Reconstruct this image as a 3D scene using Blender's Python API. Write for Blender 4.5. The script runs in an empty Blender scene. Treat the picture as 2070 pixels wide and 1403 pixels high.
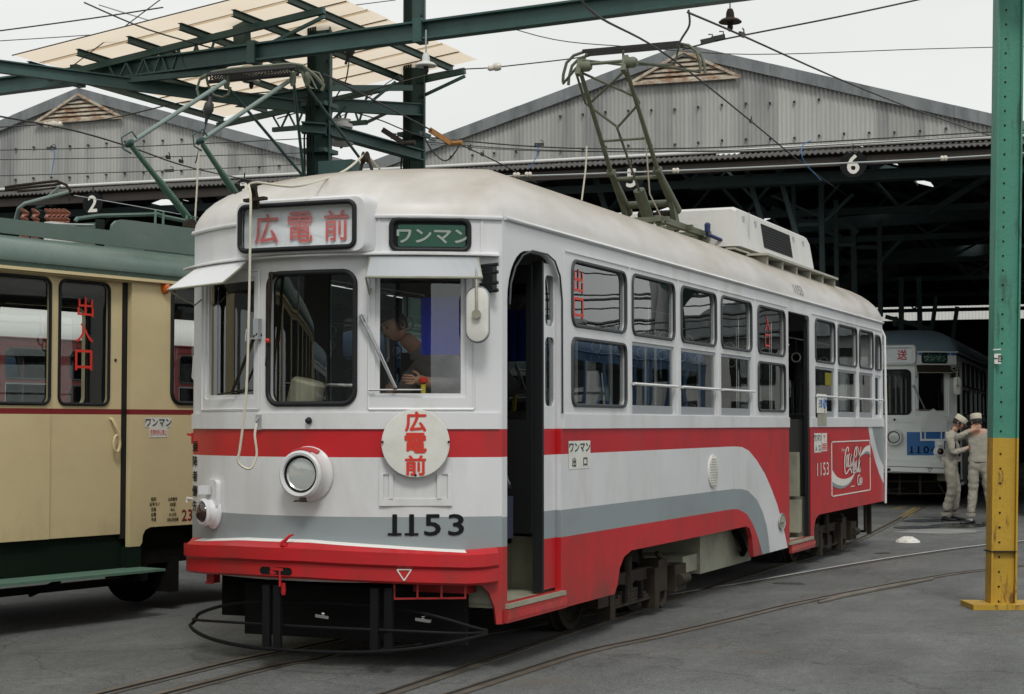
import bpy, math, random
from mathutils import Vector, Matrix
from mathutils.geometry import delaunay_2d_cdt
random.seed(11)
SC = bpy.context.scene
COL = SC.collection
R_ = math.radians

# ---------------------------------------------------------------- camera, sky, sun, exposure
FPX, CX, CY, HOR = 3500.0, 1035.0, 701.5, 858.0
YAW = math.atan2(1485, FPX)
PITCH = math.atan((HOR - CY) / FPX)
CAM = Vector((5.725, -10.498, 1.56))
RT = Vector((math.cos(YAW), math.sin(YAW), 0))
FH = Vector((-math.sin(YAW), math.cos(YAW), 0))
FW = (FH * math.cos(PITCH) + Vector((0, 0, math.sin(PITCH))))
UP = Vector((0, 0, math.cos(PITCH))) - FH * math.sin(PITCH)
cd = bpy.data.cameras.new('camera')
cam = bpy.data.objects.new('camera', cd)
COL.objects.link(cam)
cd.sensor_width = 36.0
cd.lens = FPX / 2070.0 * 36.0
cd.clip_start = 0.1
cd.clip_end = 2000
M = Matrix((RT, UP, -FW)).transposed().to_4x4()
M.translation = CAM
cam.matrix_world = M
SC.camera = cam

SUN_EL, SUN_AZ = 52, 150          # degrees; the sun stands behind and to the right of the camera, veiled by cloud
W = bpy.data.worlds.new("World")
SC.world = W
W.use_nodes = True
nt = W.node_tree
nt.nodes.clear()
out = nt.nodes.new('ShaderNodeOutputWorld')
bg = nt.nodes.new('ShaderNodeBackground')
sky = nt.nodes.new('ShaderNodeTexSky')
sky.sky_type = 'NISHITA'
sky.sun_disc = False
sky.sun_elevation = R_(SUN_EL)
sky.sun_rotation = R_(SUN_AZ)
sky.dust_density = 4.0
sky.air_density = 1.0
hs = nt.nodes.new('ShaderNodeHueSaturation')
hs.inputs['Saturation'].default_value = 0.06
mx = nt.nodes.new('ShaderNodeMix'); mx.data_type = 'RGBA'
mx.inputs[0].default_value = 0.88
mx.inputs[7].default_value = (8.3, 8.45, 8.3, 1)      # an even layer of high cloud in front of the clear sky
nt.links.new(sky.outputs[0], hs.inputs['Color'])
nt.links.new(hs.outputs[0], mx.inputs[6])
wn = nt.nodes.new('ShaderNodeTexNoise'); wn.inputs['Scale'].default_value = 3.0; wn.inputs['Detail'].default_value = 5
wc = nt.nodes.new('ShaderNodeTexCoord'); wmp = nt.nodes.new('ShaderNodeMapping'); wmp.inputs['Scale'].default_value = (1, 1, 3)
nt.links.new(wc.outputs['Generated'], wmp.inputs[0]); nt.links.new(wmp.outputs[0], wn.inputs['Vector'])
wr = nt.nodes.new('ShaderNodeMapRange'); wr.inputs[1].default_value = .3; wr.inputs[2].default_value = .7; wr.inputs[3].default_value = .93; wr.inputs[4].default_value = 1.06
wv = nt.nodes.new('ShaderNodeVectorMath'); wv.operation = 'SCALE'
nt.links.new(wn.outputs['Fac'], wr.inputs[0]); nt.links.new(mx.outputs[2], wv.inputs[0]); nt.links.new(wr.outputs[0], wv.inputs['Scale'])
nt.links.new(wv.outputs[0], bg.inputs[0])
bg.inputs[1].default_value = 0.1
nt.links.new(bg.outputs[0], out.inputs[0])
sl = bpy.data.lights.new('sun', 'SUN')
sl.energy = 1.35
sl.angle = R_(14)
sl.color = (1.0, 0.965, 0.92)
so = bpy.data.objects.new('sun', sl)
COL.objects.link(so)
sdir = Vector((math.cos(R_(SUN_EL)) * math.sin(R_(SUN_AZ)), math.cos(R_(SUN_EL)) * math.cos(R_(SUN_AZ)), math.sin(R_(SUN_EL))))
so.rotation_euler = sdir.to_track_quat('Z', 'Y').to_euler()
SC.view_settings.view_transform = 'Standard'
SC.view_settings.look = 'None'
SC.view_settings.exposure = 0.1
SC.view_settings.gamma = 1.0
SC.cycles.max_bounces = 8
SC.cycles.transparent_max_bounces = 24
SC.cycles.caustics_reflective = False
SC.cycles.caustics_refractive = False

# ---------------------------------------------------------------- pixel of the photograph -> point of the place
def ray(px, py): return FW + RT * ((px - CX) / FPX) - UP * ((py - CY) / FPX)
def atD(px, py, D): return CAM + ray(px, py) * D
def onP(px, py, P, n):
    d = ray(px, py); return CAM + d * ((P - CAM).dot(n) / d.dot(n))
def onY(px, py, Y): return onP(px, py, Vector((0, Y, 0)), Vector((0, 1, 0)))
def onX(px, py, X): return onP(px, py, Vector((X, 0, 0)), Vector((1, 0, 0)))
def onZ(px, py, Z): return onP(px, py, Vector((0, 0, Z)), Vector((0, 0, 1)))
GZ = -0.06

# ---------------------------------------------------------------- materials
def mat(name, col, rough=0.5, metal=0.0, var=0.0, vscale=3.0, bump=0.0, bscale=60.0, spec=0.5,
        dirt=None, dscale=(1, 1, 1), damt=0.5, dlo=0.45, dhi=0.7, coat=0.0, emit=0.0):
    m = bpy.data.materials.new(name)
    m.use_nodes = True
    t = m.node_tree
    b = t.nodes['Principled BSDF']
    b.inputs['Base Color'].default_value = (*col, 1)
    b.inputs['Roughness'].default_value = rough
    b.inputs['Metallic'].default_value = metal
    b.inputs['Specular IOR Level'].default_value = spec
    b.inputs['Coat Weight'].default_value = coat
    if emit:
        b.inputs['Emission Color'].default_value = (*col, 1); b.inputs['Emission Strength'].default_value = emit
    tc = t.nodes.new('ShaderNodeTexCoord')
    cur = None
    if var:
        n = t.nodes.new('ShaderNodeTexNoise'); n.inputs['Scale'].default_value = vscale; n.inputs['Detail'].default_value = 6
        n.inputs['Roughness'].default_value = 0.6
        t.links.new(tc.outputs['Object'], n.inputs['Vector'])
        r = t.nodes.new('ShaderNodeMapRange'); r.inputs[3].default_value = 1 - var; r.inputs[4].default_value = 1 + var
        r.inputs[1].default_value = 0.25; r.inputs[2].default_value = 0.75
        t.links.new(n.outputs['Fac'], r.inputs[0])
        mm = t.nodes.new('ShaderNodeVectorMath'); mm.operation = 'SCALE'
        mm.inputs[0].default_value = col
        t.links.new(r.outputs[0], mm.inputs['Scale'])
        cur = mm.outputs[0]
        rr = t.nodes.new('ShaderNodeMapRange'); rr.inputs[3].default_value = max(0, rough - 0.12); rr.inputs[4].default_value = min(1, rough + 0.12)
        t.links.new(n.outputs['Fac'], rr.inputs[0]); t.links.new(rr.outputs[0], b.inputs['Roughness'])
    if dirt:
        mp = t.nodes.new('ShaderNodeMapping'); mp.inputs['Scale'].default_value = dscale
        t.links.new(tc.outputs['Object'], mp.inputs[0])
        n2 = t.nodes.new('ShaderNodeTexNoise'); n2.inputs['Scale'].default_value = 1.0; n2.inputs['Detail'].default_value = 8; n2.inputs['Roughness'].default_value = 0.65
        t.links.new(mp.outputs[0], n2.inputs['Vector'])
        r2 = t.nodes.new('ShaderNodeMapRange'); r2.inputs[1].default_value = dlo; r2.inputs[2].default_value = dhi; r2.inputs[4].default_value = damt
        t.links.new(n2.outputs['Fac'], r2.inputs[0])
        mi = t.nodes.new('ShaderNodeMix'); mi.data_type = 'RGBA'
        mi.inputs[6].default_value = (*col, 1); mi.inputs[7].default_value = (*dirt, 1)
        t.links.new(r2.outputs[0], mi.inputs[0])
        if cur: t.links.new(cur, mi.inputs[6])
        cur = mi.outputs[2]
    if cur: t.links.new(cur, b.inputs['Base Color'])
    if bump:
        n3 = t.nodes.new('ShaderNodeTexNoise'); n3.inputs['Scale'].default_value = bscale; n3.inputs['Detail'].default_value = 4
        t.links.new(tc.outputs['Object'], n3.inputs['Vector'])
        bp = t.nodes.new('ShaderNodeBump'); bp.inputs['Strength'].default_value = bump; bp.inputs['Distance'].default_value = 0.01
        t.links.new(n3.outputs['Fac'], bp.inputs['Height']); t.links.new(bp.outputs[0], b.inputs['Normal'])
    return m

def glass(name, tint=(0.8, 0.84, 0.82), base=0.08, wob=0.0, rough=0.0):
    """clear pane: straight-through light plus a mirror share that grows towards grazing, the same from both sides"""
    m = bpy.data.materials.new(name); m.use_nodes = True
    t = m.node_tree; t.nodes.clear()
    o = t.nodes.new('ShaderNodeOutputMaterial'); tr = t.nodes.new('ShaderNodeBsdfTransparent'); gl = t.nodes.new('ShaderNodeBsdfGlossy')
    tr.inputs[0].default_value = (*tint, 1); gl.inputs[0].default_value = (0.97, 0.99, 1, 1); gl.inputs['Roughness'].default_value = rough
    g = t.nodes.new('ShaderNodeNewGeometry')
    d = t.nodes.new('ShaderNodeVectorMath'); d.operation = 'DOT_PRODUCT'
    t.links.new(g.outputs['Incoming'], d.inputs[0]); t.links.new(g.outputs['Normal'], d.inputs[1])
    def mth(op, a, b=None):
        n = t.nodes.new('ShaderNodeMath'); n.operation = op
        for i, v in ((0, a), (1, b)):
            if v is None: continue
            if hasattr(v, 'is_linked'): t.links.new(v, n.inputs[i])
            else: n.inputs[i].default_value = v
        return n.outputs[0]
    c = mth('ABSOLUTE', d.outputs['Value']); c = mth('SUBTRACT', 1.0, c); c = mth('POWER', c, 4.2)
    c = mth('MULTIPLY', c, 1 - base); c = mth('ADD', c, base)
    mi = t.nodes.new('ShaderNodeMixShader')
    t.links.new(c, mi.inputs[0]); t.links.new(tr.outputs[0], mi.inputs[1]); t.links.new(gl.outputs[0], mi.inputs[2])
    t.links.new(mi.outputs[0], o.inputs[0])
    if wob:
        tc = t.nodes.new('ShaderNodeTexCoord')
        n3 = t.nodes.new('ShaderNodeTexNoise'); n3.inputs['Scale'].default_value = 1.6; n3.inputs['Detail'].default_value = 1
        t.links.new(tc.outputs['Object'], n3.inputs['Vector'])
        bp = t.nodes.new('ShaderNodeBump'); bp.inputs['Strength'].default_value = wob; bp.inputs['Distance'].default_value = 0.02
        t.links.new(n3.outputs['Fac'], bp.inputs['Height']); t.links.new(bp.outputs[0], gl.inputs['Normal'])
    return m

MT = {}
MT['white'] = mat('white_paint', (0.68, 0.69, 0.70), 0.36, var=0.05, vscale=1.5, dirt=(0.44, 0.41, 0.35), dscale=(2.2, 2.2, 0.7), damt=0.45, dlo=0.5, dhi=0.72, bump=0.16, bscale=3.5)
MT['roofwhite'] = mat('roof_paint', (0.60, 0.585, 0.56), 0.42, var=0.05, vscale=2.5, dirt=(0.42, 0.38, 0.32), dscale=(1.3, 0.45, 1.6), damt=0.6, dlo=0.44, dhi=0.66, bump=0.05, bscale=12)
def crown_dust(m):
    # brown dust settled on the crown of the roof, broken up by rain streaks
    t = m.node_tree; b = t.nodes['Principled BSDF']; src = b.inputs['Base Color'].links[0].from_socket
    tc = t.nodes.new('ShaderNodeTexCoord'); sx = t.nodes.new('ShaderNodeSeparateXYZ'); t.links.new(tc.outputs['Object'], sx.inputs[0])
    n = t.nodes.new('ShaderNodeTexNoise'); n.inputs['Scale'].default_value = 1.0; n.inputs['Detail'].default_value = 8
    mp = t.nodes.new('ShaderNodeMapping'); mp.inputs['Scale'].default_value = (2.2, 1.1, 2.2); t.links.new(tc.outputs['Object'], mp.inputs[0]); t.links.new(mp.outputs[0], n.inputs['Vector'])
    a = t.nodes.new('ShaderNodeMath'); a.operation = 'MULTIPLY_ADD'; a.inputs[1].default_value = .38; t.links.new(n.outputs['Fac'], a.inputs[0]); t.links.new(sx.outputs['Z'], a.inputs[2])
    r = t.nodes.new('ShaderNodeMapRange'); r.interpolation_type = 'SMOOTHSTEP'; r.inputs[1].default_value = 3.20; r.inputs[2].default_value = 3.60; r.inputs[4].default_value = .9; t.links.new(a.outputs[0], r.inputs[0])
    mi = t.nodes.new('ShaderNodeMix'); mi.data_type = 'RGBA'; mi.inputs[7].default_value = (0.26, 0.21, 0.14, 1)
    t.links.new(r.outputs[0], mi.inputs[0]); t.links.new(src, mi.inputs[6]); t.links.new(mi.outputs[2], b.inputs['Base Color'])
crown_dust(MT['roofwhite'])
def low_grime(m, col=(0.075, 0.05, 0.035, 1), top=.85, amt=.75):
    # road dirt thrown up along the lower edge, broken into spatters and runs
    t = m.node_tree; b = t.nodes['Principled BSDF']; src = b.inputs['Base Color'].links[0].from_socket
    tc = t.nodes.new('ShaderNodeTexCoord'); sx = t.nodes.new('ShaderNodeSeparateXYZ'); t.links.new(tc.outputs['Object'], sx.inputs[0])
    n = t.nodes.new('ShaderNodeTexNoise'); n.inputs['Scale'].default_value = 1.0; n.inputs['Detail'].default_value = 9; n.inputs['Roughness'].default_value = .7
    mp = t.nodes.new('ShaderNodeMapping'); mp.inputs['Scale'].default_value = (4, 4, 2.2); t.links.new(tc.outputs['Object'], mp.inputs[0]); t.links.new(mp.outputs[0], n.inputs['Vector'])
    a = t.nodes.new('ShaderNodeMath'); a.operation = 'MULTIPLY_ADD'; a.inputs[1].default_value = 1.3; t.links.new(n.outputs['Fac'], a.inputs[0]); 
    ng = t.nodes.new('ShaderNodeMath'); ng.operation = 'MULTIPLY'; ng.inputs[1].default_value = -1; t.links.new(sx.outputs['Z'], ng.inputs[0]); t.links.new(ng.outputs[0], a.inputs[2])
    r = t.nodes.new('ShaderNodeMapRange'); r.interpolation_type = 'SMOOTHSTEP'; r.inputs[1].default_value = .65 - top + .15; r.inputs[2].default_value = .65 + .1; r.inputs[4].default_value = amt; t.links.new(a.outputs[0], r.inputs[0])
    mi = t.nodes.new('ShaderNodeMix'); mi.data_type = 'RGBA'; mi.inputs[7].default_value = col
    t.links.new(r.outputs[0], mi.inputs[0]); t.links.new(src, mi.inputs[6]); t.links.new(mi.outputs[2], b.inputs['Base Color'])
MT['red'] = mat('red_paint', (0.52, 0.016, 0.022), 0.34, var=0.10, vscale=1.2, dirt=(0.20, 0.035, 0.03), dscale=(2.5, 2.5, 1.2), damt=0.55, dlo=0.48, dhi=0.72, bump=0.16, bscale=3.5)
MT['grey'] = mat('grey_paint', (0.27, 0.31, 0.325), 0.4, var=0.05, vscale=1.4, dirt=(0.2, 0.2, 0.19), dscale=(1, 1, 1.6), damt=0.4)
MT['brightwhite'] = mat('bright_white_paint', (0.78, 0.77, 0.74), 0.4, var=0.04)
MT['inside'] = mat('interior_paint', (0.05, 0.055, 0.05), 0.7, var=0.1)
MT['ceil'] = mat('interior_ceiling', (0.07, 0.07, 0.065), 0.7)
MT['cream'] = mat('cream_metal', (0.34, 0.34, 0.26), 0.5, var=0.12, vscale=4, dirt=(0.12, 0.1, 0.07), dscale=(3, 3, 3), damt=0.5)
MT['rubber'] = mat('black_rubber', (0.012, 0.013, 0.015), 0.5, spec=0.3)
MT['greyrubber'] = mat('grey_rubber', (0.045, 0.05, 0.056), 0.5, spec=0.3)
MT['black'] = mat('black_paint', (0.006, 0.0065, 0.007), 0.6, spec=0.2)
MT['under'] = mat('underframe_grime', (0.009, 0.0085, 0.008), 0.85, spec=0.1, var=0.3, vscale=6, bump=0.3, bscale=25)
MT['iron'] = mat('dusty_iron', (0.034, 0.027, 0.020), 0.8, spec=0.2, var=0.4, vscale=8, bump=0.3, bscale=30)
MT['steel'] = mat('worn_steel', (0.45, 0.46, 0.46), 0.3, metal=0.9, var=0.1)
MT['chrome'] = mat('chrome', (0.75, 0.76, 0.76), 0.12, metal=1.0)
MT['alu'] = mat('aluminium', (0.42, 0.44, 0.46), 0.4, metal=0.4)
MT['glass'] = glass('window_glass', base=0.12, wob=0.08)
MT['flatglass'] = glass('clear_glass', tint=(0.88, 0.90, 0.88), base=0.10, wob=0.05)
MT['signglass'] = glass('sign_glass', tint=(0.97, 0.98, 0.98), base=0.03)
MT['darkglass'] = glass('dark_glass', tint=(0.5, 0.55, 0.55), base=0.08, wob=0.05)
MT['signwhite'] = mat('sign_white', (0.70, 0.70, 0.65), 0.5, var=0.05, vscale=6, dirt=(0.45, 0.42, 0.36), dscale=(5, 5, 5), damt=0.35)
MT['signlit'] = mat('sign_film', (0.86, 0.90, 0.92), 0.5)
MT['signgreen'] = mat('sign_green', (0.015, 0.075, 0.05), 0.4)
MT['signpale'] = mat('sign_pale', (0.30, 0.35, 0.31), 0.5)
MT['textred'] = mat('text_red', (0.62, 0.035, 0.02), 0.5)
MT['textpink'] = mat('faded_red', (0.64, 0.16, 0.15), 0.5)
MT['textblack'] = mat('text_black', (0.008, 0.009, 0.010), 0.6, spec=0.15)
MT['textgrey'] = mat('text_dark_grey', (0.10, 0.11, 0.11), 0.5)
MT['textwhite'] = mat('text_white', (0.72, 0.70, 0.64), 0.5)
MT['textgreen'] = mat('text_dark_green', (0.02, 0.05, 0.035), 0.5)
MT['blue'] = mat('blue_paint', (0.035, 0.16, 0.42), 0.4, var=0.08)
MT['bluecurtain'] = mat('blue_curtain', (0.02, 0.045, 0.62), 0.7)
MT['yellow'] = mat('yellow_sticker', (0.75, 0.6, 0.05), 0.5)
MT['mesh'] = mat('dark_grille', (0.03, 0.03, 0.035), 0.6)
MT['ac'] = mat('air_conditioner_paint', (0.66, 0.655, 0.63), 0.5, var=0.05, vscale=3, dirt=(0.42, 0.4, 0.35), dscale=(1.5, 1.5, 0.7), damt=0.4, bump=0.08, bscale=14)
MT['panto'] = mat('olive_pantograph_paint', (0.125, 0.14, 0.095), 0.6, var=0.2, vscale=9, bump=0.15, bscale=40)
MT['pantotop'] = mat('pantograph_strip', (0.03, 0.03, 0.03), 0.5)
MT['rope'] = mat('pale_rope', (0.62, 0.59, 0.48), 0.9, bump=0.4, bscale=120)
MT['lens'] = mat('lamp_lens', (0.92, 0.92, 0.9), 0.22, metal=0.9)
MT['taillens'] = mat('dark_red_lens', (0.035, 0.012, 0.012), 0.08, coat=0.8)
MT['orange'] = mat('orange_lens', (0.6, 0.12, 0.01), 0.25)
MT['gcream'] = mat('cream_paint', (0.66, 0.55, 0.315), 0.35, var=0.04, vscale=1.3, dirt=(0.4, 0.31, 0.17), dscale=(1, 1, 1.5), damt=0.3, bump=0.03, bscale=8)
MT['groof'] = mat('green_roof_paint', (0.085, 0.135, 0.115), 0.28, var=0.08, vscale=3, dirt=(0.16, 0.19, 0.165), dscale=(2, 2, 2), damt=0.4, bump=0.05, bscale=8)
MT['gdark'] = mat('dark_green_paint', (0.005, 0.013, 0.008), 0.6, spec=0.2, var=0.1)
MT['gstep'] = mat('green_step_paint', (0.10, 0.19, 0.14), 0.5, var=0.15, vscale=8)
MT['gstripe'] = mat('maroon_stripe', (0.22, 0.018, 0.02), 0.4)
MT['copper'] = mat('brown_insulator', (0.22, 0.08, 0.05), 0.35)
MT['sgreen'] = mat('green_steel_paint', (0.034, 0.085, 0.076), 0.5, var=0.15, vscale=2, dirt=(0.015, 0.035, 0.03), dscale=(3, 3, 1), damt=0.5)
MT['polegreen'] = mat('pole_green_paint', (0.055, 0.235, 0.165), 0.5, var=0.08, vscale=4, dirt=(0.035, 0.09, 0.065), dscale=(12, 12, 2), damt=0.8, dlo=0.54, dhi=0.66, bump=.3, bscale=30)
MT['poleyellow'] = mat('pole_yellow_paint', (0.46, 0.285, 0.025), 0.5, var=0.12, vscale=4, dirt=(0.12, 0.055, 0.018), dscale=(14, 14, 3), damt=0.85, dlo=0.55, dhi=0.64, bump=.3, bscale=30)
MT['wire'] = mat('wire', (0.035, 0.035, 0.035), 0.6)
MT['palewire'] = mat('pale_wire', (0.35, 0.38, 0.38), 0.6)
MT['porcelain'] = mat('porcelain', (0.62, 0.58, 0.5), 0.25)
MT['corr'] = mat('corrugated_wall', (0.42, 0.42, 0.40), 0.65, metal=0.0, var=0.07, vscale=0.9, dirt=(0.17, 0.185, 0.19), dscale=(3.2, 3.2, 0.18), damt=0.85, dlo=0.46, dhi=0.74)
def sheet_tones(m, w=.86):
    # neighbouring sheets have weathered to slightly different tones
    t = m.node_tree; b = t.nodes['Principled BSDF']; src = b.inputs['Base Color'].links[0].from_socket
    tc = t.nodes.new('ShaderNodeTexCoord'); sx = t.nodes.new('ShaderNodeSeparateXYZ'); t.links.new(tc.outputs['Object'], sx.inputs[0])
    d = t.nodes.new('ShaderNodeMath'); d.operation = 'DIVIDE'; d.inputs[1].default_value = w; f = t.nodes.new('ShaderNodeMath'); f.operation = 'FLOOR'; wn_ = t.nodes.new('ShaderNodeTexWhiteNoise'); wn_.noise_dimensions = '1D'
    t.links.new(sx.outputs['X'], d.inputs[0]); t.links.new(d.outputs[0], f.inputs[0]); t.links.new(f.outputs[0], wn_.inputs['W'])
    r = t.nodes.new('ShaderNodeMapRange'); r.inputs[3].default_value = .84; r.inputs[4].default_value = 1.10; t.links.new(wn_.outputs['Value'], r.inputs[0])
    v = t.nodes.new('ShaderNodeVectorMath'); v.operation = 'SCALE'; t.links.new(src, v.inputs[0]); t.links.new(r.outputs[0], v.inputs['Scale']); t.links.new(v.outputs[0], b.inputs['Base Color'])
sheet_tones(MT['corr'])
low_grime(MT['red']); low_grime(MT['gcream'], (0.12, 0.085, 0.05, 1), 1.1, .45)
MT['corrdark'] = mat('corrugated_awning', (0.10, 0.095, 0.09), 0.8, var=0.3, vscale=4)
MT['barge'] = mat('barge_board', (0.20, 0.215, 0.22), 0.7, var=0.2, vscale=2.5, dirt=(0.085, 0.095, 0.1), dscale=(4, 4, 1), damt=0.8)
MT['rust'] = mat('rusty_wood', (0.48, 0.43, 0.34), 0.8, var=0.2, dirt=(0.24, 0.10, 0.04), dscale=(5, 5, 9), damt=0.85, dlo=0.46, dhi=0.62)
MT['rustbeam'] = mat('rusty_beam', (0.035, 0.028, 0.024), 0.85, var=0.3, vscale=5)
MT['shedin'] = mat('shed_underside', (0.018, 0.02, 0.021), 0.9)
MT['shedsteel'] = mat('shed_steel', (0.045, 0.075, 0.075), 0.7, var=0.2)
MT['gutter'] = mat('pale_gutter', (0.62, 0.62, 0.6), 0.5)
MT['skin'] = mat('skin', (0.46, 0.26, 0.18), 0.55)
MT['hair'] = mat('black_hair', (0.012, 0.010, 0.009), 0.6)
MT['workwear'] = mat('beige_workwear', (0.31, 0.29, 0.24), 0.9, var=0.15, vscale=7, bump=1.0, bscale=14)
MT['cap'] = mat('pale_cap_cloth', (0.52, 0.48, 0.38), 0.9, var=0.1, vscale=20)
MT['shoe'] = mat('black_shoe', (0.015, 0.015, 0.016), 0.4)
MT['sock'] = mat('white_sock', (0.6, 0.6, 0.6), 0.9)
MT['uniform'] = mat('grey_uniform', (0.24, 0.22, 0.225), 0.85, var=0.1, vscale=8, bump=0.6, bscale=14)
MT['seat'] = mat('dark_seat_cloth', (0.02, 0.025, 0.05), 0.85)

# ---------------------------------------------------------------- mesh building
class MB:
    def __init__(s): s.v = []; s.f = []; s.m = []
    def add(s, vs, fs, mi=0):
        o = len(s.v); s.v += [tuple(v) for v in vs]
        for i, f in enumerate(fs):
            s.f.append(tuple(o + k for k in f)); s.m.append(mi if isinstance(mi, int) else mi[i])
        return s
    def box(s, x0, x1, y0, y1, z0, z1, mi=0, M=None):
        vs = [Vector((x, y, z)) for z in (z0, z1) for y in (y0, y1) for x in (x0, x1)]
        if M: vs = [M @ v for v in vs]
        return s.add(vs, [(0, 2, 3, 1), (4, 5, 7, 6), (0, 1, 5, 4), (2, 6, 7, 3), (0, 4, 6, 2), (1, 3, 7, 5)], mi)
    def tube(s, pts, r, n=8, mi=0, closed=False, cap=True):
        pts = [Vector(p) for p in pts]; N = len(pts)
        rs = r if isinstance(r, (list, tuple)) else [r] * N
        rings = []; prev = None
        for i, p in enumerate(pts):
            if closed: t = pts[(i + 1) % N] - pts[i - 1]
            else: t = pts[min(i + 1, N - 1)] - pts[max(i - 1, 0)]
            if t.length < 1e-9: t = Vector((0, 0, 1))
            t.normalize()
            if prev is None:
                a = Vector((0, 0, 1)) if abs(t.z) < 0.9 else Vector((1, 0, 0))
                u = t.cross(a).normalized()
            else:
                u = (prev - t * prev.dot(t)); u = u.normalized() if u.length > 1e-6 else t.orthogonal().normalized()
            prev = u; w = t.cross(u)
            rings.append([p + (u * math.cos(2 * math.pi * k / n) + w * math.sin(2 * math.pi * k / n)) * rs[i] for k in range(n)])
        vs = [v for rg in rings for v in rg]; fs = []
        for i in range(N if closed else N - 1):
            j = (i + 1) % N
            for k in range(n):
                l = (k + 1) % n
                fs.append((i * n + k, i * n + l, j * n + l, j * n + k))
        if not closed and cap:
            fs.append(tuple(reversed(range(n)))); fs.append(tuple((N - 1) * n + k for k in range(n)))
        return s.add(vs, fs, mi)
    def bar(s, a, b, w, h, mi=0, up=Vector((0, 0, 1))):
        a = Vector(a); b = Vector(b); t = (b - a).normalized()
        u = t.cross(up)
        if u.length < 1e-4: u = t.cross(Vector((1, 0, 0)))
        u.normalize(); v = u.cross(t)
        vs = [p + u * (sx * w / 2) + v * (sy * h / 2) for p in (a, b) for sy in (-1, 1) for sx in (-1, 1)]
        return s.add(vs, [(0, 2, 3, 1), (4, 5, 7, 6), (0, 1, 5, 4), (2, 6, 7, 3), (0, 4, 6, 2), (1, 3, 7, 5)], mi)
    def ibeam(s, a, b, w, h, t=0.015, mi=0, up=Vector((0, 0, 1))):
        a = Vector(a); b = Vector(b); d = (b - a).normalized(); u = d.cross(up).normalized(); v = u.cross(d)
        s.bar(a + v * (h / 2 - t / 2), b + v * (h / 2 - t / 2), w, t, mi, up)
        s.bar(a - v * (h / 2 - t / 2), b - v * (h / 2 - t / 2), w, t, mi, up)
        s.bar(a, b, t, h - 2 * t - 0.001, mi, up); return s
    def lathe(s, prof, n=24, M=None, mi=0, cap0=True, cap1=True):
        """prof: (r, h) pairs about local Z"""
        vs = []; fs = []
        for r, h in prof:
            for k in range(n):
                a = 2 * math.pi * k / n; vs.append(Vector((r * math.cos(a), r * math.sin(a), h)))
        for i in range(len(prof) - 1):
            for k in range(n):
                l = (k + 1) % n
                fs.append((i * n + k, i * n + l, (i + 1) * n + l, (i + 1) * n + k))
        if cap0: fs.append(tuple(reversed(range(n))))
        if cap1: fs.append(tuple((len(prof) - 1) * n + k for k in range(n)))
        if M: vs = [M @ v for v in vs]
        mm = mi if isinstance(mi, int) else [mi[min(i // n, len(mi) - 1)] for i in range(len(fs))]
        return s.add(vs, fs, mm)
    def prism(s, pts, off, mi=0):
        """closed polygon (3-D points, planar) pushed by vector off"""
        n = len(pts); a = [Vector(p) for p in pts]; b = [p + off for p in a]
        fs = [tuple(range(n)), tuple(range(2 * n - 1, n - 1, -1))]
        for i in range(n):
            j = (i + 1) % n; fs.append((i, i + n, j + n, j))
        return s.add(a + b, fs, mi)
    def build(s, name, mats, parent=None, smooth=None, M=None):
        me = bpy.data.meshes.new(name)
        vs = s.v if M is None else [tuple(M @ Vector(v)) for v in s.v]
        me.from_pydata(vs, [], s.f)
        if not isinstance(mats, (list, tuple)): mats = [mats]
        for m in mats: me.materials.append(MT[m] if isinstance(m, str) else m)
        for p, mi in zip(me.polygons, s.m): p.material_index = mi
        me.validate()
        if smooth:
            for p in me.polygons: p.use_smooth = True
            me.set_sharp_from_angle(angle=R_(smooth))
        o = bpy.data.objects.new(name, me); COL.objects.link(o)
        if parent: o.parent = parent
        return o

def tag(o, label=None, cat=None, group=None, kind=None):
    if label: o['label'] = label
    if cat: o['category'] = cat
    if group: o['group'] = group
    if kind: o['kind'] = kind
    return o
def empty(name, loc=(0, 0, 0), rz=0, parent=None):
    o = bpy.data.objects.new(name, None); COL.objects.link(o); o.location = loc; o.rotation_euler = (0, 0, rz)
    o.empty_display_size = 0.2
    if parent: o.parent = parent
    return o
def copy_tree(o, parent=None):
    c = o.copy(); COL.objects.link(c); c.parent = parent
    for ch in list(o.children): copy_tree(ch, c)
    return c

def rrect(x0, x1, z0, z1, r, n=5):
    """rounded rectangle loop, r one radius or four (bl, br, tr, tl)"""
    if not isinstance(r, (list, tuple)): r = (r,) * 4
    pts = []
    for (cx, cz, a0, rr) in ((x0, z0, 180, r[0]), (x1, z0, 270, r[1]), (x1, z1, 0, r[2]), (x0, z1, 90, r[3])):
        sx = 1 if cx == x0 else -1; sz = 1 if cz == z0 else -1
        if rr < 1e-4: pts.append((cx, cz)); continue
        for k in range(n + 1):
            a = R_(a0 + 90 * k / n)
            pts.append((cx + sx * rr + rr * math.cos(a), cz + sz * rr + rr * math.sin(a)))
    return pts
def inside(pt, loop):
    x, y = pt; c = False; n = len(loop)
    for i in range(n):
        x1, y1 = loop[i]; x2, y2 = loop[(i + 1) % n]
        if (y1 > y) != (y2 > y) and x < (x2 - x1) * (y - y1) / (y2 - y1) + x1: c = not c
    return c
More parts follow.
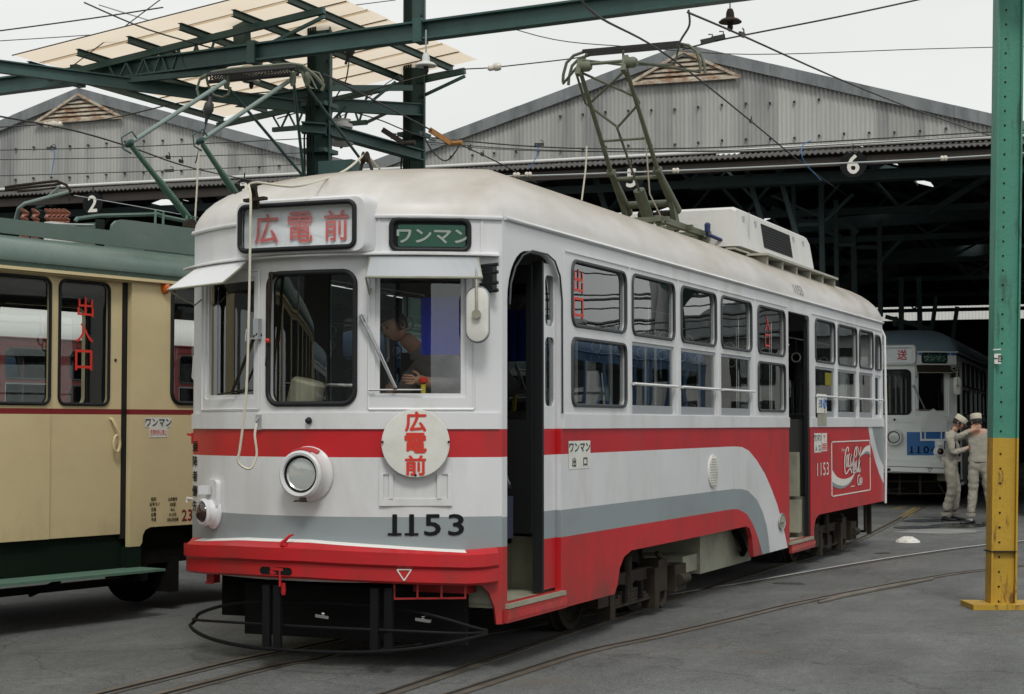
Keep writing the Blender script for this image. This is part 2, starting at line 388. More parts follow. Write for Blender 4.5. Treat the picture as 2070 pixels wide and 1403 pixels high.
def panel(mb, outer, holes, lines, S, cls, th=0.04, imi=0, bounds=None):
    """sheet with holes: triangulated in (s, z), mapped by S(s, z, off); both faces and all rims"""
    co = []; ed = []
    def loop(L):
        o = len(co); co.extend(Vector(p) for p in L)
        ed.extend((o + i, o + (i + 1) % len(L)) for i in range(len(L)))
    loop(outer)
    for h in holes: loop(h)
    for L in lines:
        o = len(co); co.extend(Vector(p) for p in L); ed.extend((o + i, o + i + 1) for i in range(len(L) - 1))
    vs, es, fs, *_ = delaunay_2d_cdt(co, ed, [], 0, 1e-5)
    keep = []
    for f in fs:
        c = sum((vs[i] for i in f), Vector((0, 0))) / len(f)
        if inside(c, outer) and not any(inside(c, h) for h in holes): keep.append((f, cls(c.x, c.y)))
    cnt = {}
    for f, _ in keep:
        for i in range(len(f)):
            a, b = f[i], f[(i + 1) % len(f)]; cnt[(a, b)] = 1
    used = sorted({i for f, _ in keep for i in f}); mp = {u: i for i, u in enumerate(used)}
    vs = [vs[u] for u in used]; keep = [(tuple(mp[i] for i in f), m) for f, m in keep]; cnt = {(mp[a], mp[b]): 1 for a, b in cnt}
    n = len(vs); V = [S(v.x, v.y, 0) for v in vs] + [S(v.x, v.y, -th) for v in vs]
    # make outer faces look outward
    t = keep[0][0]; c = (V[t[1]] - V[t[0]]).cross(V[t[2]] - V[t[0]])
    outw = S(vs[t[0]].x, vs[t[0]].y, 1) - V[t[0]]
    flip = c.dot(outw) < 0
    F = []; Mi = []
    for f, m in keep:
        g = tuple(reversed(f)) if flip else tuple(f)
        F.append(g); Mi.append(m)
        F.append(tuple(i + n for i in reversed(g))); Mi.append(imi)
        for i in range(len(f)):
            a, b = f[i], f[(i + 1) % len(f)]
            if (b, a) not in cnt:
                q = (a, a + n, b + n, b) if not flip else (b, b + n, a + n, a)
                F.append(q); Mi.append(m)
    mb.add(V, F, Mi)

def text_mb(body, h, cx, cz, S, off=0.004, bold=0.0, xs=1.0, vertical=False, shear=0.0, align='CENTER', depth=0.0, mi=0, mb=None, spacing=1.0, line=1.0):
    """lettering laid on surface S; (cx, cz) = centre of the block; h = letter height"""
    cu = bpy.data.curves.new('tmp', 'FONT')
    cu.body = '\n'.join(body) if vertical else body
    cu.align_x = align; cu.size = 1; cu.shear = shear; cu.space_character = spacing; cu.space_line = line
    cu.resolution_u = 3
    ob = bpy.data.objects.new('tmp', cu); COL.objects.link(ob)
    bpy.context.view_layer.update()
    me = bpy.data.meshes.new_from_object(ob.evaluated_get(bpy.context.evaluated_depsgraph_get()))
    vs = [v.co.copy() for v in me.vertices]; fs = [tuple(p.vertices) for p in me.polygons]
    bpy.data.objects.remove(ob); bpy.data.curves.remove(cu); bpy.data.meshes.remove(me)
    mb = mb or MB()
    if not vs: return mb
    x0 = min(v.x for v in vs); x1 = max(v.x for v in vs); y0 = min(v.y for v in vs); y1 = max(v.y for v in vs)
    nl = len(body) if vertical else body.count('\n') + 1
    k = h / (y1 - y0)            # h = height of the whole block
    b = bold * .55 * k                # heavier strokes: the same outline laid several times, each a hair prouder
    for n_, (dx, dy) in enumerate(((0, 0), (b, 0), (-b, 0), (0, b), (0, -b)) if bold else ((0, 0),)):
        V = [S(cx + (v.x - (x0 + x1) / 2) * k * xs + dx, cz + (v.y - (y0 + y1) / 2) * k + dy, off + .0003 * n_) for v in vs]
        mb.add(V, fs, mi)
    return mb
# ================================================================ the silver-white / red tram and its blue sister
TL = 13.0
def nF(s):
    v = Vector((0.6944 * s, -1, 0)); return v.normalized()
def SF(s, z, off=0.0): return Vector((s, -0.5 * (1 - (s / 1.2) ** 2), z)) + nF(s) * off
def SR(s, z, off=0.0): return Vector((1.2 + off, s, z))
def SL(s, z, off=0.0): return Vector((-1.2 - off, s, z))
def SB(s, z, off=0.0):
    n = nF(s); return Vector((s, TL + 0.5 * (1 - (s / 1.2) ** 2), z)) + Vector((n.x, -n.y, 0)) * off
def interp(x, P):
    if x <= P[0][0]: return P[0][1]
    for (a, b), (c, d) in zip(P, P[1:]):
        if x <= c: return b + (d - b) * (x - a) / (c - a)
    return P[-1][1]
CA = [(-1, 1.345), (5.6, 1.35), (5.9, 1.34), (6.15, 1.30), (6.44, 1.2), (6.75, 1.06), (7.02, .89), (7.24, .73), (7.42, .56), (7.56, .4), (7.67, .26), (7.70, .18)]
CB = [(-1, .95), (5.55, .945), (5.85, .935), (6.1, .91), (6.43, .81), (6.65, .68), (6.81, .53), (6.88, .4), (6.93, .24), (6.95, .18)]
CC = [(-1, .755), (5.5, .755), (5.75, .745), (6.06, .68), (6.25, .59), (6.42, .47), (6.55, .35), (6.65, .24), (6.69, .18)]
SW1 = [(11.93, 1.58), (11.99, 1.53), (12.16, 1.3), (12.45, 1.06), (12.7, .9), (13.0, .76)]   # rear swoosh, left edge
SW2 = [(12.2, 1.58), (12.3, 1.45), (12.5, 1.26), (12.75, 1.1), (13.0, 1.0)]                    # grey part
GB = [(-1.2, .755), (-.9, .77), (-.49, .80), (.05, .805), (.55, .775), (1.01, .74), (1.2, .757)]
def yat(C, s): return interp(s, C)

def seal(loop, S, r, off, mb=None, n=6):
    mb = mb or MB()
    L = []
    m = len(loop)
    for i in range(m):                                  # subdivide long runs so that the seal follows a curved face
        a = loop[i]; b = loop[(i + 1) % m]; d = math.hypot(b[0] - a[0], b[1] - a[1]); k = max(1, int(abs(b[0] - a[0]) / 0.12))
        for j in range(k): L.append((a[0] + (b[0] - a[0]) * j / k, a[1] + (b[1] - a[1]) * j / k))
    return mb.tube([S(s, z, off) for s, z in L], r, n, closed=True)
def pane(loop, S, off, mats, parent, name='pane'):
    x0 = min(p[0] for p in loop); x1 = max(p[0] for p in loop)
    k = 1 if S in (SR, SL) else 6
    vl = [[(x0 + (x1 - x0) * i / k, -9), (x0 + (x1 - x0) * i / k, 9)] for i in range(1, k)]
    mb = MB(); co = [Vector(p) for p in loop]; ed = [(i, (i + 1) % len(loop)) for i in range(len(loop))]
    for L in vl:
        o = len(co); co += [Vector(p) for p in L]; ed.append((o, o + 1))
    vs, es, fs, *_ = delaunay_2d_cdt(co, ed, [], 0, 1e-5)
    F = []
    for f in fs:
        c = sum((vs[i] for i in f), Vector((0, 0))) / len(f)
        if inside(c, loop): F.append(tuple(f))
    mb.add([S(v.x, min(max(v.y, 0), 4), off) for v in vs], F)
    used = sorted({i for f in mb.f for i in f}); mp = {u: i for i, u in enumerate(used)}
    mb.v = [mb.v[u] for u in used]; mb.f = [tuple(mp[i] for i in f) for f in mb.f]
    return mb.build(name, mats, parent, smooth=40 if k > 1 else None)

def window(root, loop, S, style='rubber', off=0.0, gl='glass'):
    """window > pane; style rubber = grey seal with rounded corners, sash = aluminium sash"""
    mb = MB()
    if style == 'rubber': seal(loop, S, 0.0135, 0.004, mb); m = 'greyrubber'
    elif style == 'black': seal(loop, S, 0.018, 0.006, mb, 8); m = 'rubber'
    else:
        x0 = min(p[0] for p in loop); x1 = max(p[0] for p in loop); z0 = min(p[1] for p in loop); z1 = max(p[1] for p in loop)
        k = 1 if S in (SR, SL) else 8
        def strip(a, b, c, d, o=-0.012, t=0.02):
            for i in range(k):
                p = a + (b - a) * i / k; q = a + (b - a) * (i + 1) / k
                vs = [S(p, c, o), S(q, c, o), S(q, d, o), S(p, d, o), S(p, c, o - t), S(q, c, o - t), S(q, d, o - t), S(p, d, o - t)]
                mb.add(vs, [(0, 1, 2, 3), (7, 6, 5, 4), (0, 4, 5, 1), (3, 2, 6, 7), (0, 3, 7, 4), (1, 5, 6, 2)])
        b = 0.028
        strip(x0, x1, z0, z0 + (0.07 if style == 'sash' else b)); strip(x0, x1, z1 - b, z1)
        kk = k; k = 1
        strip(x0, x0 + b, z0, z1, -0.0135); strip(x1 - b, x1, z0, z1, -0.0135)
        m = 'alu' if style == 'sash' else 'white'
    w = mb.build('window', m, root, smooth=50)
    pane(loop, S, -0.018, gl, w)
    return w

WY = [(1.28, 2.47), (2.63, 3.73), (3.93, 5.0), (5.18, 6.25), (6.5, 7.6), (9.02, 10.03), (10.21, 11.29), (11.45, 12.33), (12.47, 12.86)]
FIXED = {0, 4}
def small_frame(root): pass

def make_tram(P):
    """P: dict of paints and options. Local frame: X across, Y from the front to the rear, rails at GZ."""
    root = empty('tram', P['loc'], P['rz'])
    full = P['full']
    # ---------- body shell
    W_, RED, GR, BW, ROOFM, IN, BL = range(7)
    mats = [P['white'], P['red'], P['grey'], P['bright'], P['roof'], 'inside', P['blue']]
    def cls_side(s, z, right=True):
        if z > 1.53: return W_
        if not full: return W_
        if right and s > 8.8:
            if s > 11.9 and z > interp(s, SW1) :
                return GR if (z > interp(s, SW2)) else W_
            return RED
        if not right and s > 8.8: return RED
        if z > yat(CA, s): return RED
        if z > yat(CB, s): return W_
        if z > yat(CC, s): return GR
        return RED
    body = MB()
    outer = [(0, .25), (1.2, .25), (2.2, .25), (2.27, .32), (2.32, .44), (2.42, .52), (2.6, .56), (4.3, .56), (6.02, .565), (6.15, .54), (6.24, .45), (6.3, .25), (7.7, .25), (8.9, .25), (8.91, .40), (8.99, .49), (9.15, .53), (13.0, .53), (13.0, 2.93), (0, 2.93)]
    holes = []
    for i, (a, b) in enumerate(WY):
        if i in FIXED: holes += [rrect(a, b, 1.70, 2.19, .07), rrect(a, b, 2.285, 2.76, .09)]
        elif i == 8: holes += [rrect(a, b, 1.66, 2.21, .02), rrect(a, b, 2.29, 2.74, (.03, .03, .16, .03))]
        else: holes += [rrect(a, b, 1.645, 2.225, .01), rrect(a, b, 2.285, 2.765, .08)]
    d1 = rrect(.085, 1.06, .38, 2.75, (.01, .01, .30, .36), 8); d2 = rrect(7.77, 8.76, .31, 2.78, (.01, .01, .08, .01))
    dl = [[(-.5, 1.53), (13.5, 1.53)]]
    if full:
        dl += [[(s, z) for s, z in C if s > -2] for C in (CA, CB, CC)]
        dl += [SW1, SW2, [(8.8, .2), (8.8, 1.53)]]
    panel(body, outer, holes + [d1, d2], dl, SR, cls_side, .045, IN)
    holesL = []
    for i, (a, b) in enumerate(WY[:8] + [(7.85, 8.75)]): holesL.append(rrect(a, b, 1.66, 2.74, .07))
    panel(body, [(0, .53), (1.2, .53), (1.3, .25), (2.2, .25), (2.3, .5), (2.6, .56), (6, .56), (6.3, .25), (9, .25), (9.1, .53), (13, .53), (13, 2.93), (0, 2.93)], holesL, [[(-.5, 1.53), (13.5, 1.53)], [(-.5, 1.345), (13.5, 1.345)], [(-.5, .755), (13.5, .755)]], SL, lambda s, z: W_ if (z > 1.53 or not full) else (RED if z > 1.345 or z < .755 else W_), .045, IN)
    # front
    wl = rrect(-1.01, -.425, 1.735, 2.56, .02); wc = rrect(-.30, .348, 1.695, 2.565, .085, 7); wr = rrect(.475, 1.007, 1.735, 2.56, .02)
    def cls_front(s, z):
        if z > 2.93: return ROOFM
        if z > 1.53: return W_
        if not full:
            if .27 < s < 1.03 and .88 < z < 1.34: return BL
            return W_
        if z > 1.345: return RED
        if z > .957: return W_
        if z > interp(s, GB): return GR
        return BW if abs(s) < 1.0 else RED
    fo = [(-1.2, .53), (.98, .53), (1.08, .52), (1.13, .46), (1.16, .36), (1.17, .25), (1.2, .25), (1.2, 2.93), (-1.2, 2.93)]
    fl = [[(-1.3, z), (1.3, z)] for z in (1.53, 1.345, .957, 1.34, .88)] + [GB] + [[(-1.2 + 2.4 * i / 24, .2), (-1.2 + 2.4 * i / 24, 3.0)] for i in range(1, 24)] + [[(.27, .88), (.27, 1.34)], [(1.03, .88), (1.03, 1.34)]]
    panel(body, fo, [wl, wc, wr], fl, SF, cls_front, .045, IN)
    panel(body, [(-1.2, .53), (1.2, .53), (1.2, 2.93), (-1.2, 2.93)], [rrect(-1, -.43, 1.74, 2.5, .03), rrect(-.3, .3, 1.7, 2.56, .08), rrect(.43, 1, 1.74, 2.5, .03)],
          [[(-1.3, 1.53), (1.3, 1.53)]] + [[(-1.2 + 2.4 * i / 16, .2), (-1.2 + 2.4 * i / 16, 3.0)] for i in range(1, 16)], SB, lambda s, z: W_ if z > 1.53 else RED if full else W_, .045, IN)
    body.build('body', mats, root, smooth=25)
    # ---------- roof
    prof = [(2.93, 0, 0), (2.985, .006, .01), (3.04, .022, .035), (3.10, .05, .075), (3.16, .09, .135), (3.22, .145, .22), (3.28, .22, .35), (3.335, .32, .53), (3.385, .45, .8), (3.425, .6, 1.15), (3.458, .78, 1.6), (3.48, .96, 2.1), (3.49, 1.1, 2.5), (3.492, 1.19, 2.8)]
    rf = MB(); N = 26; rings = []
    for z, i, g in prof:
        w = 1.2 - i + .004; sag = .5 * (w / 1.2) ** 1.3
        f = [Vector((w * (-1 + 2 * k / N), g - .004 - sag * (1 - (-1 + 2 * k / N) ** 2), z)) for k in range(N + 1)]
        sd = [Vector((w, g + (TL - 2 * g) * k / 10, z)) for k in range(1, 10)]
        b = [Vector((-v.x, TL - v.y, z)) for v in f]
        s2 = [Vector((-v.x, TL - v.y, z)) for v in sd]
        rings.append(f + sd + b + s2)
    n = len(rings[0])
    vs = [v for r in rings for v in r]; fs = []
    for i in range(len(rings) - 1):
        for k in range(n):
            l = (k + 1) % n; fs.append((i * n + k, i * n + l, (i + 1) * n + l, (i + 1) * n + k))
    fs.append(tuple((len(rings) - 1) * n + k for k in range(n)))
    rf.add(vs, fs)
    rf.build('roof', P['roofm'], root, smooth=50)
    # gutter bead round the body, ledge over the front windows
    g = MB()
    path = [SR(s, 2.93, .012) for s in (13.0, 10, 7, 4, 2, 1.0, .3, .02)]
    g.tube(path, .016, 6)
    g.tube([SF(1.2 - 2.4 * k / 24, 2.925, .012) for k in range(25)], .014, 6)
    g.tube([SL(s, 2.93, .012) for s in (0, 6, 13)], .016, 6)
    g.tube([SB(-1.2 + 2.4 * k / 12, 2.93, .012) for k in range(13)], .016, 6)
    g.build('gutter', P['white'], root, smooth=60)
    lg = MB()
    L = [(-1.24 + 2.42 * k / 30) for k in range(31)]
    for a, b in zip(L, L[1:]):
        oa = .07 * min(1, (1.2 - abs(a)) / .05 + .3) if a > 1.1 else .07
        ob = .07 * min(1, (1.2 - abs(b)) / .05 + .3) if b > 1.1 else .07
        lg.add([SF(a, 2.70, 0), SF(b, 2.70, 0), SF(b, 2.678, ob), SF(a, 2.678, oa), SF(a, 2.665, 0), SF(b, 2.665, 0), SF(b, 2.668, ob), SF(a, 2.668, oa)],
               [(0, 1, 2, 3), (7, 6, 5, 4), (3, 2, 6, 7)])
    lg.build('rain_ledge', P['white'], root, smooth=40)
    # waist rail and beads
    for a, b in ((1.10, 7.76), (8.80, 13.0)):
        br = MB(); br.box(1.2005, 1.214, a, b, 1.53, 1.635); br.build('waist_rail', P['white'], root)
    br = MB()
    K = 24
    for k in range(K):
        a = -1.2 + 2.385 * k / K; b = -1.2 + 2.385 * (k + 1) / K
        vs = [SF(a, 1.53, .013), SF(b, 1.53, .013), SF(b, 1.636, .013), SF(a, 1.636, .013), SF(a, 1.53, 0), SF(b, 1.53, 0), SF(b, 1.636, 0), SF(a, 1.636, 0)]
        br.add(vs, [(0, 1, 2, 3), (3, 2, 6, 7), (0, 4, 5, 1)])
    br.build('waist_rail', P['white'], root, smooth=30)
    bd = MB()
    for s in (2.55, 3.83, 5.09, 6.38, 10.12, 11.37): bd.box(1.2005, 1.2085, s - .012, s + .012, 1.637, 2.81)
    bd.box(1.2005, 1.2085, 1.15, 7.7, 2.811, 2.822); bd.box(1.2005, 1.2085, 8.85, 12.95, 2.811, 2.822)
    bd.box(1.2005, 1.209, 1.10, 1.118, 1.64, 2.80)
    bd.build('side_beading', P['white'], root)
    # ---------- windows, right side
    for i, (a, b) in enumerate(WY):
        if not full and i > 5: continue
        if i in FIXED:
            window(root, rrect(a, b, 1.70, 2.19, .07), SR); window(root, rrect(a, b, 2.285, 2.76, .09), SR)
        elif i == 8:
            window(root, rrect(a, b, 1.66, 2.21, .02), SR, 'thin'); window(root, rrect(a, b, 2.29, 2.74, (.03, .03, .16, .03)), SR)
        else:
            window(root, rrect(a, b, 2.285, 2.765, .08), SR)
            window(root, rrect(a, b, 1.645, 2.225, .01), SR, 'sash')
    gb = MB()
    if full:
        for i in (1, 2, 3, 5, 6, 7, 8):
            a, b = WY[i]; gb = MB(); gb.tube([SR(a - .03, 1.885, .022), SR(b + .03, 1.885, .022)], .013, 6)
            gb.build('window_bar', P['white'], root, smooth=50)
    for i, (a, b) in enumerate(WY[:8] + [(7.85, 8.75)]):
        if full or i < 2: window(root, rrect(a, b, 1.66, 2.74, .07), SL)
    window(root, wl, SF, 'thin', gl='flatglass'); window(root, wc, SF, 'black', gl='flatglass'); window(root, wr, SF, 'thin', gl='flatglass')
    if full:
        for x0, x1, z0, z1 in ((-1, -.43, 1.74, 2.5), (-.3, .3, 1.7, 2.56), (.43, 1, 1.74, 2.5)):
            window(root, rrect(x0, x1, z0, z1, .03), SB, 'rubber')
    # sill panels below the outer front windows
    sp = MB()
    for a, b in ((-1.05, -.385), (.435, 1.05)):
        seal(rrect(a, b, 1.66, 2.60, .012), SF, .009, .003, sp, 4)
    sp.build('window_surround', P['white'], root, smooth=60)
    # ---------- inside
    inn = MB()
    inn.box(-1.14, .80, 0.0, TL - .05, .70, .75)
    inn.box(.80, 1.14, 1.12, 7.72, .701, .751); inn.box(.80, 1.14, 8.82, TL - .05, .702, .752)
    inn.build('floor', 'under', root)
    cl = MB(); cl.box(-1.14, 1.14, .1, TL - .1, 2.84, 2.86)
    cl.build('ceiling', 'ceil', root)
    for a, b, zz in ((.05, 1.10, .375), (7.72, 8.80, .305)):
        st = MB()
        st.box(.80, 1.225, a, b, zz - .03, zz, 0)
        st.box(.79, .80, a, b, zz, .75, 0)
        st.box(.80, 1.15, a - .02, a, zz, .75, 0); st.box(.80, 1.15, b, b + .02, zz, .75, 0)
        st.build('door_step', 'cream', root)
    if full:
        se = MB()
        for a, b in ((1.5, 7.5), (9.0, 12.4)):
            se.box(.72, 1.10, a, b, 1.08, 1.17); se.box(1.02, 1.12, a, b, 1.17, 1.55)
            se.box(.76, 1.08, a, b, .752, 1.079, 1)
        se.box(-1.10, -.72, 1.5, 12.4, 1.08, 1.17); se.box(-1.12, -1.02, 1.5, 12.4, 1.17, 1.55); se.box(-1.08, -.76, 1.5, 12.4, .751, 1.079, 1)
        se.build('bench_seat', ['seat', 'inside'], root)
        po = MB()
        for x, y in ((.70, 1.45), (-.7, 1.5), (.7, 4.5), (.7, 7.55), (.7, 8.95), (-.7, 5.5), (-.7, 9), (.74, .62), (.5, 1.15)):
            po.tube([(x, y, .75), (x, y, 2.84)], .016, 6)
        for x in (-.62, .62): po.tube([(x, 1.2, 2.62), (x, 12.4, 2.62)], .014, 6)
        po.build('grab_pole', 'chrome', root, smooth=60)
        for i in range(15):
            for x in (-.62, .62):
                rg = MB(); y = 1.5 + i * .75
                rg.tube([(x, y, 2.61), (x, y, 2.44)], .008, 5)
                rg.tube([(x + .055 * math.sin(a), y, 2.385 + .055 * math.cos(a)) for a in [2 * math.pi * k / 12 for k in range(12)]], .009, 5, mi=1, closed=True)
                rg.build('strap', ['greyrubber', 'signwhite'], root, smooth=60)
        # driver's desk, partition, curtain
        dk = MB()
        dk.box(.38, .92, -.13, .12, 1.40, 1.66); dk.box(-.30, .30, -.30, -.12, 1.45, 1.60)
        dk.build('driver_desk', 'cream', root)
        ct = MB(); ct.lathe([(.10, 0), (.12, .02), (.12, .22), (.10, .24)], 20, Matrix.Translation((-.21, -.20, 1.60)) @ Matrix.Rotation(R_(15), 4, 'Y') @ Matrix.Translation((0, 0, .03)), 0)
        ct.build('fare_drum', 'cream', root, smooth=40)
        gd = MB()
        gd.tube([(-.14, -.22, 1.58), (-.12, -.22, 1.68), (.0, -.22, 1.68)], .012, 6); gd.lathe([(.03, 0), (.05, .02), (.05, .06), (.03, .08)], 14, Matrix.Translation((-.02, -.25, 1.62)))
        gd.tube([(-.35, -.15, 1.84), (.26, -.15, 1.82)], .012, 6); gd.tube([(.26, -.15, 1.6), (.26, -.13, 2.5)], .012, 6)
        gd.build('desk_fitting', 'chrome', root, smooth=50)
        pt = MB(); pt.box(-.14, .34, 1.18, 1.20, .76, 2.1); pt.box(.34, .36, .9, 1.2, .76, 2.75)
        pt.box(-1.1, -.5, 1.18, 1.2, .76, 1.5)
        pt.build('cab_partition', 'inside', root)
        gp = MB(); gp.tube([(.34, .75, 1.6), (.34, .75, 2.8)], .012, 6); gp.tube([(.34, .75, 2.6), (1.1, .75, 2.6)], .010, 6); gp.tube([(1.06, .05, 1.7), (1.06, .05, 2.8)], .012, 6)
        gp.build('cab_rail', 'greyrubber', root)
        cu = MB()
        pts = []
        ca = onY(852, 602, .02); cb = onY(934, 716, .02)
        for k in range(21): pts.append((ca.x + (cb.x - ca.x) * k / 20, .02 + .008 * math.sin(k * 1.3)))
        vs = [(x, y, z) for x, y in pts for z in (cb.z, ca.z)]
        vs += [(x, y + .006, z) for x, y in pts for z in (cb.z, ca.z)]
        F = [(2 * k, 2 * k + 2, 2 * k + 3, 2 * k + 1) for k in range(20)] + [(42 + 2 * k, 42 + 2 * k + 1, 42 + 2 * k + 3, 42 + 2 * k + 2) for k in range(20)]
        cu.add(vs, F); cu.build('cab_curtain', 'bluecurtain', root, smooth=80)
        hd = MB()
        hd.tube([(.66, -.08, 1.66), (.67, -.10, 1.83)], .018, 8, 0); hd.lathe([(.012, 0), (.03, .01), (.032, .03), (.015, .045)], 12, Matrix.Translation((.67, -.10, 1.83)), 1)
        hd.build('brake_handle', ['yellow', 'textred'], root, smooth=50)
        # dark lockers and folded partitions seen through the doors
        for q_ in ((-1.1, -.7, .3, 1.1, .76, 2.7), (.40, .62, 1.22, 1.42, .76, 2.8), (.3, .7, 7.55, 7.7, .76, 1.7), (.62, 1.12, 8.83, 8.85, .76, 1.62)):
            lk = MB(); lk.box(*q_); lk.build('locker', 'inside', root)
        ds = MB(); ds.box(.50, .95, .55, .95, 1.12, 1.20); ds.box(.50, .95, .93, 1.0, 1.2, 1.62); ds.tube([(.72, .75, .76), (.72, .75, 1.12)], .04, 8)
        ds.build('driver_seat', 'seat', root)
    # ---------- doors
    def leaf(y0, y1, x, z0, z1, bands, name='door', win=((1.70, 2.62),), th=.03):
        mb = MB(); S = lambda s, z, off=0: Vector((x + off, s, z))
        hl = [rrect(y0 + .05, y1 - .02, a, b, .05) for a, b in win]
        def c(s, z):
            if z > 1.53 or not full: return 0
            return 1 if z > 1.345 else (0 if z > .95 else (2 if z > .755 else 1))
        panel(mb, [(y0, z0), (y1, z0), (y1, z1), (y0, z1)], hl, [[(y0 - 1, z), (y1 + 1, z)] for z in (1.53, 1.345, .95, .755)], S, c, th, 0)
        d = mb.build(name, [P['white'], P['red'], P['grey']], root)
        for h in hl: pane(h, S, -.01, 'darkglass', d)
        return d
    if full:
        d = leaf(.80, 1.045, 1.165, .40, 2.70, True, win=((1.69, 2.18), (2.26, 2.62)))
        rb = MB(); rb.box(1.10, 1.175, .77, .80, .39, 2.71); rb.build('edge_seal', 'rubber', d)
        # inner folded leaf, edge-on
        il = MB(); il.box(.86, 1.12, .70, .73, .80, 2.68); il.box(.9, 1.08, .695, .7, 1.6, 2.55, 1)
        il.build('door', ['black', 'darkglass'], root)
        hr = MB(); hr.tube([(1.10, .16, 1.0), (1.10, .16, 2.3)], .014, 6); hr.tube([(1.02, .30, 1.35), (1.0, .62, 1.12)], .012, 6)
        hr.build('door_rail', 'chrome', root, smooth=50)
        bg_ = MB(); bg_.box(.83, 1.05, .22, .44, .77, 1.12); bg_.box(.88, 1.0, .46, .66, .77, 1.06)
        bg_.build('crew_bag', 'seat', root)
        rb = MB(); rb.box(1.15, 1.19, 8.68, 8.76, .31, 2.74); il2 = rb.build('door', 'rubber', root)
        hr2 = MB(); hr2.tube([(1.02, 8.3, 1.62), (1.02, 8.3, 2.45)], .013, 6); hr2.tube([(1.02, 8.3, 2.45), (1.02, 8.5, 2.45)], .011, 6); hr2.build('door_rail', 'signwhite', root, smooth=50)
        bo = MB(); bo.box(.82, 1.1, 8.55, 8.66, .76, 1.25); bo.box(.84, 1.12, 8.5, 8.66, .36, .72); bo.build('step_box', 'cream', root)
    else:
        rb = MB(); rb.box(1.12, 1.17, .1, 1.05, .40, 2.72); rb.build('door', 'black', root)
        rb = MB(); rb.box(1.12, 1.17, 7.8, 8.75, .33, 2.75); rb.build('door', 'black', root)
    tr = MB(); tr.tube([SR(.10, 2.36, .012), SR(.12, 2.5, .012), SR(.2, 2.62, .012), SR(.33, 2.71, .012), SR(.5, 2.755, .012), SR(.78, 2.755, .012), SR(.92, 2.72, .012), SR(1.02, 2.62, .012), SR(1.06, 2.45, .012), SR(1.065, 1.64, .012)], .007, 6)
    tr.build('door_frame', 'greyrubber' if full else P['white'], root, smooth=60)
    # diamond-plate edge of the steps
    for a, b, z in ((.02, 1.10, .375), (7.74, 8.82, .305)):
        sk = MB()
        sk.box(1.2005, 1.23, a, b, z - .12, z - .035)
        n_ = int((b - a) / .04)
        for k in range(n_): sk.bar((1.232, a + .02 + k * .04, z - .10), (1.232, a + .045 + k * .04, z - .055), .005, .006, up=Vector((1, 0, 0)))
        sk.build('step_edge', P['red'], root)
    # ---------- bumper
    bm = MB(); Kb = 28
    sec = [(0, .815), (.06, .80), (.115, .765), (.13, .745), (.13, .665), (.105, .645), (.105, .56), (.09, .545), (.0, .545)]
    vs = []
    for k in range(Kb + 1):
        s = -1.2 + 2.37 * k / Kb
        e = min(1, max(0, (1.205 - abs(s)) / .16)) ** .5 if s < 0 else min(1, max(.2, (1.19 - s) / .07 + .2))
        gbz = interp(s, GB) + .0
        for j, (o, z) in enumerate(sec):
            zz = gbz + (z - .815) if j < 3 else z + (gbz - .79) * .6
            vs.append(SF(s, zz, o * max(e, .15)))
    ns = len(sec); F = []; Mi = []
    for k in range(Kb):
        for j in range(ns - 1):
            F.append((k * ns + j, (k + 1) * ns + j, (k + 1) * ns + j + 1, k * ns + j + 1))
            smid = -1.2 + 2.37 * (k + .5) / Kb
            Mi.append(1 if (j == 0 and -1.0 < smid < 1.0) else 0)
    F.append(tuple(range(ns))); Mi.append(0); F.append(tuple(Kb * ns + j for j in reversed(range(ns)))); Mi.append(0)
    bm.add(vs, F, Mi)
    bumper = bm.build('bumper', [P['red'], P['bright']], root, smooth=28)
    sb_ = MB()
    lp = rrect(-.27, -.03, .575, .625, .024, 6)
    sb_.add([SF(s, z, .1085) for s, z in lp] + [SF(s, z, .107) for s, z in lp], [tuple(range(len(lp)))])
    sb_.build('coupling_slot', 'black', bumper)
    pn = MB(); pn.tube([SF(-.12, .62, .10), SF(-.12, .50, .10)], .009, 6); pn.lathe([(.012, 0), (.018, .02), (.016, .08)], 10, Matrix.Translation(SF(-.12, .44, .06)))
    pn.build('coupling_pin', P['red'], bumper, smooth=50)
    hk = MB(); c = SF(-.08, .80, .10)
    hk.tube([c + Vector((-.03, .0, -.02)), c + Vector((.0, -.0, .005)), c + Vector((.02, .01, .03)), c + Vector((.05, .015, .04))], [.016, .013, .010, .006], 8)
    hk.lathe([(.025, 0), (.025, .02), (.012, .03)], 10, Matrix.Translation(c + Vector((-.02, .01, -.035))))
    hk.build('tow_hook', P['red'], bumper, smooth=50)
    text_mb('▽' if False else '', .1, 0, 0, SF)
    tri = MB(); q = [(.62, .625), (.70, .625), (.66, .555)]
    for a, b in ((0, 1), (1, 2), (2, 0)):
        tri.bar(SF(*q[a], .109), SF(*q[b], .109), .008, .003, up=nF(.66))
    tri.build('triangle_mark', P['trimark'], bumper)
    # ---------- headlight
    def lampM(s, z, off):
        n_ = nF(s); zq = n_.to_track_quat('Z', 'Y').to_matrix().to_4x4(); m = zq.copy(); m.translation = SF(s, z, off); return m
    hb = MB(); m = lampM(.03, 1.235, 0)
    hb.lathe([(.182, 0), (.182, .012), (.158, .03), (.150, .05), (.148, .095), (.135, .10)], 32, m, 0)
    hb.lathe([(.148, .085), (.157, .10), (.155, .122), (.142, .134), (.126, .130), (.122, .118), (.118, .085)], 32, m, 0, False, False)
    hl = hb.build('headlight', P['white'], root, smooth=40)
    x = MB(); x.lathe([(.118, .085), (.123, .116), (.106, .109)], 28, m, 0, False, False); x.lathe([(.106, .108), (.07, .075), (.035, .055), (.001, .05)], 24, m, 1, False, False); x.lathe([(.02, .05), (.022, .085), (.001, .10)], 10, m, 1, False, False)
    x.build('reflector', ['black', 'lens'], hl, smooth=30)
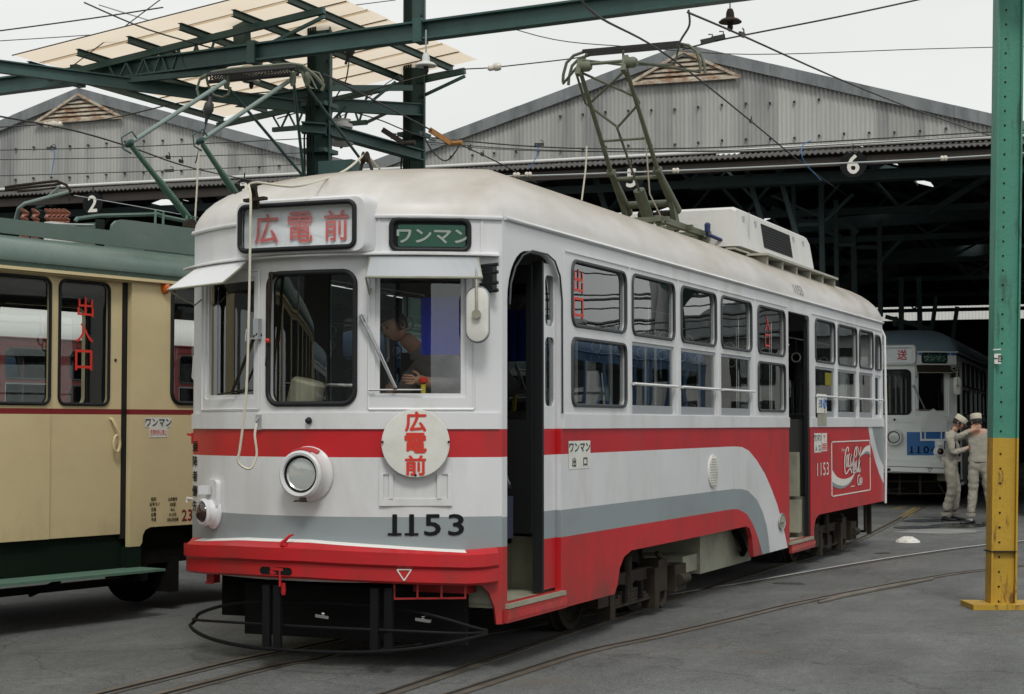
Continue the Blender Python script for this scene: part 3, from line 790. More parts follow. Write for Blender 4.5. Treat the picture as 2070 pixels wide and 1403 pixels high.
    x = MB(); x.lathe([(.106, .110), (.09, .120), (.05, .129), (.02, .132), (.001, .132)], 24, m, 0, False, False); x.build('lens', 'flatglass', hl, smooth=60)
    if full:
        x = MB(); c = SF(.03, 1.235, .12)
        x.tube([SF(.03, 1.235, .03) + Vector((0, 0, 0)) + Vector((.160 * math.sin(a) , 0, .160 * math.cos(a))) for a in [R_(t) for t in range(-32, 36, 8)]], .02, 6)
        x.tube([SF(.03, 1.235, .10) + Vector((.05 * t, -.005, .165 - .010 * t * t)) for t in (-1.4, -.7, 0, .7, 1.4)], .008, 6)
        x.build('hinge', P['red'], hl, smooth=50)
        x = MB(); x.box(-.015, .015, -.02, .02, -.18, -.15, 0, Matrix.Translation(SF(.05, 1.235, .12))); x.tube([SF(-.01, 1.06, .12), SF(.04, 1.065, .13), SF(.08, 1.06, .12)], .006, 5); x.build('latch', 'iron', hl)
    # ---------- marker lamp
    for s_, zz in ((-.865, .955),) if full else ((.86, .955),):
        mk = MB(); m = lampM(s_, zz, 0)
        mk.lathe([(.115, 0), (.115, .012), (.095, .025), (.085, .065), (.095, .07), (.097, .085), (.082, .098), (.068, .09)], 24, m, 0, True, False)
        bx = rrect(s_ - .07, s_ + .085, zz + .02, zz + .225, .035)
        mk.prism([SF(a, b, .001) for a, b in bx], nF(s_) * .035)
        mk.box(-.045, .035, -.03, .0, .125, .185, 0, Matrix.Translation(SF(s_, zz, .06)))
        ml = mk.build('marker_lamp', P['white'], root, smooth=40)
        x = MB(); x.lathe([(.070, .08), (.064, .10), (.048, .118), (.024, .128), (.001, .131)], 20, m, 0, True, False); x.build('lens', 'taillens', ml, smooth=60)
        if full:
            for k in range(10):
                pass
    # ---------- destination box and route sign
    db = MB()
    a0, a1 = -.50, .46
    def hsec(s, o0):
        return None
    lpo = rrect(a0, a1, 2.69, 3.045, .06, 6); lpi = rrect(a0 + .035, a1 - .06, 2.717, 3.012, .045, 6)
    # straight box in front of the curved header
    def SD(s, z, off=0.0): return Vector((s, -.575 + .0 * s - (z - 2.71) * .03, z)) + Vector((0, -1, 0)) * off
    def SDc(s, z, off=0.0):
        e = max(0, abs(s + .04) - .30) ; return Vector((s, -.585 + e * e * .9, z)) + Vector((0, -1, 0)) * off
    nn = len(lpo)
    ring = lambda L, off, S: [S(a, b, off) for a, b in L]
    big = rrect(a0 - .02, a1 + .02, 2.678, 3.065, .07, 6)
    V = ring(big, -.16, SDc) + ring(big, -.045, SDc) + ring(lpo, .0, SDc) + ring(lpi, .0, SDc) + ring(lpi, -.03, SDc)
    V = [Vector((v.x, v.y + (.25 if i < nn else 0), v.z)) for i, v in enumerate(V)]
    F = []
    for r_ in range(4):
        for k in range(nn):
            l = (k + 1) % nn; F.append((r_ * nn + k, r_ * nn + l, (r_ + 1) * nn + l, (r_ + 1) * nn + k))
    db.add(V, F)
    dbo = db.build('destination_box', P['white'], root, smooth=25)
    if full:
        x = MB(); seal(lpi, SDc, .017, .006, x, 8); x.build('seal', 'rubber', dbo, smooth=60)
    x = MB(); x.add([SDc(a, b, -.05) for a, b in lpi], [tuple(range(len(lpi)))]); x.build('sign_film', 'signlit', dbo)
    mb = MB()
    for ch, cx_ in zip(P['dest'], P['destx']):
        text_mb(ch, .198, cx_ - .018, 2.866, SDc, off=-.046, bold=.022, xs=.9, mb=mb)
    mb.build('lettering', P['destmat'], dbo)
    x = MB(); x.add([SDc(a, b, -.015) for a, b in lpi], [tuple(range(len(lpi)))]); x.build('pane', 'signglass', dbo)
    os_ = MB(); lo = rrect(.575, 1.02, 2.705, 2.905, .045, 5)
    seal(lo, SF, .018, .008, os_, 8)
    oso = os_.build('route_sign', 'rubber', root, smooth=60)
    x = MB(); k_ = len(lo); x.add([SF(a, b, .004) for a, b in lo], [tuple(range(k_))])
    pane(lo, SF, .003, 'black', oso, 'sign_back')
    pane(rrect(.615, 1.0, 2.725, 2.87, .01), SF, .006, 'signgreen', oso, 'sign_film')
    mb = MB(); text_mb('ワンマン', .088, .82, 2.795, SF, off=.009, bold=.05, xs=.98, mb=mb); mb.build('lettering', 'signpale', oso)
    fr = MB()
    for s in (.50, 1.09): fr.add([SF(s - .006, 2.70, .006), SF(s + .006, 2.70, .006), SF(s + .006, 2.92, .006), SF(s - .006, 2.92, .006)], [(0, 1, 2, 3)])
    fr.build('header_seam', P['white'], root)
    # ---------- number on the front
    mb = MB()
    for ch, s in zip(P['num'], P['numx']):
        text_mb(ch, .135, s, P['numz'], SF, off=.004, bold=.028, xs=1.18, mb=mb)
        if ch == '1': mb.box(-.045, .045, -.002, .0, -.0675, -.052, 0, lampM2(s, P['numz']))
    mb.build('fleet_number', 'textblack', root)
    # ---------- visors
    def visor(s0, s1, z0, z1, o1, mt):
        v = MB(); K = 10
        A = [SF(s0 + (s1 - s0) * k / K, z0, .05) for k in range(K + 1)]
        a = SF(s0, z1, o1); b = SF(s1, z1, o1)
        B = [a + (b - a) * k / K for k in range(K + 1)]
        n_ = Vector((0, 0, .006))
        vs = A + B + [p + n_ for p in A] + [p + n_ for p in B]
        o = K + 1; F = []
        for k in range(K):
            F += [(k, k + 1, o + k + 1, o + k), (2 * o + k, 3 * o + k, 3 * o + k + 1, 2 * o + k + 1), (o + k, o + k + 1, 3 * o + k + 1, 3 * o + k), (k, 2 * o + k, 2 * o + k + 1, k + 1)]
        F += [(0, o, 3 * o, 2 * o), (K, 2 * o + K, 3 * o + K, o + K)]
        v.add(vs, F)
        vo = v.build('sun_visor', mt, root)
        e = MB(); e.tube([A[0], a, b, A[-1]], .009, 6)
        e.tube([SF(s0, z1 - .06, .01), SF(s0, z1 - .10, .06), a * .5 + SF(s0, z1 - .06, .01) * .5 - Vector((0, 0, .04)), a], .007, 5)
        e.build('visor_edge', 'cream', vo, smooth=50)
    visor(.45, 1.06, 2.655, 2.51, .20, P['visor'])
    if full: visor(-1.05, -.45, 2.655, 2.50, .26, P['white'])
    # ---------- mirror
    mi_ = MB(); c = SF(1.02, 2.25, .20) + Vector((.10, 0, 0))
    if full: c = onX(966, 636, 1.13)
    base_ = c + Vector((0, .05, 0)); fwd = (CAM - c).normalized() if False else Vector((.25, -1, 0)).normalized(); rt = Vector((1, .25, 0)).normalized()
    lp = rrect(-.075, .075, -.18, .18, .074, 8)
    V1 = [c + rt * a + Vector((0, 0, b)) for a, b in lp]; V2 = [c + rt * a * .95 + Vector((0, 0, b * .97)) + fwd * .022 for a, b in lp]
    V0 = [v - fwd * .03 for v in V1]; k_ = len(lp)
    V3 = [c + rt * a * .55 + Vector((0, 0, b * .72)) + fwd * .035 for a, b in lp]
    F = []
    for r_ in range(3):
        for k in range(k_):
            l = (k + 1) % k_; F.append((r_ * k_ + k, r_ * k_ + l, (r_ + 1) * k_ + l, (r_ + 1) * k_ + k))
    F += [tuple(range(k_ - 1, -1, -1)), tuple(3 * k_ + i for i in range(k_))]
    mi_.add(V0 + V1 + V2 + V3, F)
    mo = mi_.build('mirror', 'signwhite', root, smooth=50)
    ar = MB(); top = SF(1.06, 2.60, .03)
    ar.tube([top, top + Vector((.02, -.07, .0)), c + fwd * .05 + Vector((0, 0, .25)), c + fwd * .05], .009, 6)
    ar.lathe([(.03, 0), (.03, .02)], 10, Matrix.Translation(c + fwd * .045) @ fwd.to_track_quat('Z', 'Y').to_matrix().to_4x4())
    ar.build('mirror_arm', 'cream', mo, smooth=50)
    if full:
        hh = MB()
        hh.tube([V1[i] + fwd * .004 for i in range(k_)], .007, 5, closed=True); hh.build('mirror_rim', 'grey', mo, smooth=60)
    # black bracket with screws by the mirror
    bk = MB(); b0 = SF(1.13, 2.52, .03)
    bk.box(-.035, .035, -.04, .03, -.09, .09, 0, Matrix.Translation(b0))
    for dz in (.08, .03, -.04, -.09): bk.tube([b0 + Vector((-.06, -.03, dz)), b0 + Vector((.07, -.03, dz + .01))], .013, 6)
    bk.build('mirror_bracket', 'rubber', root)
    # ---------- wipers
    def wiper(p0, p1, s0, s1, mt='steel'):
        w = MB(); a = SF(*p0, .05); b = SF(*p1, .035)
        w.lathe([(.02, 0), (.02, .04)], 10, lampM(p0[0], p0[1], .0)); w.tube([a, b], .007, 6); w.tube([a + Vector((.02, 0, .01)), b + Vector((.012, 0, 0))], .006, 5)
        w.tube([SF(s0[0], s0[1], .03), SF(s1[0], s1[1], .03)], .006, 5)
        w.build('wiper', mt, root, smooth=50)
    wiper((.395, 2.26), (.60, 1.80), (.44, 1.785), (.76, 1.785))
    if full:
        wiper((-.255, 2.56), (-.275, 2.12), (-.265, 2.35), (-.30, 1.95), 'iron')
        wiper((-.38, 2.16), (-.62, 1.78), (-.78, 1.765), (-.45, 1.80), 'iron')
        x = MB(); x.lathe([(.001, -.02), (.016, -.012), (.02, 0), (.016, .012), (.001, .02)], 10, Matrix.Translation(SF(-.28, 2.12, .03))); x.build('red_knob', 'textred', root, smooth=60)
        x = MB(); x.box(-.02, .02, -.05, .0, -.07, .07, 0, Matrix.Translation(SF(-.385, 2.20, .0))); x.tube([SF(-.39, 2.14, .05), SF(-.44, 2.12, .07), SF(-.44, 2.2, .06)], .008, 5); x.build('wiper_motor', 'alu', root)
    # black washer nozzle on the waist rail
    x = MB(); x.lathe([(.018, 0), (.024, .012), (.016, .035), (.001, .04)], 12, lampM(.04, 1.585, .013)); x.build('horn_button', 'rubber', root, smooth=60)
    # ---------- underframe
    uf = MB()
    uf.box(-.95, .77, .2, 12.6, .50, .68); uf.box(-.95, .77, .0, .25, .22, .55); uf.box(.77, 1.12, 1.2, 7.6, .57, .69); uf.box(.77, 1.12, 8.9, 12.8, .57, .69)
    uf.build('underframe', 'under', root)
    for cy in (3.05, 10.35):
        bo = MB()
        for x in (-.98, .98):
            bo.bar((x, cy - 1.1, .30), (x, cy + 1.1, .30), .06, .10, 1)
            for yy in (cy - .75, cy + .75):
                bo.box(x - .08, x + .09, yy - .12, yy + .12, .13, .40, 1)
            for k in range(5):
                bo.box(x - .05, x + .06, cy - .50 + .06 * k, cy + .50 - .06 * k, .085 + .026 * k, .108 + .026 * k, 1)
            bo.tube([(x, cy, .20), (x, cy, .32)], .07, 10, 1); bo.tube([(x + .02, cy, .30), (x + .02, cy, .48)], .045, 10, 1)
            bo.box(x - .02, x + .1, cy - .62, cy - .5, .02, .30, 1); bo.box(x - .02, x + .1, cy + .5, cy + .62, -.0, .34, 1)
            bo.tube([(x + .06, cy + .66, .46), (x + .07, cy + .78, .40), (x + .07, cy + .86, .25), (x + .07, cy + .84, .05), (x + .05, cy + .78, -.01)], .022, 6, 1)
            bo.box(x - .02, x + .12, cy + 1.0, cy + 1.32, .10, .33, 1); bo.tube([(x + .13, cy + 1.06, .2), (x + .13, cy + 1.3, .2)], .05, 10, 1)
            for dy in (-.2, .2): bo.box(x - .03, x + .09, cy + dy - .03, cy + dy + .03, .12, .26, 0)
        bo.box(-.6, .6, cy - .9, cy + .9, .22, .46, 0)
        b_ = bo.build('bogie', ['under', 'iron'], root, smooth=40)
        for yy in (cy - .75, cy + .75):
            for x in (-.75, .75):
                w = MB(); mw = Matrix.Translation((x, yy, GZ + .005 + .33)) @ Matrix.Rotation(R_(90), 4, 'Y')
                w.lathe([(.06, -.06), (.28, -.05), (.345 if x > 0 else .33, -.045), (.345 if x > 0 else .33, -.02), (.33, .0), (.325, .055), (.28, .058), (.26, .02), (.10, .02), (.09, .08)], 32, mw)
                w.build('wheel', 'iron' if True else 'under', b_, smooth=30)
    if full:
        ub = MB(); ub.box(.35, .98, 5.2, 7.0, .16, .53); ub.box(.3, .95, 4.75, 5.2, .2, .35)
        ub.build('equipment_box', 'cream', root)
        ub = MB(); ub.tube([(1.0, 6.3, .5), (1.05, 6.35, .42), (1.05, 6.5, .3), (1.0, 6.6, .25)], .03, 8); 
        ub.build('air_hose', 'under', root)
        bx = MB()
        z0, z1 = .43, .535
        for a, b in ((.60, .60), (.735, .735), (.87, .87), (1.0, 1.0)): bx.bar(SF(a, z0, .02), SF(a, z1, .02), .012, .012, up=nF(.8))
        for z in (z0, z1): bx.bar(SF(.595, z, .02), SF(1.005, z, .02), .012, .012)
        bx.box(.6, 1.0, -.1, .05, z0 + .02, z1)
        bx.build('coupler_pocket', P['red'], root)
        bx = MB(); bx.box(-.95, -.89, -.20, -.12, .46, .52); bx.box(-.953, -.887, -.21, -.205, .455, .47); bx.build('foot_bracket', P['red'], root)
        sbx = MB(); sbx.box(-.82, -.60, .15, .5, .12, .52); sbx.build('sand_box', 'grey', root)
        # lifeguard hoop and slats
        lg = MB()
        def hoop(z_mid, z_end, yo, x1=1.12):
            return [Vector((x1 * t, -.06 - (yo) * (1 - t * t) ** .5, z_end + (z_mid - z_end) * (1 - abs(t) ** 3))) for t in [-1 + 2 * k / 28 for k in range(29)]]
        lg.tube(hoop(.09, .19, .55), .013, 6); lg.tube(hoop(.235, .20, .45), .010, 6); lg.tube(hoop(.37, .21, .22), .012, 6)
        lg.build('lifeguard_hoop', 'black', root, smooth=60)
        for s in (-.27, -.18, .50, .585):
            sl_ = MB()
            sl_.box(s - .028, s + .028, -.56 + s * s * .35, -.53 + s * s * .35, .08, .50)
            sl_.bar((s, -.54 + s * s * .35, .48), (s, .05, .50), .03, .02)
            sl_.build('lifeguard_slat', 'black', root)
        ht = MB()
        for s in (.10, .80): ht = MB(); ht.bar((s - .06, -.42 + s * .1, .30), (s + .04, -.42 + s * .1, .29), .03, .02); ht.bar((s - .02, -.4 + s * .1, .31), (s - .02, -.3, .32), .02, .012); ht.build('spring_tongue', 'chrome', root)
        bb = MB(); bb.box(-.75, .95, -.02, .02, .10, .46); bb.build('gate_board', 'black', root)
        rg = MB(); rg.box(-.8, .8, 13.2, 13.24, .05, .5); rg.tube([(.95, 12.95, .53), (.95, 12.95, .12), (.5, 13.3, .1)], .02, 6); rg.box(1.02, 1.08, 12.7, 12.76, .10, .53)
        rg.build('rear_lifeguard', 'iron', root)
    else:
        lg = MB()
        for z in (.12, .36): lg.tube([Vector((1.0 * t, -.3 + .25 * t * t, z)) for t in (-1, -.5, 0, .5, 1)], .015, 6)
        for s in (-.5, .1, .5): lg.box(s - .02, s + .02, -.3, -.27, .1, .5)
        lg.tube([(.75, -.1, .5), (.95, -.1, .12)], .015, 6)
        lg.build('lifeguard_frame', 'iron', root, smooth=50)
    return root
def lampM2(s, z):
    n_ = nF(s); u = Vector((-n_.y, n_.x, 0)); m = Matrix((u, -n_ * 1.0, Vector((0, 0, 1)))).transposed().to_4x4(); m.translation = SF(s, z, .004); return m
# ================================================================ fittings of the red and white tram
def ribbon(mb, pts, S, off=.004, mi=0):
    """pts: (u, v, half width) along a stroke"""
    V = []; n = len(pts)
    for i, (u, v, w) in enumerate(pts):
        a = pts[max(i - 1, 0)]; b = pts[min(i + 1, n - 1)]
        d = Vector((b[0] - a[0], b[1] - a[1])).normalized(); p = Vector((-d.y, d.x)) * w
        V += [S(u + p.x, v + p.y, off), S(u - p.x, v - p.y, off)]
    mb.add(V, [(2 * i, 2 * i + 1, 2 * i + 3, 2 * i + 2) for i in range(n - 1)], mi)
def smoothpts(P, k=6):
    out = []
    for i in range(len(P) - 1):
        p0 = P[max(i - 1, 0)]; p1 = P[i]; p2 = P[i + 1]; p3 = P[min(i + 2, len(P) - 1)]
        for j in range(k):
            t = j / k
            out.append(tuple(.5 * ((2 * b) + (-a + c) * t + (2 * a - 5 * b + 4 * c - d) * t * t + (-a + 3 * b - 3 * c + d) * t ** 3) for a, b, c, d in zip(p0, p1, p2, p3)))
    out.append(tuple(P[-1])); return out

def pantograph_z(root, Y=6.75, zr=3.49):
    p = empty('pantograph', (0, 0, 0), 0, root)
    m = MB()
    for x in (-.36, .36): m.bar((x, Y - .9, zr + .12), (x, Y + .75, zr + .12), .06, .06)
    for y in (Y - .8, Y, Y + .65): m.bar((-.45, y, zr + .12), (.45, y, zr + .12), .06, .05)
    for x in (-.36, .36):
        for y in (Y - .8, Y + .65): m.lathe([(.05, -.1), (.065, -.07), (.04, -.05), (.065, -.03), (.04, 0), (.06, .02), (.04, .05)], 12, Matrix.Translation((x, y, zr + .06)))
    m.build('base_frame', 'panto', p, smooth=40)
    pv = [Vector((x, Y + .02, zr + .30)) for x in (-.27, .27)]
    kn = [Vector((x, Y - .55, 4.14)) for x in (-.25, .25)]
    tp = [Vector((x, Y - 1.5, 5.03)) for x in (-.235, .235)]
    m = MB()
    for a, b in zip(pv, kn): m.tube([a, a + (b - a) * .5, b], [.055, .045, .032], 10); m.bar(a + Vector((0, .02, -.2)), a + (b - a) * .3, .05, .09)
    m.tube([pv[0] + (kn[0] - pv[0]) * .2, pv[1] + (kn[1] - pv[1]) * .2], .04, 8); m.tube([pv[0] + (kn[0] - pv[0]) * .85, pv[1] + (kn[1] - pv[1]) * .85], .022, 8)
    m.build('lower_arm', 'panto', p, smooth=50)
    m = MB()
    for a, b in zip(kn, tp): m.tube([a, b], [.026, .022], 8)
    def at(a, t): return kn[0].lerp(tp[0], t).lerp(kn[1].lerp(tp[1], t), a)
    m.tube([at(0, .32), at(1, .32)], .014, 6)
    for (a, t, b, u) in ((-.12, 1, -.12, .70), (-.12, .70, .42, .45), (.42, .45, 1.04, .66), (1.04, .66, .9, 1), (0, .98, 1, .72), (1, .98, 0, .70)):
        m.tube([at(a, t) + Vector((0, .03, 0)), at(b, u) + Vector((0, .03, 0))], .013, 6)
    m.tube([at(.42, .45), Vector((-.02, Y - .35, 3.98))], .014, 6)
    for q in kn: m.lathe([(.04, -.04), (.04, .04)], 10, Matrix.Translation(q) @ Matrix.Rotation(R_(90), 4, 'Y'))
    m.build('upper_arm', 'panto', p, smooth=50)
    m = MB(); m.tube([(-.02, Y - .35, 3.98), (0.02, Y - .12, 3.66)], .06, 12); m.build('air_cylinder', 'panto', p, smooth=40)
    m = MB()
    hy = Y - .6; hz = 5.40
    for q in tp: m.bar(q + Vector((0, -.05, -.06)), q + Vector((0, .03, .10)), .05, .05)
    for q in tp: m.lathe([(.035, -.06), (.055, -.03), (.055, .03), (.035, .06)], 10, Matrix.Translation(q + Vector((.06, 0, .03))) @ Matrix.Rotation(R_(90), 4, 'Y'))
    m.tube([tp[0] + Vector((0, 0, .05)), tp[1] + Vector((0, 0, .05))], .018, 6)
    L = [(-.74, -.30), (-.735, -.22), (-.70, -.10), (-.62, -.03), (-.5, 0)]
    for dy in (-.06, .10):
        m.tube([(x, hy + dy, hz + z) for x, z in L], .016, 6)
        m.tube([(-x, hy + dy, hz + z) for x, z in L], .016, 6)
    m.tube([tp[0] + Vector((0, 0, .06)), (-.76, hy, hz - .30)], .014, 6); m.tube([tp[1] + Vector((0, 0, .08)), (.2, hy - .5, hz - .25), (.72, hy, hz - .30)], .014, 6)
    m.tube([tp[0] + Vector((0, 0, .1)), (.0, hy - .4, hz - .24), (.45, hy, hz - .2), (.5, hy, hz)], .013, 6)
    m.tube([(-.5, hy, hz), (-.55, hy - .1, hz - .25)], .012, 6); m.tube([(-.1, hy, hz), (-.1, hy, hz - .22)], .012, 6)
    m.build('head_frame', 'panto', p, smooth=50)
    m = MB()
    for dy in (-.06, .10): m.bar((-.52, hy + dy, hz + .005), (.52, hy + dy, hz + .005), .035, .035)
    m.build('contact_strip', 'pantotop', p)
    m = MB()
    for x0, y in ((-.18, Y + .12), (.02, Y + .12)):
        m.tube([(x0 + .17 * k / 60, y + .05 * math.cos(k * .75), zr + .27 + .05 * math.sin(k * .75)) for k in range(61)], .012, 5)
    m.build('coil_spring', 'iron', p, smooth=60)
    m = MB(); m.tube([at(1, .7) + Vector((0, -.02, 0)), Vector((.23, Y - .9, 4.5)), Vector((.18, Y - .6, 3.9)), Vector((.2, Y - .2, 3.65))], .008, 5)
    m.build('pull_rope', 'rope', p, smooth=60)
    m = MB(); m.tube([(.45, Y + .5, zr + .1), (.55, Y + .7, zr + .05), (.6, Y + .9, zr - .02)], .02, 6); m.lathe([(.03, 0), (.035, .08), (.02, .1)], 10, Matrix.Translation((.46, Y + .5, zr + .12)))
    m.build('cable', 'navy', p)
    return p

def fit_1153(root):
    # air conditioner
    m = MB(); y0, y1 = 7.56, 10.75
    prof = [(-.70, 3.88), (-.66, 3.905), (.66, 3.905), (.70, 3.88), (.76, 3.47), (-.76, 3.47)]
    def sec(y, dz=0, k=1): return [Vector((x * k, y, z + dz if z > 3.6 else z)) for x, z in prof]
    vs = sec(y0 - .06, -.03, .99) + sec(y0, 0) + sec(y1, 0) + sec(y1 + .2, -.06, .99)
    vs[4].y = vs[5].y = y0 - .12
    F = [tuple(reversed(range(6)))]
    for r in range(3):
        for k in range(6):
            l = (k + 1) % 6; F.append((r * 6 + k, r * 6 + l, (r + 1) * 6 + l, (r + 1) * 6 + k))
    F.append(tuple(18 + k for k in range(6)))
    m.add(vs, F); ac = m.build('air_conditioner', 'ac', root, smooth=30)
    def SA(s, z, off=0): return Vector((.70 + (3.88 - z) * .146 + off, s, z))
    m = MB(); q = [(8.50, 3.60), (9.80, 3.60), (9.80, 3.80), (8.50, 3.80)]
    q = rrect(8.5, 9.82, 3.55, 3.82, .01)
    m.add([SA(a, b, .002) for a, b in q], [tuple(range(len(q)))])
    for k in range(34): m.bar(SA(8.5 + 1.32 * k / 33, 3.55, .005), SA(8.5 + 1.32 * k / 33, 3.82, .005), .006, .004, 1)
    for k in range(9): m.bar(SA(8.5, 3.56 + .26 * k / 8, .006), SA(9.82, 3.56 + .26 * k / 8, .006), .004, .006, 1)
    m.build('grille', ['black', 'mesh'], ac)
    m = MB()
    for s in (7.75, 8.25, 10.0, 10.5): m.box(SA(s, 3.8).x + .001, SA(s, 3.8).x + .012, s - .03, s + .03, 3.76, 3.82)
    m.box(-.32, -.22, y0 - .085, y0 - .07, 3.72, 3.8); m.box(.0, .08, y0 - .105, y0 - .09, 3.5, 3.56)
    m.box(SA(7.9, 3.6).x, SA(7.9, 3.6).x + .004, 7.88, 7.895, 3.48, 3.88)
    m.build('latch', 'alu', ac)
    # walkway
    m = MB(); y0, y1 = 7.6, 11.1
    m.box(.78, 1.02, y0, y1, 3.375, 3.40); m.box(.70, .80, 7.1, 7.7, 3.40, 3.42)
    for k in range(6):
        y = y0 + .1 + (y1 - y0 - .2) * k / 5
        m.box(.60, 1.0, y - .012, y + .012, 3.24, 3.374)
    for k in range(5):
        y = y0 + .4 + (y1 - y0 - .2) * k / 5; m.box(.74, .78, y - .14, y + .14, 3.31, 3.33)
    m.build('roof_walkway', 'cream_roof', root)
    pantograph_z(root)
    # hooks, post and rope on the front of the roof
    m = MB(); a = atD(511, 402, 11.45); b = atD(511, 380, 11.45)
    m.bar(a + Vector((0, 0.05, -.06)), b, .045, .03); m.lathe([(.028, -.02), (.028, .02)], 12, Matrix.Translation(b) @ Matrix.Rotation(R_(90), 4, 'Y')); m.bar(a + Vector((-.06, 0, -.01)), a + Vector((.1, 0, .0)), .05, .02)
    m.build('rope_guide', 'iron', root, smooth=40)
    m = MB(); P0 = onY(742, 352, .9); P1 = onY(739, 318, .9)
    for dx in (-.07, .07): m.bar(P0 + Vector((dx, 0, -.06)), P1 + Vector((dx * .35, 0, -.01)), .03, .012)
    m.lathe([(.045, -.015), (.03, 0), (.045, .015)], 14, Matrix.Translation(P1) @ Matrix.Rotation(R_(90), 4, 'Y'))
    m.build('rope_pulley', 'iron', root, smooth=40)
    D1 = (P1 - CAM).dot(FW); P1 = P1 + Vector((0, 0, .03)); b = b + Vector((0, -.01, .03))
    m = MB()
    rp = [tuple(P1), tuple(atD(700, 343, D1 * .83 + 11.45 * .17)), tuple(atD(650, 364, D1 * .5 + 11.45 * .45)), tuple(atD(590, 377, D1 * .25 + 11.45 * .70)), tuple(b), tuple(atD(507, 410, 11.36)), tuple(atD(504, 600, 11.33)), tuple(atD(498, 790, 11.3)), tuple(atD(486, 900, 11.3)), tuple(atD(481, 930, 11.3)),
          tuple(atD(492, 944, 11.3)), tuple(atD(508, 946, 11.3)), tuple(atD(519, 920, 11.32)), tuple(atD(515, 880, 11.33)), tuple(atD(519, 856, 11.36))]
    m.tube([Vector(q) for q in smoothpts(rp, 5)], .0085, 6)
    m.tube([P1, onY(780, 355, 1.4)], .008, 5)
    m.build('trolley_rope', 'rope', root, smooth=60)
    m = MB(); c = SF(-.37, 1.575, .014); m.box(-.022, .022, -.008, .004, -.05, .05, 0, Matrix.Translation(c)); m.tube([c + Vector((0, -.01, .03)), c + Vector((0, -.035, .01)), c + Vector((0, -.01, -.01))], .006, 5)
    m.build('rope_cleat', 'alu', root)
    for px, py in ((490, 395), (610, 368)):
        c = onY(px, py, .1); m = MB(); m.tube([c + Vector((-.06, 0, -.04)), c + Vector((-.06, 0, .02)), c + Vector((.06, 0, .02)), c + Vector((.06, 0, -.04))], .011, 6); m.build('roof_handle', 'iron', root, smooth=40)
    # disc with its holder
    m = MB()
    bd = [(.505, 1.03), (.93, 1.03), (.93, 1.345), (.505, 1.345)]
    m.prism([SF(a, b, .002) for a, b in ((.505, 1.235), (.93, 1.235), (.93, 1.345), (.505, 1.345))], nF(.72) * .012)
    for (a, b, c, d) in ((.505, .53, 1.03, 1.235), (.905, .93, 1.03, 1.235), (.565, .59, 1.075, 1.235), (.845, .87, 1.075, 1.235), (.53, .905, 1.03, 1.075)):
        m.prism([SF(x, z, .003) for x, z in ((a, c), (b, c), (b, d), (a, d))], nF(.72) * .014)
    hol = m.build('plate_holder', 'white', root)
    n_ = nF(.72); c = SF(.722, 1.437, .055); u = Vector((-n_.y, n_.x, 0)); Z = Vector((0, 0, 1))
    MD = Matrix((u, Z, n_)).transposed().to_4x4(); MD.translation = c
    m = MB(); m.lathe([(.219, -.008), (.222, 0), (.219, .006), (.21, .007)], 48, MD); dsc = m.build('line_disc', 'signwhite', root, smooth=40)
    SD = lambda s, z, off=0: c + u * s + Z * z + n_ * (off + .008)
    mb = MB()
    for ch, z in zip('広電前', (.142, .003, -.142)): text_mb(ch, .125, .0, z, SD, off=.002, bold=.05, xs=1.08, mb=mb)
    mb.build('lettering', 'textred', dsc)
    m = MB()
    for s, z in ((-.215, .01), (.215, .01), (0, -.205)): m.lathe([(.008, 0), (.008, .02), (.003, .025)], 8, MD @ Matrix.Translation((s, z, .0)))
    m.build('clip', 'iron', dsc)
    # vertical writing at the front left corner
    mb = MB()
    for i, ch in enumerate('乗降者優先'): text_mb(ch, .075, -1.155, 1.405 - .105 * i, SF, off=.004, bold=.03, xs=1.1, mb=mb)
    mb.build('corner_lettering', 'textblack', root)
    # handles on the left corner
    m = MB(); m.tube([(-1.2, .10, 2.05), (-1.26, .10, 2.05), (-1.27, .10, 1.90), (-1.24, .10, 1.86), (-1.2, .10, 1.88)], .012, 6); m.tube([(-1.2, .08, 1.02), (-1.3, .08, 1.03), (-1.3, .08, 1.0)], .012, 6); m.build('grab_handle', 'signwhite', root, smooth=50)
    m = MB(); m.box(-1.25, -1.2, .05, .12, 1.42, 1.50); m.bar((-1.25, .08, 1.48), (-1.30, .08, 1.49), .02, .015); m.build('red_bracket', 'red', root)
    # stickers by the doors
    def sticker(a, b, z0, z1, rows, base='signwhite', tm='textgreen', S=SR, off=.0025, name='sticker'):
        m = MB(); q = [(a, z0), (b, z0), (b, z1), (a, z1)]
        m.add([S(x, z, off) for x, z in q], [(0, 1, 2, 3)]); o = m.build(name, base, root)
        mb = MB()
        for (t, h, cx_, cz_, xs, bo) in rows: text_mb(t, h, cx_, cz_, S, off=off + .002, bold=bo, xs=xs, mb=mb)
        if rows: mb.build('lettering', tm, o)
        return o
    sticker(1.21, 1.66, 1.235, 1.44, [('ワンマン', .062, 1.435, 1.392, 1.42, .04), ('出', .065, 1.32, 1.285, 1.3, .05), ('口', .058, 1.55, 1.285, 1.45, .05)])
    sticker(8.93, 9.28, 1.24, 1.46, [('ワンマン', .07, 9.105, 1.405, 1.0, .04), ('入', .065, 9.02, 1.29, 1.2, .05), ('口', .06, 9.19, 1.29, 1.3, .05)])
    o = sticker(9.30, 9.58, 1.25, 1.46, [('乗降\n口', .08, 9.44, 1.4, 1.0, .0)], tm='textred')
    m = MB(); [m.box(1.2045, 1.206, 9.33, 9.55, 1.27 + .02 * k, 1.28 + .02 * k) for k in range(4)]; m.build('red_lines', 'textred', o)
    m = MB()
    for k in range(6): m.box(1.2005, 1.206, 9.68, 9.78, 1.32 + .022 * k, 1.33 + .022 * k)
    m.build('small_louvre', 'red', root)
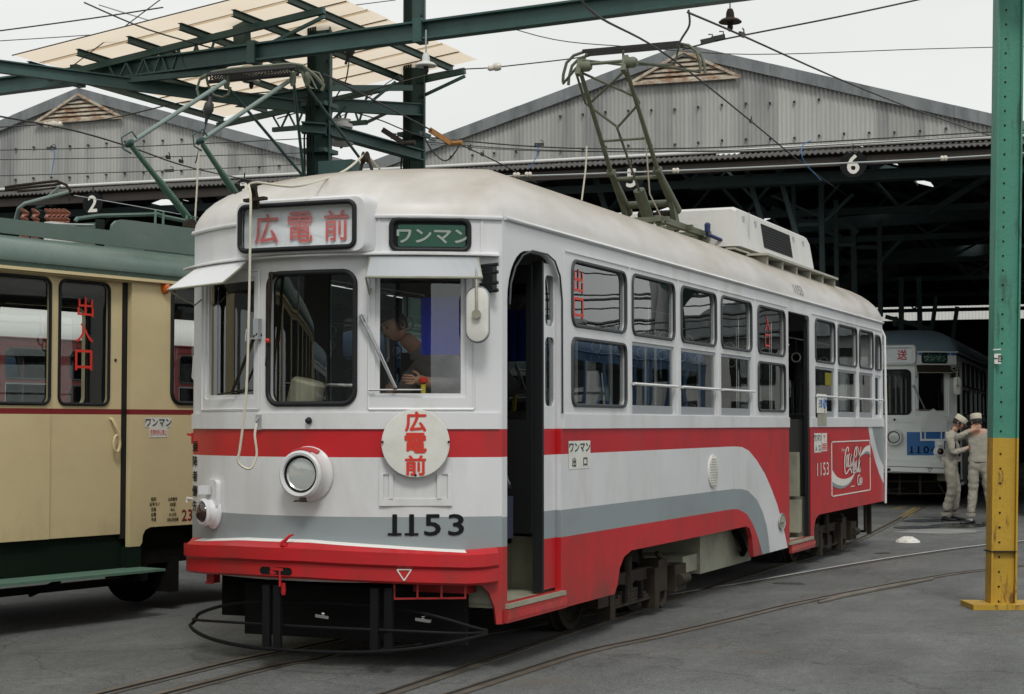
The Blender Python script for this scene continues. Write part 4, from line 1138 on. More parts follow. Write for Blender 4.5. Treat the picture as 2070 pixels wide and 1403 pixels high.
    m = MB(); m.box(1.215, 1.225, 9.02, 9.48, 1.69, 1.91); m.box(1.215, 1.22, 9.05, 9.5, 1.55, 1.685, 1)
    pl = m.build('route_plate', ['signwhite', 'cream'], root)
    mb = MB(); text_mb('己斐', .09, 9.16, 1.80, lambda s, z, o: Vector((1.226 + o, s, z)), off=.002, bold=.02, xs=1.0, mb=mb)
    mb.tube([(1.229, 9.37 + .07 * math.cos(a), 1.80 + .05 * math.sin(a)) for a in [2 * math.pi * k / 14 for k in range(14)]], .008, 4, closed=True)
    text_mb('3', .06, 9.37, 1.80, lambda s, z, o: Vector((1.226 + o, s, z)), off=.002, bold=.03, xs=1.5, mb=mb)
    mb.build('lettering', 'blue', pl)
    mb = MB(); text_mb('行', .03, 9.37, 1.71, lambda s, z, o: Vector((1.226 + o, s, z)), off=.002, bold=.02, xs=1.6, mb=mb); mb.build('small_lettering', 'textred', pl)
    m = MB(); m.box(1.175, 1.178, 9.62, 9.95, 2.02, 2.17); m.build('yellow_sticker', 'yellow', root)
    # red characters on the panes beside the doors
    mb = MB(); SG = lambda s, z, off=0: Vector((1.186 + off, s, z))
    text_mb('出', .17, 1.46, 2.62, SG, off=0, bold=.02, xs=1.35, mb=mb); text_mb('口', .15, 1.46, 2.42, SG, off=0, bold=.02, xs=1.4, mb=mb); mb.build('pane_lettering', 'textred', root)
    mb = MB(); text_mb('入', .16, 6.95, 2.60, SG, off=0, bold=.02, xs=1.3, mb=mb); text_mb('口', .14, 6.95, 2.42, SG, off=0, bold=.02, xs=1.4, mb=mb); mb.build('pane_lettering', 'textred', root)
    # ventilator and maker's plate
    m = MB(); cy, cz = 4.88, 1.13
    el = [(cy + .155 * math.cos(a), cz + .150 * math.sin(a)) for a in [2 * math.pi * k / 28 for k in range(28)]]
    m.prism([SR(a, b, .0005) for a, b in el], Vector((.012, 0, 0)))
    for k in range(11):
        z = cz - .12 + .024 * k; w = .125 * math.sqrt(max(0.05, 1 - ((z - cz) / .145) ** 2)); m.bar(SR(cy - w, z, .018), SR(cy + w, z, .018), .012, .010, up=Vector((0, 0, 1)))
    m.build('side_vent', 'signwhite', root)
    m = MB(); cy, cz = 7.40, .54
    el = [(cy + .13 * math.cos(a), cz + .085 * math.sin(a)) for a in [2 * math.pi * k / 24 for k in range(24)]]
    m.prism([SR(a, b, .0005) for a, b in el], Vector((.01, 0, 0))); o = m.build('maker_plate', 'cream', root)
    m = MB(); m.tube([SR(a, b, .012) for a, b in el], .006, 5, closed=True); m.bar(SR(cy - .09, cz, .014), SR(cy + .09, cz, .014), .02, .008); m.build('plate_rim', 'alu', o)
    m = MB(); m.box(1.2005, 1.204, 1.0, 1.01, 1.0, 1.0); 
    # numbers
    mb = MB(); text_mb('1153', .15, 9.36, 1.045, SR, off=.003, bold=.012, xs=1.45, spacing=1.1, mb=mb); mb.build('fleet_number', 'textwhite', root)
    prz = [(2.93, 0), (2.985, .006), (3.04, .022), (3.10, .05), (3.16, .09), (3.22, .145)]
    SRR = lambda s, z, off=0: Vector((1.206 - interp(z, prz) + off, s, z))
    mb = MB(); text_mb('1153', .11, 8.30, 3.045, SRR, off=.006, bold=.0, xs=1.25, spacing=1.15, mb=mb); mb.build('fleet_number', 'textgrey', root)
    # advertisement
    m = MB(); y0, y1, z0, z1 = 9.81, 12.10, .705, 1.36
    for a, b, c, d in ((y0, y1, z1 - .014, z1), (y0, y1, z0, z0 + .014), (y0, y0 + .03, z0, z1), (y1 - .03, y1, z0, z1)): m.box(1.2005, 1.204, a, b, c, d)
    ad = m.build('advertisement', 'textwhite', root)
    AU = lambda u, v, off=0: SR(y0 + (y1 - y0) * u, z0 + (z1 - z0) * v, off)
    def AZ(x, y):                              # traced figure -> board coordinates
        u = (x - 110) / 860; t = 130 - 45 * u; b = 1340 - 160 * u; return u, 1 - (y - t) / (b - t)
    m = MB()
    def band(rows, off, mi):
        V = []
        for x, a, b in smoothpts(rows, 5):
            for y in (a, b): u, v = AZ(x, y); V.append(AU(u, v, off))
        m.add(V, [(2 * i, 2 * i + 1, 2 * i + 3, 2 * i + 2) for i in range(len(V) // 2 - 1)], mi)
    band([(118, 745, 1005), (200, 880, 1060), (300, 940, 1090), (400, 940, 1080), (500, 902, 1000), (560, 850, 895), (600, 800, 812)], .0045, 0)
    band([(118, 1005, 1092), (200, 1060, 1142), (300, 1090, 1156), (400, 1080, 1122), (500, 1000, 1032), (560, 895, 925), (600, 812, 822)], .0045, 1)
    band([(700, 500, 510), (740, 400, 445), (800, 290, 385), (870, 225, 335), (930, 207, 345), (966, 215, 385)], .0045, 0)
    band([(720, 470, 480), (760, 430, 445), (800, 385, 412), (870, 335, 385), (930, 345, 412), (966, 385, 470)], .0045, 1)
    m.build('wave', ['textwhite', 'grey'], ad)
    m = MB()
    for L, w in (([(450, 350), (455, 275), (432, 255), (402, 330), (378, 480), (371, 640), (378, 780), (398, 835), (430, 800), (460, 745), (490, 722), (510, 755), (525, 815)], 10),
                 ([(440, 400), (412, 480), (405, 600), (416, 690), (432, 640), (441, 500), (440, 400)], 7), ([(484, 420), (472, 398), (456, 500), (450, 620), (461, 690), (482, 640)], 8),
                 ([(533, 405), (505, 480), (493, 600), (502, 690), (520, 640), (537, 500), (540, 405), (536, 600), (552, 680)], 7), ([(545, 520), (572, 500)], 7),
                 ([(612, 475), (636, 400), (640, 290), (622, 252), (596, 330), (572, 500), (556, 680), (561, 795), (582, 812), (612, 780)], 10),
                 ([(630, 250), (662, 250), (684, 320), (694, 420), (688, 560), (672, 700), (668, 790)], 8), ([(735, 245), (728, 330), (702, 420), (690, 500)], 7),
                 ([(604, 550), (586, 650), (588, 770), (606, 700), (607, 550)], 7), ([(640, 540), (626, 700), (640, 800), (656, 700)], 7), ([(722, 535), (696, 620), (686, 750), (702, 790), (722, 650), (728, 535), (718, 780)], 8),
                 ([(698, 880), (692, 850), (668, 880), (656, 980), (666, 1070), (690, 1060), (745, 1048)], 8), ([(704, 910), (698, 1030), (716, 1000), (704, 910)], 6), ([(730, 890), (724, 1040)], 6), ([(748, 915), (734, 970), (752, 1035)], 5), ([(762, 915), (755, 1040)], 5)):
        P_ = smoothpts([(*AZ(x, y), w / 860) for x, y in L], 5); ribbon(m, P_, lambda u, v, off: AU(u, v, off), .008)
    m.build('script_lettering', 'textwhite', ad)
    m = MB(); m.box(1.204, 1.205, y0 + (y1 - y0) * .46, y0 + (y1 - y0) * .56, z0 + (z1 - z0) * .128, z0 + (z1 - z0) * .142); m.build('small_print', 'textwhite', ad)
    mb = MB(); text_mb('Enjoy', .055, y0 + (y1 - y0) * .29, z0 + (z1 - z0) * .83, SR, off=.004, bold=.0, xs=1.7, shear=.3, mb=mb); mb.build('small_lettering', 'textwhite', ad)
    # rear corner pipe
    m = MB(); m.tube([SB(-1.18, z, .05) for z in (.45, .8, 1.5, 2.2, 2.8)], .016, 6) if False else m.tube([(1.21, 13.05, .5), (1.23, 13.05, 1.6), (1.22, 13.05, 2.75), (1.1, 13.1, 3.0)], .018, 6)
    m.build('corner_pipe', 'white', root, smooth=50)
MT['navy'] = mat('navy_cable', (0.02, 0.035, 0.12), 0.5)
MT['cream_roof'] = mat('walkway_paint', (0.42, 0.42, 0.36), 0.7, var=0.12, vscale=6)
MT['orange_old'] = mat('old_orange_paint', (0.35, 0.17, 0.05), 0.7, var=.3, vscale=20)

P1153 = dict(loc=(0, 0, 0), rz=0, full=True, white='white', red='red', grey='grey', bright='brightwhite', roof='roofwhite', roofm='roofwhite', blue='blue',
             trimark='textwhite', dest='広電前', destx=tuple(onY(p_, 457, -.56).x for p_ in (540, 608, 681)), destmat='textpink', num='1153', numx=(.60, .70, .82, .952), numz=.905, visor='alu')
tram = make_tram(P1153)
fit_1153(tram)
tag(tram, 'silver white and red tram with a round disc on its front, foremost of the trams', 'tram')
# ================================================================ ground and rails
def ground():
    m = mat('asphalt', (0.088, 0.090, 0.088), 0.85)
    t = m.node_tree; b = t.nodes['Principled BSDF']; tc = t.nodes.new('ShaderNodeTexCoord')
    def noise(s, d=6, r=.6, sc=None):
        n = t.nodes.new('ShaderNodeTexNoise'); n.inputs['Scale'].default_value = s; n.inputs['Detail'].default_value = d; n.inputs['Roughness'].default_value = r
        if sc:
            mp = t.nodes.new('ShaderNodeMapping'); mp.inputs['Scale'].default_value = sc; mp.inputs['Rotation'].default_value = (0, 0, .25); t.links.new(tc.outputs['Object'], mp.inputs[0]); t.links.new(mp.outputs[0], n.inputs['Vector'])
        else: t.links.new(tc.outputs['Object'], n.inputs['Vector'])
        return n.outputs['Fac']
    def rng(v, a, b_, c, d):
        r = t.nodes.new('ShaderNodeMapRange'); r.inputs[1].default_value = a; r.inputs[2].default_value = b_; r.inputs[3].default_value = c; r.inputs[4].default_value = d; t.links.new(v, r.inputs[0]); return r.outputs[0]
    def mul(a, b_):
        n = t.nodes.new('ShaderNodeMath'); n.operation = 'MULTIPLY'; t.links.new(a, n.inputs[0]); t.links.new(b_, n.inputs[1]); return n.outputs[0]
    v = mul(mul(rng(noise(.55), .3, .7, .72, 1.25), rng(noise(170, 2, .9), .3, .7, .35, 1.75)), rng(noise(1.0, 7, .65, (2.2, .5, 1)), .35, .62, 1.0, .78))
    v = mul(v, rng(noise(65, 4, .85), .33, .67, .50, 1.5))
    vo = t.nodes.new('ShaderNodeTexVoronoi'); vo.feature = 'DISTANCE_TO_EDGE'; vo.inputs['Scale'].default_value = .42
    dn = t.nodes.new('ShaderNodeTexNoise'); dn.inputs['Scale'].default_value = 2.5; dn.inputs['Detail'].default_value = 6; t.links.new(tc.outputs['Object'], dn.inputs['Vector'])
    dm = t.nodes.new('ShaderNodeMix'); dm.data_type = 'RGBA'; dm.blend_type = 'ADD'; dm.inputs[0].default_value = .5; t.links.new(tc.outputs['Object'], dm.inputs[6]); t.links.new(dn.outputs['Color'], dm.inputs[7]); t.links.new(dm.outputs[2], vo.inputs['Vector'])
    v = mul(v, rng(vo.outputs['Distance'], 0, .006, .55, 1.0))
    v = mul(v, rng(noise(2.6, 5, .7), .58, .75, 1.0, .72))
    v = mul(v, rng(noise(24, 5, .9), .32, .68, .62, 1.38))
    s = t.nodes.new('ShaderNodeVectorMath'); s.operation = 'SCALE'; s.inputs[0].default_value = (0.128, 0.134, 0.130); t.links.new(v, s.inputs['Scale'])
    mi = t.nodes.new('ShaderNodeMix'); mi.data_type = 'RGBA'; mi.inputs[7].default_value = (0.13, 0.10, 0.065, 1)
    t.links.new(rng(noise(.9, 5, .7), .6, .75, 0, .7), mi.inputs[0]); t.links.new(s.outputs[0], mi.inputs[6]); t.links.new(mi.outputs[2], b.inputs['Base Color'])
    bp = t.nodes.new('ShaderNodeBump'); bp.inputs['Strength'].default_value = .6; bp.inputs['Distance'].default_value = .012
    t.links.new(noise(150, 3, .8), bp.inputs['Height']); t.links.new(bp.outputs[0], b.inputs['Normal'])
    t.links.new(rng(noise(.8, 4, .6), .35, .65, .6, .95), b.inputs['Roughness'])
    g = MB(); g.add([(-400, -300, GZ), (400, -300, GZ), (400, 600, GZ), (-400, 600, GZ)], [(0, 1, 2, 3)])
    tag(g.build('ground', m), kind='structure')
ground()
MT['groove'] = mat('rail_groove', (0.02, 0.019, 0.018), 0.8)
MT['railtop'] = mat('rail_top', (0.66, 0.69, 0.70), 0.42, metal=0.45, var=0.1, vscale=3)
MT['raildull'] = mat('rail_dull', (0.15, 0.135, 0.11), 0.5, metal=0.3, var=0.2, vscale=5, dirt=(0.09, .06, .035), dscale=(3, 3, 3), damt=.7)
def rail(pts, label, top='railtop', side=1, w=.055):
    """top of a street rail with its flange groove beside it, following pts (x, y)"""
    P = [Vector((x, y, 0)) for x, y in pts]
    P = [Vector((a[0], a[1], 0)) for a in smoothpts([(p.x, p.y) for p in P], 5)]
    L = []
    for i, p in enumerate(P):
        d = (P[min(i + 1, len(P) - 1)] - P[max(i - 1, 0)]).normalized(); n = Vector((d.y, -d.x, 0)); L.append((p, n))
    m = MB(); offs = [(-w / 2, GZ + .004), (-w / 2, GZ + .010), (w / 2, GZ + .010), (w / 2, GZ + .002), (w / 2 + .045, GZ + .002), (w / 2 + .045, GZ + .008), (w / 2 + .07, GZ + .008), (w / 2 + .07, GZ + .003)]
    V = []
    for p, n in L:
        for o, z in offs: V.append(p + n * (o * side) + Vector((0, 0, z)))
    k = len(offs); F = []; Mi = []
    for i in range(len(L) - 1):
        for j in range(k - 1):
            F.append((i * k + j, (i + 1) * k + j, (i + 1) * k + j + 1, i * k + j + 1)); Mi.append([0, 0, 1, 1, 1, 2, 2][j])
    m.add(V, F, Mi)
    tag(m.build('rail', [top, 'groove', 'raildull']), label, 'rail', 'tram rails set in the asphalt')
own_r = [(onZ(x, y, GZ).x, onZ(x, y, GZ).y) for x, y in ((1710, 1105), (1800, 1062), (1850, 1035), (1885, 1018))]
off_ = [(x - 1.43, y) for x, y in own_r]
rail([(1.35, -12), (1.06, -5), (.98, -1), (.85, 3), (.80, 8), (own_r[0][0], own_r[0][1])] + own_r[1:] + [(-1.1, 40), (-1.9, 60)], 'grooved rail running under the red tram on its door side and into the shed', 'raildull', -1)
rl = [(onZ(x, y, GZ).x, onZ(x, y, GZ).y) for x, y in ((360, 1363), (500, 1330), (600, 1310), (750, 1277))]
rail([(-.2, -12), (-.55, -6)] + rl + [(-.52, 4), (-.6, 8), off_[0], off_[1], off_[2], off_[3], (-2.5, 40), (-3.3, 60)], 'grooved rail running under the red tram on the side of the cream tram', 'raildull', 1)
r1 = [(onZ(x, y, GZ).x, onZ(x, y, GZ).y) for x, y in ((480, 1363), (620, 1335), (700, 1318))]
r1b = [(onZ(x, y, GZ).x, onZ(x, y, GZ).y) for x, y in ((1375, 1200), (1500, 1180), (1700, 1145), (1850, 1121), (1995, 1102))]
rail([(-.3, -12), (-.25, -5)] + r1 + [(.3, 2.2), (r1b[0][0] - .03, r1b[0][1] - .25)], 'dull rail showing in front of the red tram under its lifeguard', 'raildull', 1)
rail([(r1b[0][0] - .03, r1b[0][1] - .2)] + r1b + [(3.6, 16.5), (4.5, 20), (4.8, 30), (4.8, 60)], 'shiny curved rail coming out from under the red tram towards the steel pole', 'railtop', 1)
r2 = [(onZ(x, y, GZ).x, onZ(x, y, GZ).y) for x, y in ((1040, 1368), (1200, 1318), (1330, 1290), (1500, 1250), (1600, 1225), (1700, 1204), (1850, 1175), (1995, 1153))]
rail([(1.25, -12), (1.3, -5)] + r2 + [(4.2, 12), (5.4, 16), (6.1, 20), (6.25, 30), (6.25, 60)], 'dull curved rail crossing the open asphalt in front of the steel pole', 'raildull', -1)
m = MB()
pp = [onZ(x, y, GZ + .01) for x, y in ((1655, 1218), (1700, 1207), (1790, 1189), (1885, 1171))]
m.tube(pp, [.012, .028, .028, .012], 8); tag(m.build('check_bar', 'raildull', smooth=60), 'short loose steel bar lying along the dull curved rail', 'steel bar')
# painted yellow lines and wet patches at the shed mouth
def patch(name, pts, mt, dz, label=None):
    P = [onZ(x, y, GZ + dz) for x, y in pts]; m = MB(); m.add(P, [tuple(range(len(P)))]); return tag(m.build(name, mt), kind='structure')
MT['yline'] = mat('yellow_line_paint', (0.30, 0.22, 0.06), 0.8, var=0.3, vscale=8)
patch('road_marking', [(1816, 1045), (1838, 1045), (1866, 1026), (1846, 1026)], 'yline', .004)
patch('road_marking', [(1800, 1029), (1812, 1029), (1835, 1024), (1822, 1024)], 'yline', .004)
MT['wet'] = mat('wet_asphalt', (0.028, 0.028, 0.028), 0.25, var=.3, vscale=2)
MT['pale'] = mat('pale_asphalt', (0.22, 0.225, 0.215), 0.8, var=0.25, vscale=2.0)
def blob(cx, cy, rx, ry, seed, n=26):
    r = random.Random(seed); ph = [r.random() * 6.28 for _ in range(5)]; am = [r.random() * .28 / (k + 1) for k in range(5)]
    return [(cx + rx * math.cos(a) * (1 + sum(am[k] * math.sin((k + 2) * a + ph[k]) for k in range(5))), cy + ry * math.sin(a) * (1 + sum(am[k] * math.cos((k + 2) * a + ph[k]) for k in range(5)))) for a in [2 * math.pi * k / n for k in range(n)]]
MT['oil'] = mat('oil_stained_asphalt', (0.045, 0.045, 0.044), 0.6, var=.35, vscale=9)
for k_, (x_, y_, a_, b_) in enumerate(((1596, 1179, 34, 2.2), (1786, 1118, 14, 1.5))): patch('path', blob(x_, y_, a_, b_, 20 + k_), 'oil', .0035)
patch('puddle', blob(1940, 1062, 58, 4.5, 3), 'wet', .006); patch('puddle', blob(1880, 1052, 50, 3, 4), 'wet', .007); patch('puddle', blob(1850, 1066, 45, 3, 9), 'wet', .0065)
patch('path', blob(1900, 1074, 100, 4, 5), 'pale', .004)
# white dome on the ground
c = onZ(1835, 1096, GZ); m = MB(); m.lathe([(.17, 0), (.165, .012), (.12, .045), (.06, .068), (.001, .075)], 20, Matrix.Translation(c)); 
for k in range(8):
    a = k * math.pi / 4; m.bar(c + Vector((.155 * math.cos(a), .155 * math.sin(a), .022)), c + Vector((.06 * math.cos(a), .06 * math.sin(a), .074)), .03, .01)
tag(m.build('ground_stud', 'signwhite', smooth=50), 'low white dome stud on the asphalt behind the red tram', 'stud')

# ================================================================ second tram of the same family inside the shed
P1104 = dict(P1153); nb = atD(1801, 858, 34.3)
MT['w2'] = mat('white_paint_shed_tram', (0.80, 0.84, 0.82), 0.45, var=0.05); MT['bluegrey'] = mat('blue_grey_roof', (0.16, 0.24, 0.28), 0.6, var=0.15)
P1104.update(loc=(nb.x, nb.y + .5, .07), rz=math.atan2(-.0656, .9978) * -1, full=False, white='w2', red='w2', grey='blue', bright='w2', roof='bluegrey', roofm='bluegrey', trimark='textblack',
             dest='送', destx=(.22,), num='1104', numx=(.36, .49, .63, .77), numz=.99, visor='iron', destmat='textred')
t2 = make_tram(P1104)
tag(t2, 'white tram with a blue number panel, parked in the mouth of the shed', 'tram')
m = MB(); n_ = nF(.6); q = [(.44, 1.05), (.98, 1.05), (.98, 1.13), (.44, 1.13)]
for a, b, c_, d in ((.52, .55, 1.165, 1.345), (.60, .62, 1.205, 1.345), (.90, .92, 1.205, 1.345), (.97, 1.0, 1.165, 1.345), (.55, .97, 1.165, 1.205)): m.prism([SF(x, z, .002) for x, z in ((a, c_), (b, c_), (b, d), (a, d))], n_ * .014)
q = [(.52, 1.345), (1.0, 1.345), (1.0, 1.58), (.77, 1.80), (.75, 1.80), (.52, 1.58)]
m.prism([SF(x, z, .02) for x, z in q], n_ * .012); m.build('plate_holder', 'w2', t2)
m = MB()
for k in range(24):
    a = -1.2 + 2.4 * k / 24; b = a + .1
    m.add([SF(a, 2.86, .003), SF(b, 2.86, .003), SF(b, 2.925, .003), SF(a, 2.925, .003)], [(0, 1, 2, 3)])
m.box(1.2005, 1.204, 0, 13, 2.86, 2.92); m.build('blue_band', 'blue', t2)

# ================================================================ cream and green tram on the left
gd_ = Vector((0.19177925, 0.98143809, 0)).normalized(); P0 = Vector((-3.0697864, 1.10261325, 0))
GM = Matrix((Vector((gd_.y, -gd_.x, 0)), gd_, Vector((0, 0, 1)))).transposed().to_4x4(); GM.translation = P0
gt = empty('tram', P0, -math.atan2(gd_.x, gd_.y))
tag(gt, 'cream tram with a green roof and a maroon line, left of the red one', 'tram')
def GS(s, z, off=0.0): return Vector((off, s, z))           # side plane at local x = 0, body towards -x
def gpx(px, py, x=0.0):
    n = GM.to_3x3() @ Vector((1, 0, 0)); p = onP(px, py, GM @ Vector((x, 0, 0)), n); return GM.inverted() @ p
def green():
    CR, STP, GD, IN = 0, 1, 2, 3
    mats = ['gcream', 'gstripe', 'gdark', 'inside']
    cls = lambda s, z: 1 if 1.643 < z < 1.688 else 0
    ln = [[(-15, 1.643), (6, 1.643)], [(-15, 1.688), (6, 1.688)]]
    b = MB()
    # fixed body either side of the door; the doorway (s -1.35 .. .62) is open
    wn = rrect(1.09, 1.85, 1.745, 2.775, .10, 6)
    panel(b, [(.62, .53), (.74, .53), (.765, .56), (.77, .62), (.80, .665), (.86, .685), (1.9, .685), (1.9, 2.82), (.62, 2.82)], [wn], ln, GS, cls, .05, IN)
    fr = lambda s: -0.0
    def GC(s, z, off=0):                                     # tapering end beyond the driver's window
        t = (s - 1.9); return Vector((-.10 * t - .07 * t * t + off, s, z))
    ww = [rrect(2.05, 2.75, 1.80, 2.70, .08)]
    panel(b, [(1.9, .685), (3.4, .685), (3.4, 2.82), (1.9, 2.82)], ww, ln + [[(1.9 + .3 * k, .5), (1.9 + .3 * k, 3)] for k in range(1, 5)], GC, cls, .05, IN)
    wins = [(-1.9 - 1.25 * k - 1.1, -1.9 - 1.25 * k) for k in range(9)]
    panel(b, [(-14, .66), (-1.5, .66), (-1.5, 2.82), (-14, 2.82)], [rrect(a, c, 1.75, 2.7, .08) for a, c in wins], ln, GS, cls, .05, IN)
    b.box(-.05, 0, -1.5, .62, 2.76, 2.82)                    # header over the doors
    # far side, ends
    def GL(s, z, off=0): return Vector((-2.2 - off, s, z))
    panel(b, [(-14, .66), (2.8, .66), (2.8, 2.82), (-14, 2.82)], [rrect(a, a + 1.05, 1.75, 2.7, .08) for a in (-9.4, -8.1, -6.8, -5.5, -4.2, -2.9, -1.6, -.3, 1.0)], ln, GL, cls, .05, IN)
    def GE(s, z, off=0): return Vector((s, 3.4 + off, z))
    panel(b, [(-1.75, .68), (-.3, .68), (-.3, 2.82), (-1.75, 2.82)], [rrect(-1.5, -.6, 1.75, 2.65, .1)], [], GE, lambda s, z: 0, .05, IN)
    b.box(-2.2, 0, -14.05, -14, .66, 2.82)
    bo = b.build('body', mats, gt)
    for L, S in ((wn, GS),):
        m = MB(); seal(L, S, .018, .006, m, 8); w = m.build('window', 'rubber', gt, smooth=60)
        m = MB(); m.add([GS(a, c, -.02) for a, c in L], [tuple(range(len(L)))]); m.build('pane', 'glass', w)
    for a, c in wins[:2]:
        L = rrect(a, c, 1.75, 2.7, .08); m = MB(); seal(L, GS, .018, .006, m, 8); w = m.build('window', 'rubber', gt, smooth=60)
        m = MB(); m.add([GS(x, z, -.02) for x, z in L], [tuple(range(len(L)))]); m.build('pane', 'glass', w)
    # two door leaves, set back
    for (y0, y1, w0, w1, x) in ((-.215, .562, -.12, .415, -.055), (-1.0, -.217, -.86, -.235, -.035)):
        m = MB(); S = lambda s, z, off=0: Vector((x + off, s, z)); L = rrect(w0, w1, 1.725, 2.735, .06, 5)
        panel(m, [(y0, .64), (y1, .64), (y1, 2.76), (y0, 2.76)], [L], [[(a, z) for a in (-5, 5)] for z in (1.643, 1.688)], S, cls, .035, 0)
        d = m.build('door', mats, gt); m = MB(); seal(L, S, .014, .004, m, 6); w = m.build('window_seal', 'rubber', d, smooth=60)
        m = MB(); m.add([S(a, c, -.015) for a, c in L], [tuple(range(len(L)))]); m.build('pane', 'glass', d)
        if w0 > -.3:
            mb = MB()
            S2 = lambda s, z, off=0: Vector((x + off, s, z))
            text_mb('出', .155, .165, 2.53, S2, off=-.008, bold=.028, xs=1.28, mb=mb); text_mb('入', .155, .155, 2.315, S2, off=-.008, bold=.028, xs=1.15, mb=mb); text_mb('口', .165, .15, 2.09, S2, off=-.008, bold=.028, xs=1.15, mb=mb)
            mb.build('lettering', 'textred', d)
            m = MB(); m.tube([(x + .0, .44, 1.61), (x + .03, .44, 1.60), (x + .05, .47, 1.53), (x + .055, .49, 1.49)], .014, 6); m.tube([(x + .05, .47 + .035 * math.cos(a), 1.40 + .07 * math.sin(a)) for a in [2 * math.pi * k / 14 for k in range(14)]], .012, 6, closed=True)
            m.build('handle', 'gcream', d, smooth=50)
            m = MB(); m.lathe([(.012, 0), (.012, .008)], 10, Matrix.Translation((x, .49, 2.10)) @ Matrix.Rotation(R_(90), 4, 'Y')); m.build('lock', 'iron', d)
    m = MB(); m.box(-.10, -.052, .562, .622, .60, 2.757); m.build('door_seal', 'rubber', gt)
    m = MB(); m.box(-.045, -.006, .625, .655, .55, 2.75); m.build('door_post', 'gcream', gt)
    # roof
    prof = [(2.80, .035), (2.845, .045), (2.90, .04), (2.955, .0), (3.01, -.07), (3.05, -.16), (3.08, -.28), (3.10, -.45), (3.13, -.8), (3.14, -1.1)]
    V = []; F = []
    st = [(-14.1, 0), (1.9, 0), (2.3, .05), (2.8, .17), (3.2, .33), (3.42, .5)]
    full = prof + [(z, -2.2 - x) for z, x in reversed(prof[:-1])]
    for s, sh in st:
        for z, x in full:
            xx = -1.1 + (x + 1.1) * (1 - sh / 1.1); V.append((xx, s, z))
    k = len(full)
    for i in range(len(st) - 1):
        for j in range(k - 1): F.append((i * k + j, i * k + j + 1, (i + 1) * k + j + 1, (i + 1) * k + j))
    F += [tuple(range(k)), tuple((len(st) - 1) * k + j for j in reversed(range(k)))]
    m = MB(); m.add(V, F); m.build('roof', 'groof', gt, smooth=35)
    m = MB(); m.box(.0, .052, -14, 1.9, 2.775, 2.80); m.bar((.02, 1.9, 2.7875), (-.15, 3.3, 2.7875), .06, .025); m.build('roof_moulding', 'gcream', gt)
    m = MB(); m.box(.045, .055, -14, 1.9, 2.842, 2.856); m.build('rain_strip', 'groof', gt)
    # long side boards, ducts and resistor covers on the roof
    m = MB()
    def brd(L, x, th=.03): m.prism([(x, s, z) for s, z in L], Vector((-th, 0, 0)))
    G = lambda px, py, x: (gpx(px, py, x).y, gpx(px, py, x).z)
    brd([(-8, 3.12), (-8, 3.19), G(235, 467, -.35), G(400, 494, -.35), (3.0, 3.16), (3.0, 3.10)], -.35)
    x = -.50
    brd([G(226, 478, x), G(226, 465, x), G(228, 454, x), G(236, 446, x), G(248, 444, x), G(270, 446, x), G(400, 463, x), (2.9, 3.33), (2.9, 3.12)], x)
    brd([G(150, 468, x - .1), G(155, 452, x - .1), G(205, 449, x - .1), G(205, 478, x - .1)], x - .1)
    m.build('roof_board', 'groof', gt)
    m = MB(); x = -.9
    a = gpx(150, 450, x); c_ = gpx(400, 440, x)
    m.tube([gpx(152, 448, x), gpx(156, 442, x), gpx(200, 436, x), gpx(318, 433, x), gpx(328, 437, x), gpx(400, 452, x)], .02, 6)
    m.box(x - .6, x - .05, gpx(300, 440, x).y, 3.0, 3.12, 3.36); m.build('roof_trough', 'groof', gt, smooth=40)
    m = MB(); x = -.55
    m.tube([gpx(45, 451, x), gpx(150, 454, x), gpx(188, 455, x)], .010, 5); m.build('roof_cable', 'palewire', gt)
    m = MB(); x = -.7; q = gpx(145, 460, x); m.box(x - .1, x, gpx(105, 460, x).y, gpx(195, 460, x).y, 3.12, gpx(150, 453, x).z); m.build('roof_hatch', 'signwhite', gt)
    m = MB(); x = -.5
    for px in (198,): p = gpx(px, 458, x); m.box(x, x + .05, p.y - .03, p.y + .03, 3.1, p.z + .06)
    m.build('roof_bracket', 'gdark', gt)
    for px, w in ((50, .10), (72, .08)) + tuple((98 + 9 * k, .05) for k in range(5)):
        m = MB(); x = -1.0; p = gpx(px, 444, x)
        m.tube([(x, p.y + .03 * math.sin(k * 1.2), p.z - .09 + k * .012) for k in range(16)], .02, 6); m.lathe([(w * .4, 0), (w * .5, .1)], 10, Matrix.Translation((x, p.y, p.z - .2)))
        m.build('insulator', 'copper', gt, smooth=60)
    for px, py, x in ((1,) and ((322, 438, -.8), (385, 448, -.6))):
        p = gpx(px, py, x); m = MB(); m.tube([p + Vector((0, -.05, -.08)), p + Vector((0, -.05, .05)), p + Vector((0, .05, .05)), p + Vector((0, .05, -.08))], .012, 6); m.build('roof_handle', 'gstep', gt, smooth=50)
    p = gpx(384, 458, -.55); m = MB(); m.lathe([(.07, -.03), (.03, -.01), (.03, .01), (.07, .03)], 14, Matrix.Translation(p) @ Matrix.Rotation(R_(90), 4, 'Y')); m.build('rope_pulley', 'iron', gt, smooth=50)
    # lower parts
    m = MB()
    m.box(-2.1, -.09, -14, .74, .34, .70); m.box(-.085, -.005, .60, .76, .30, .525)
    m.box(-2.0, -.3, .76, 3.2, .35, .67)
    m.build('skirt', 'gdark', gt)
    m = MB(); m.box(-.04, .30, -2.2, .745, .335, .355)
    for k in range(12): m.box(.301, .306, -2.2 + .24 * k, -2.19 + .24 * k + .02, .334, .356)
    m.build('running_board', 'gstep', gt)
    m = MB()
    for s in (-1.5, -.35): m.bar((.24, s, .33), (-.1, s, .20), .03, .03)
    m.bar((-.1, -2.2, .24), (-.1, .7, .24), .06, .06)
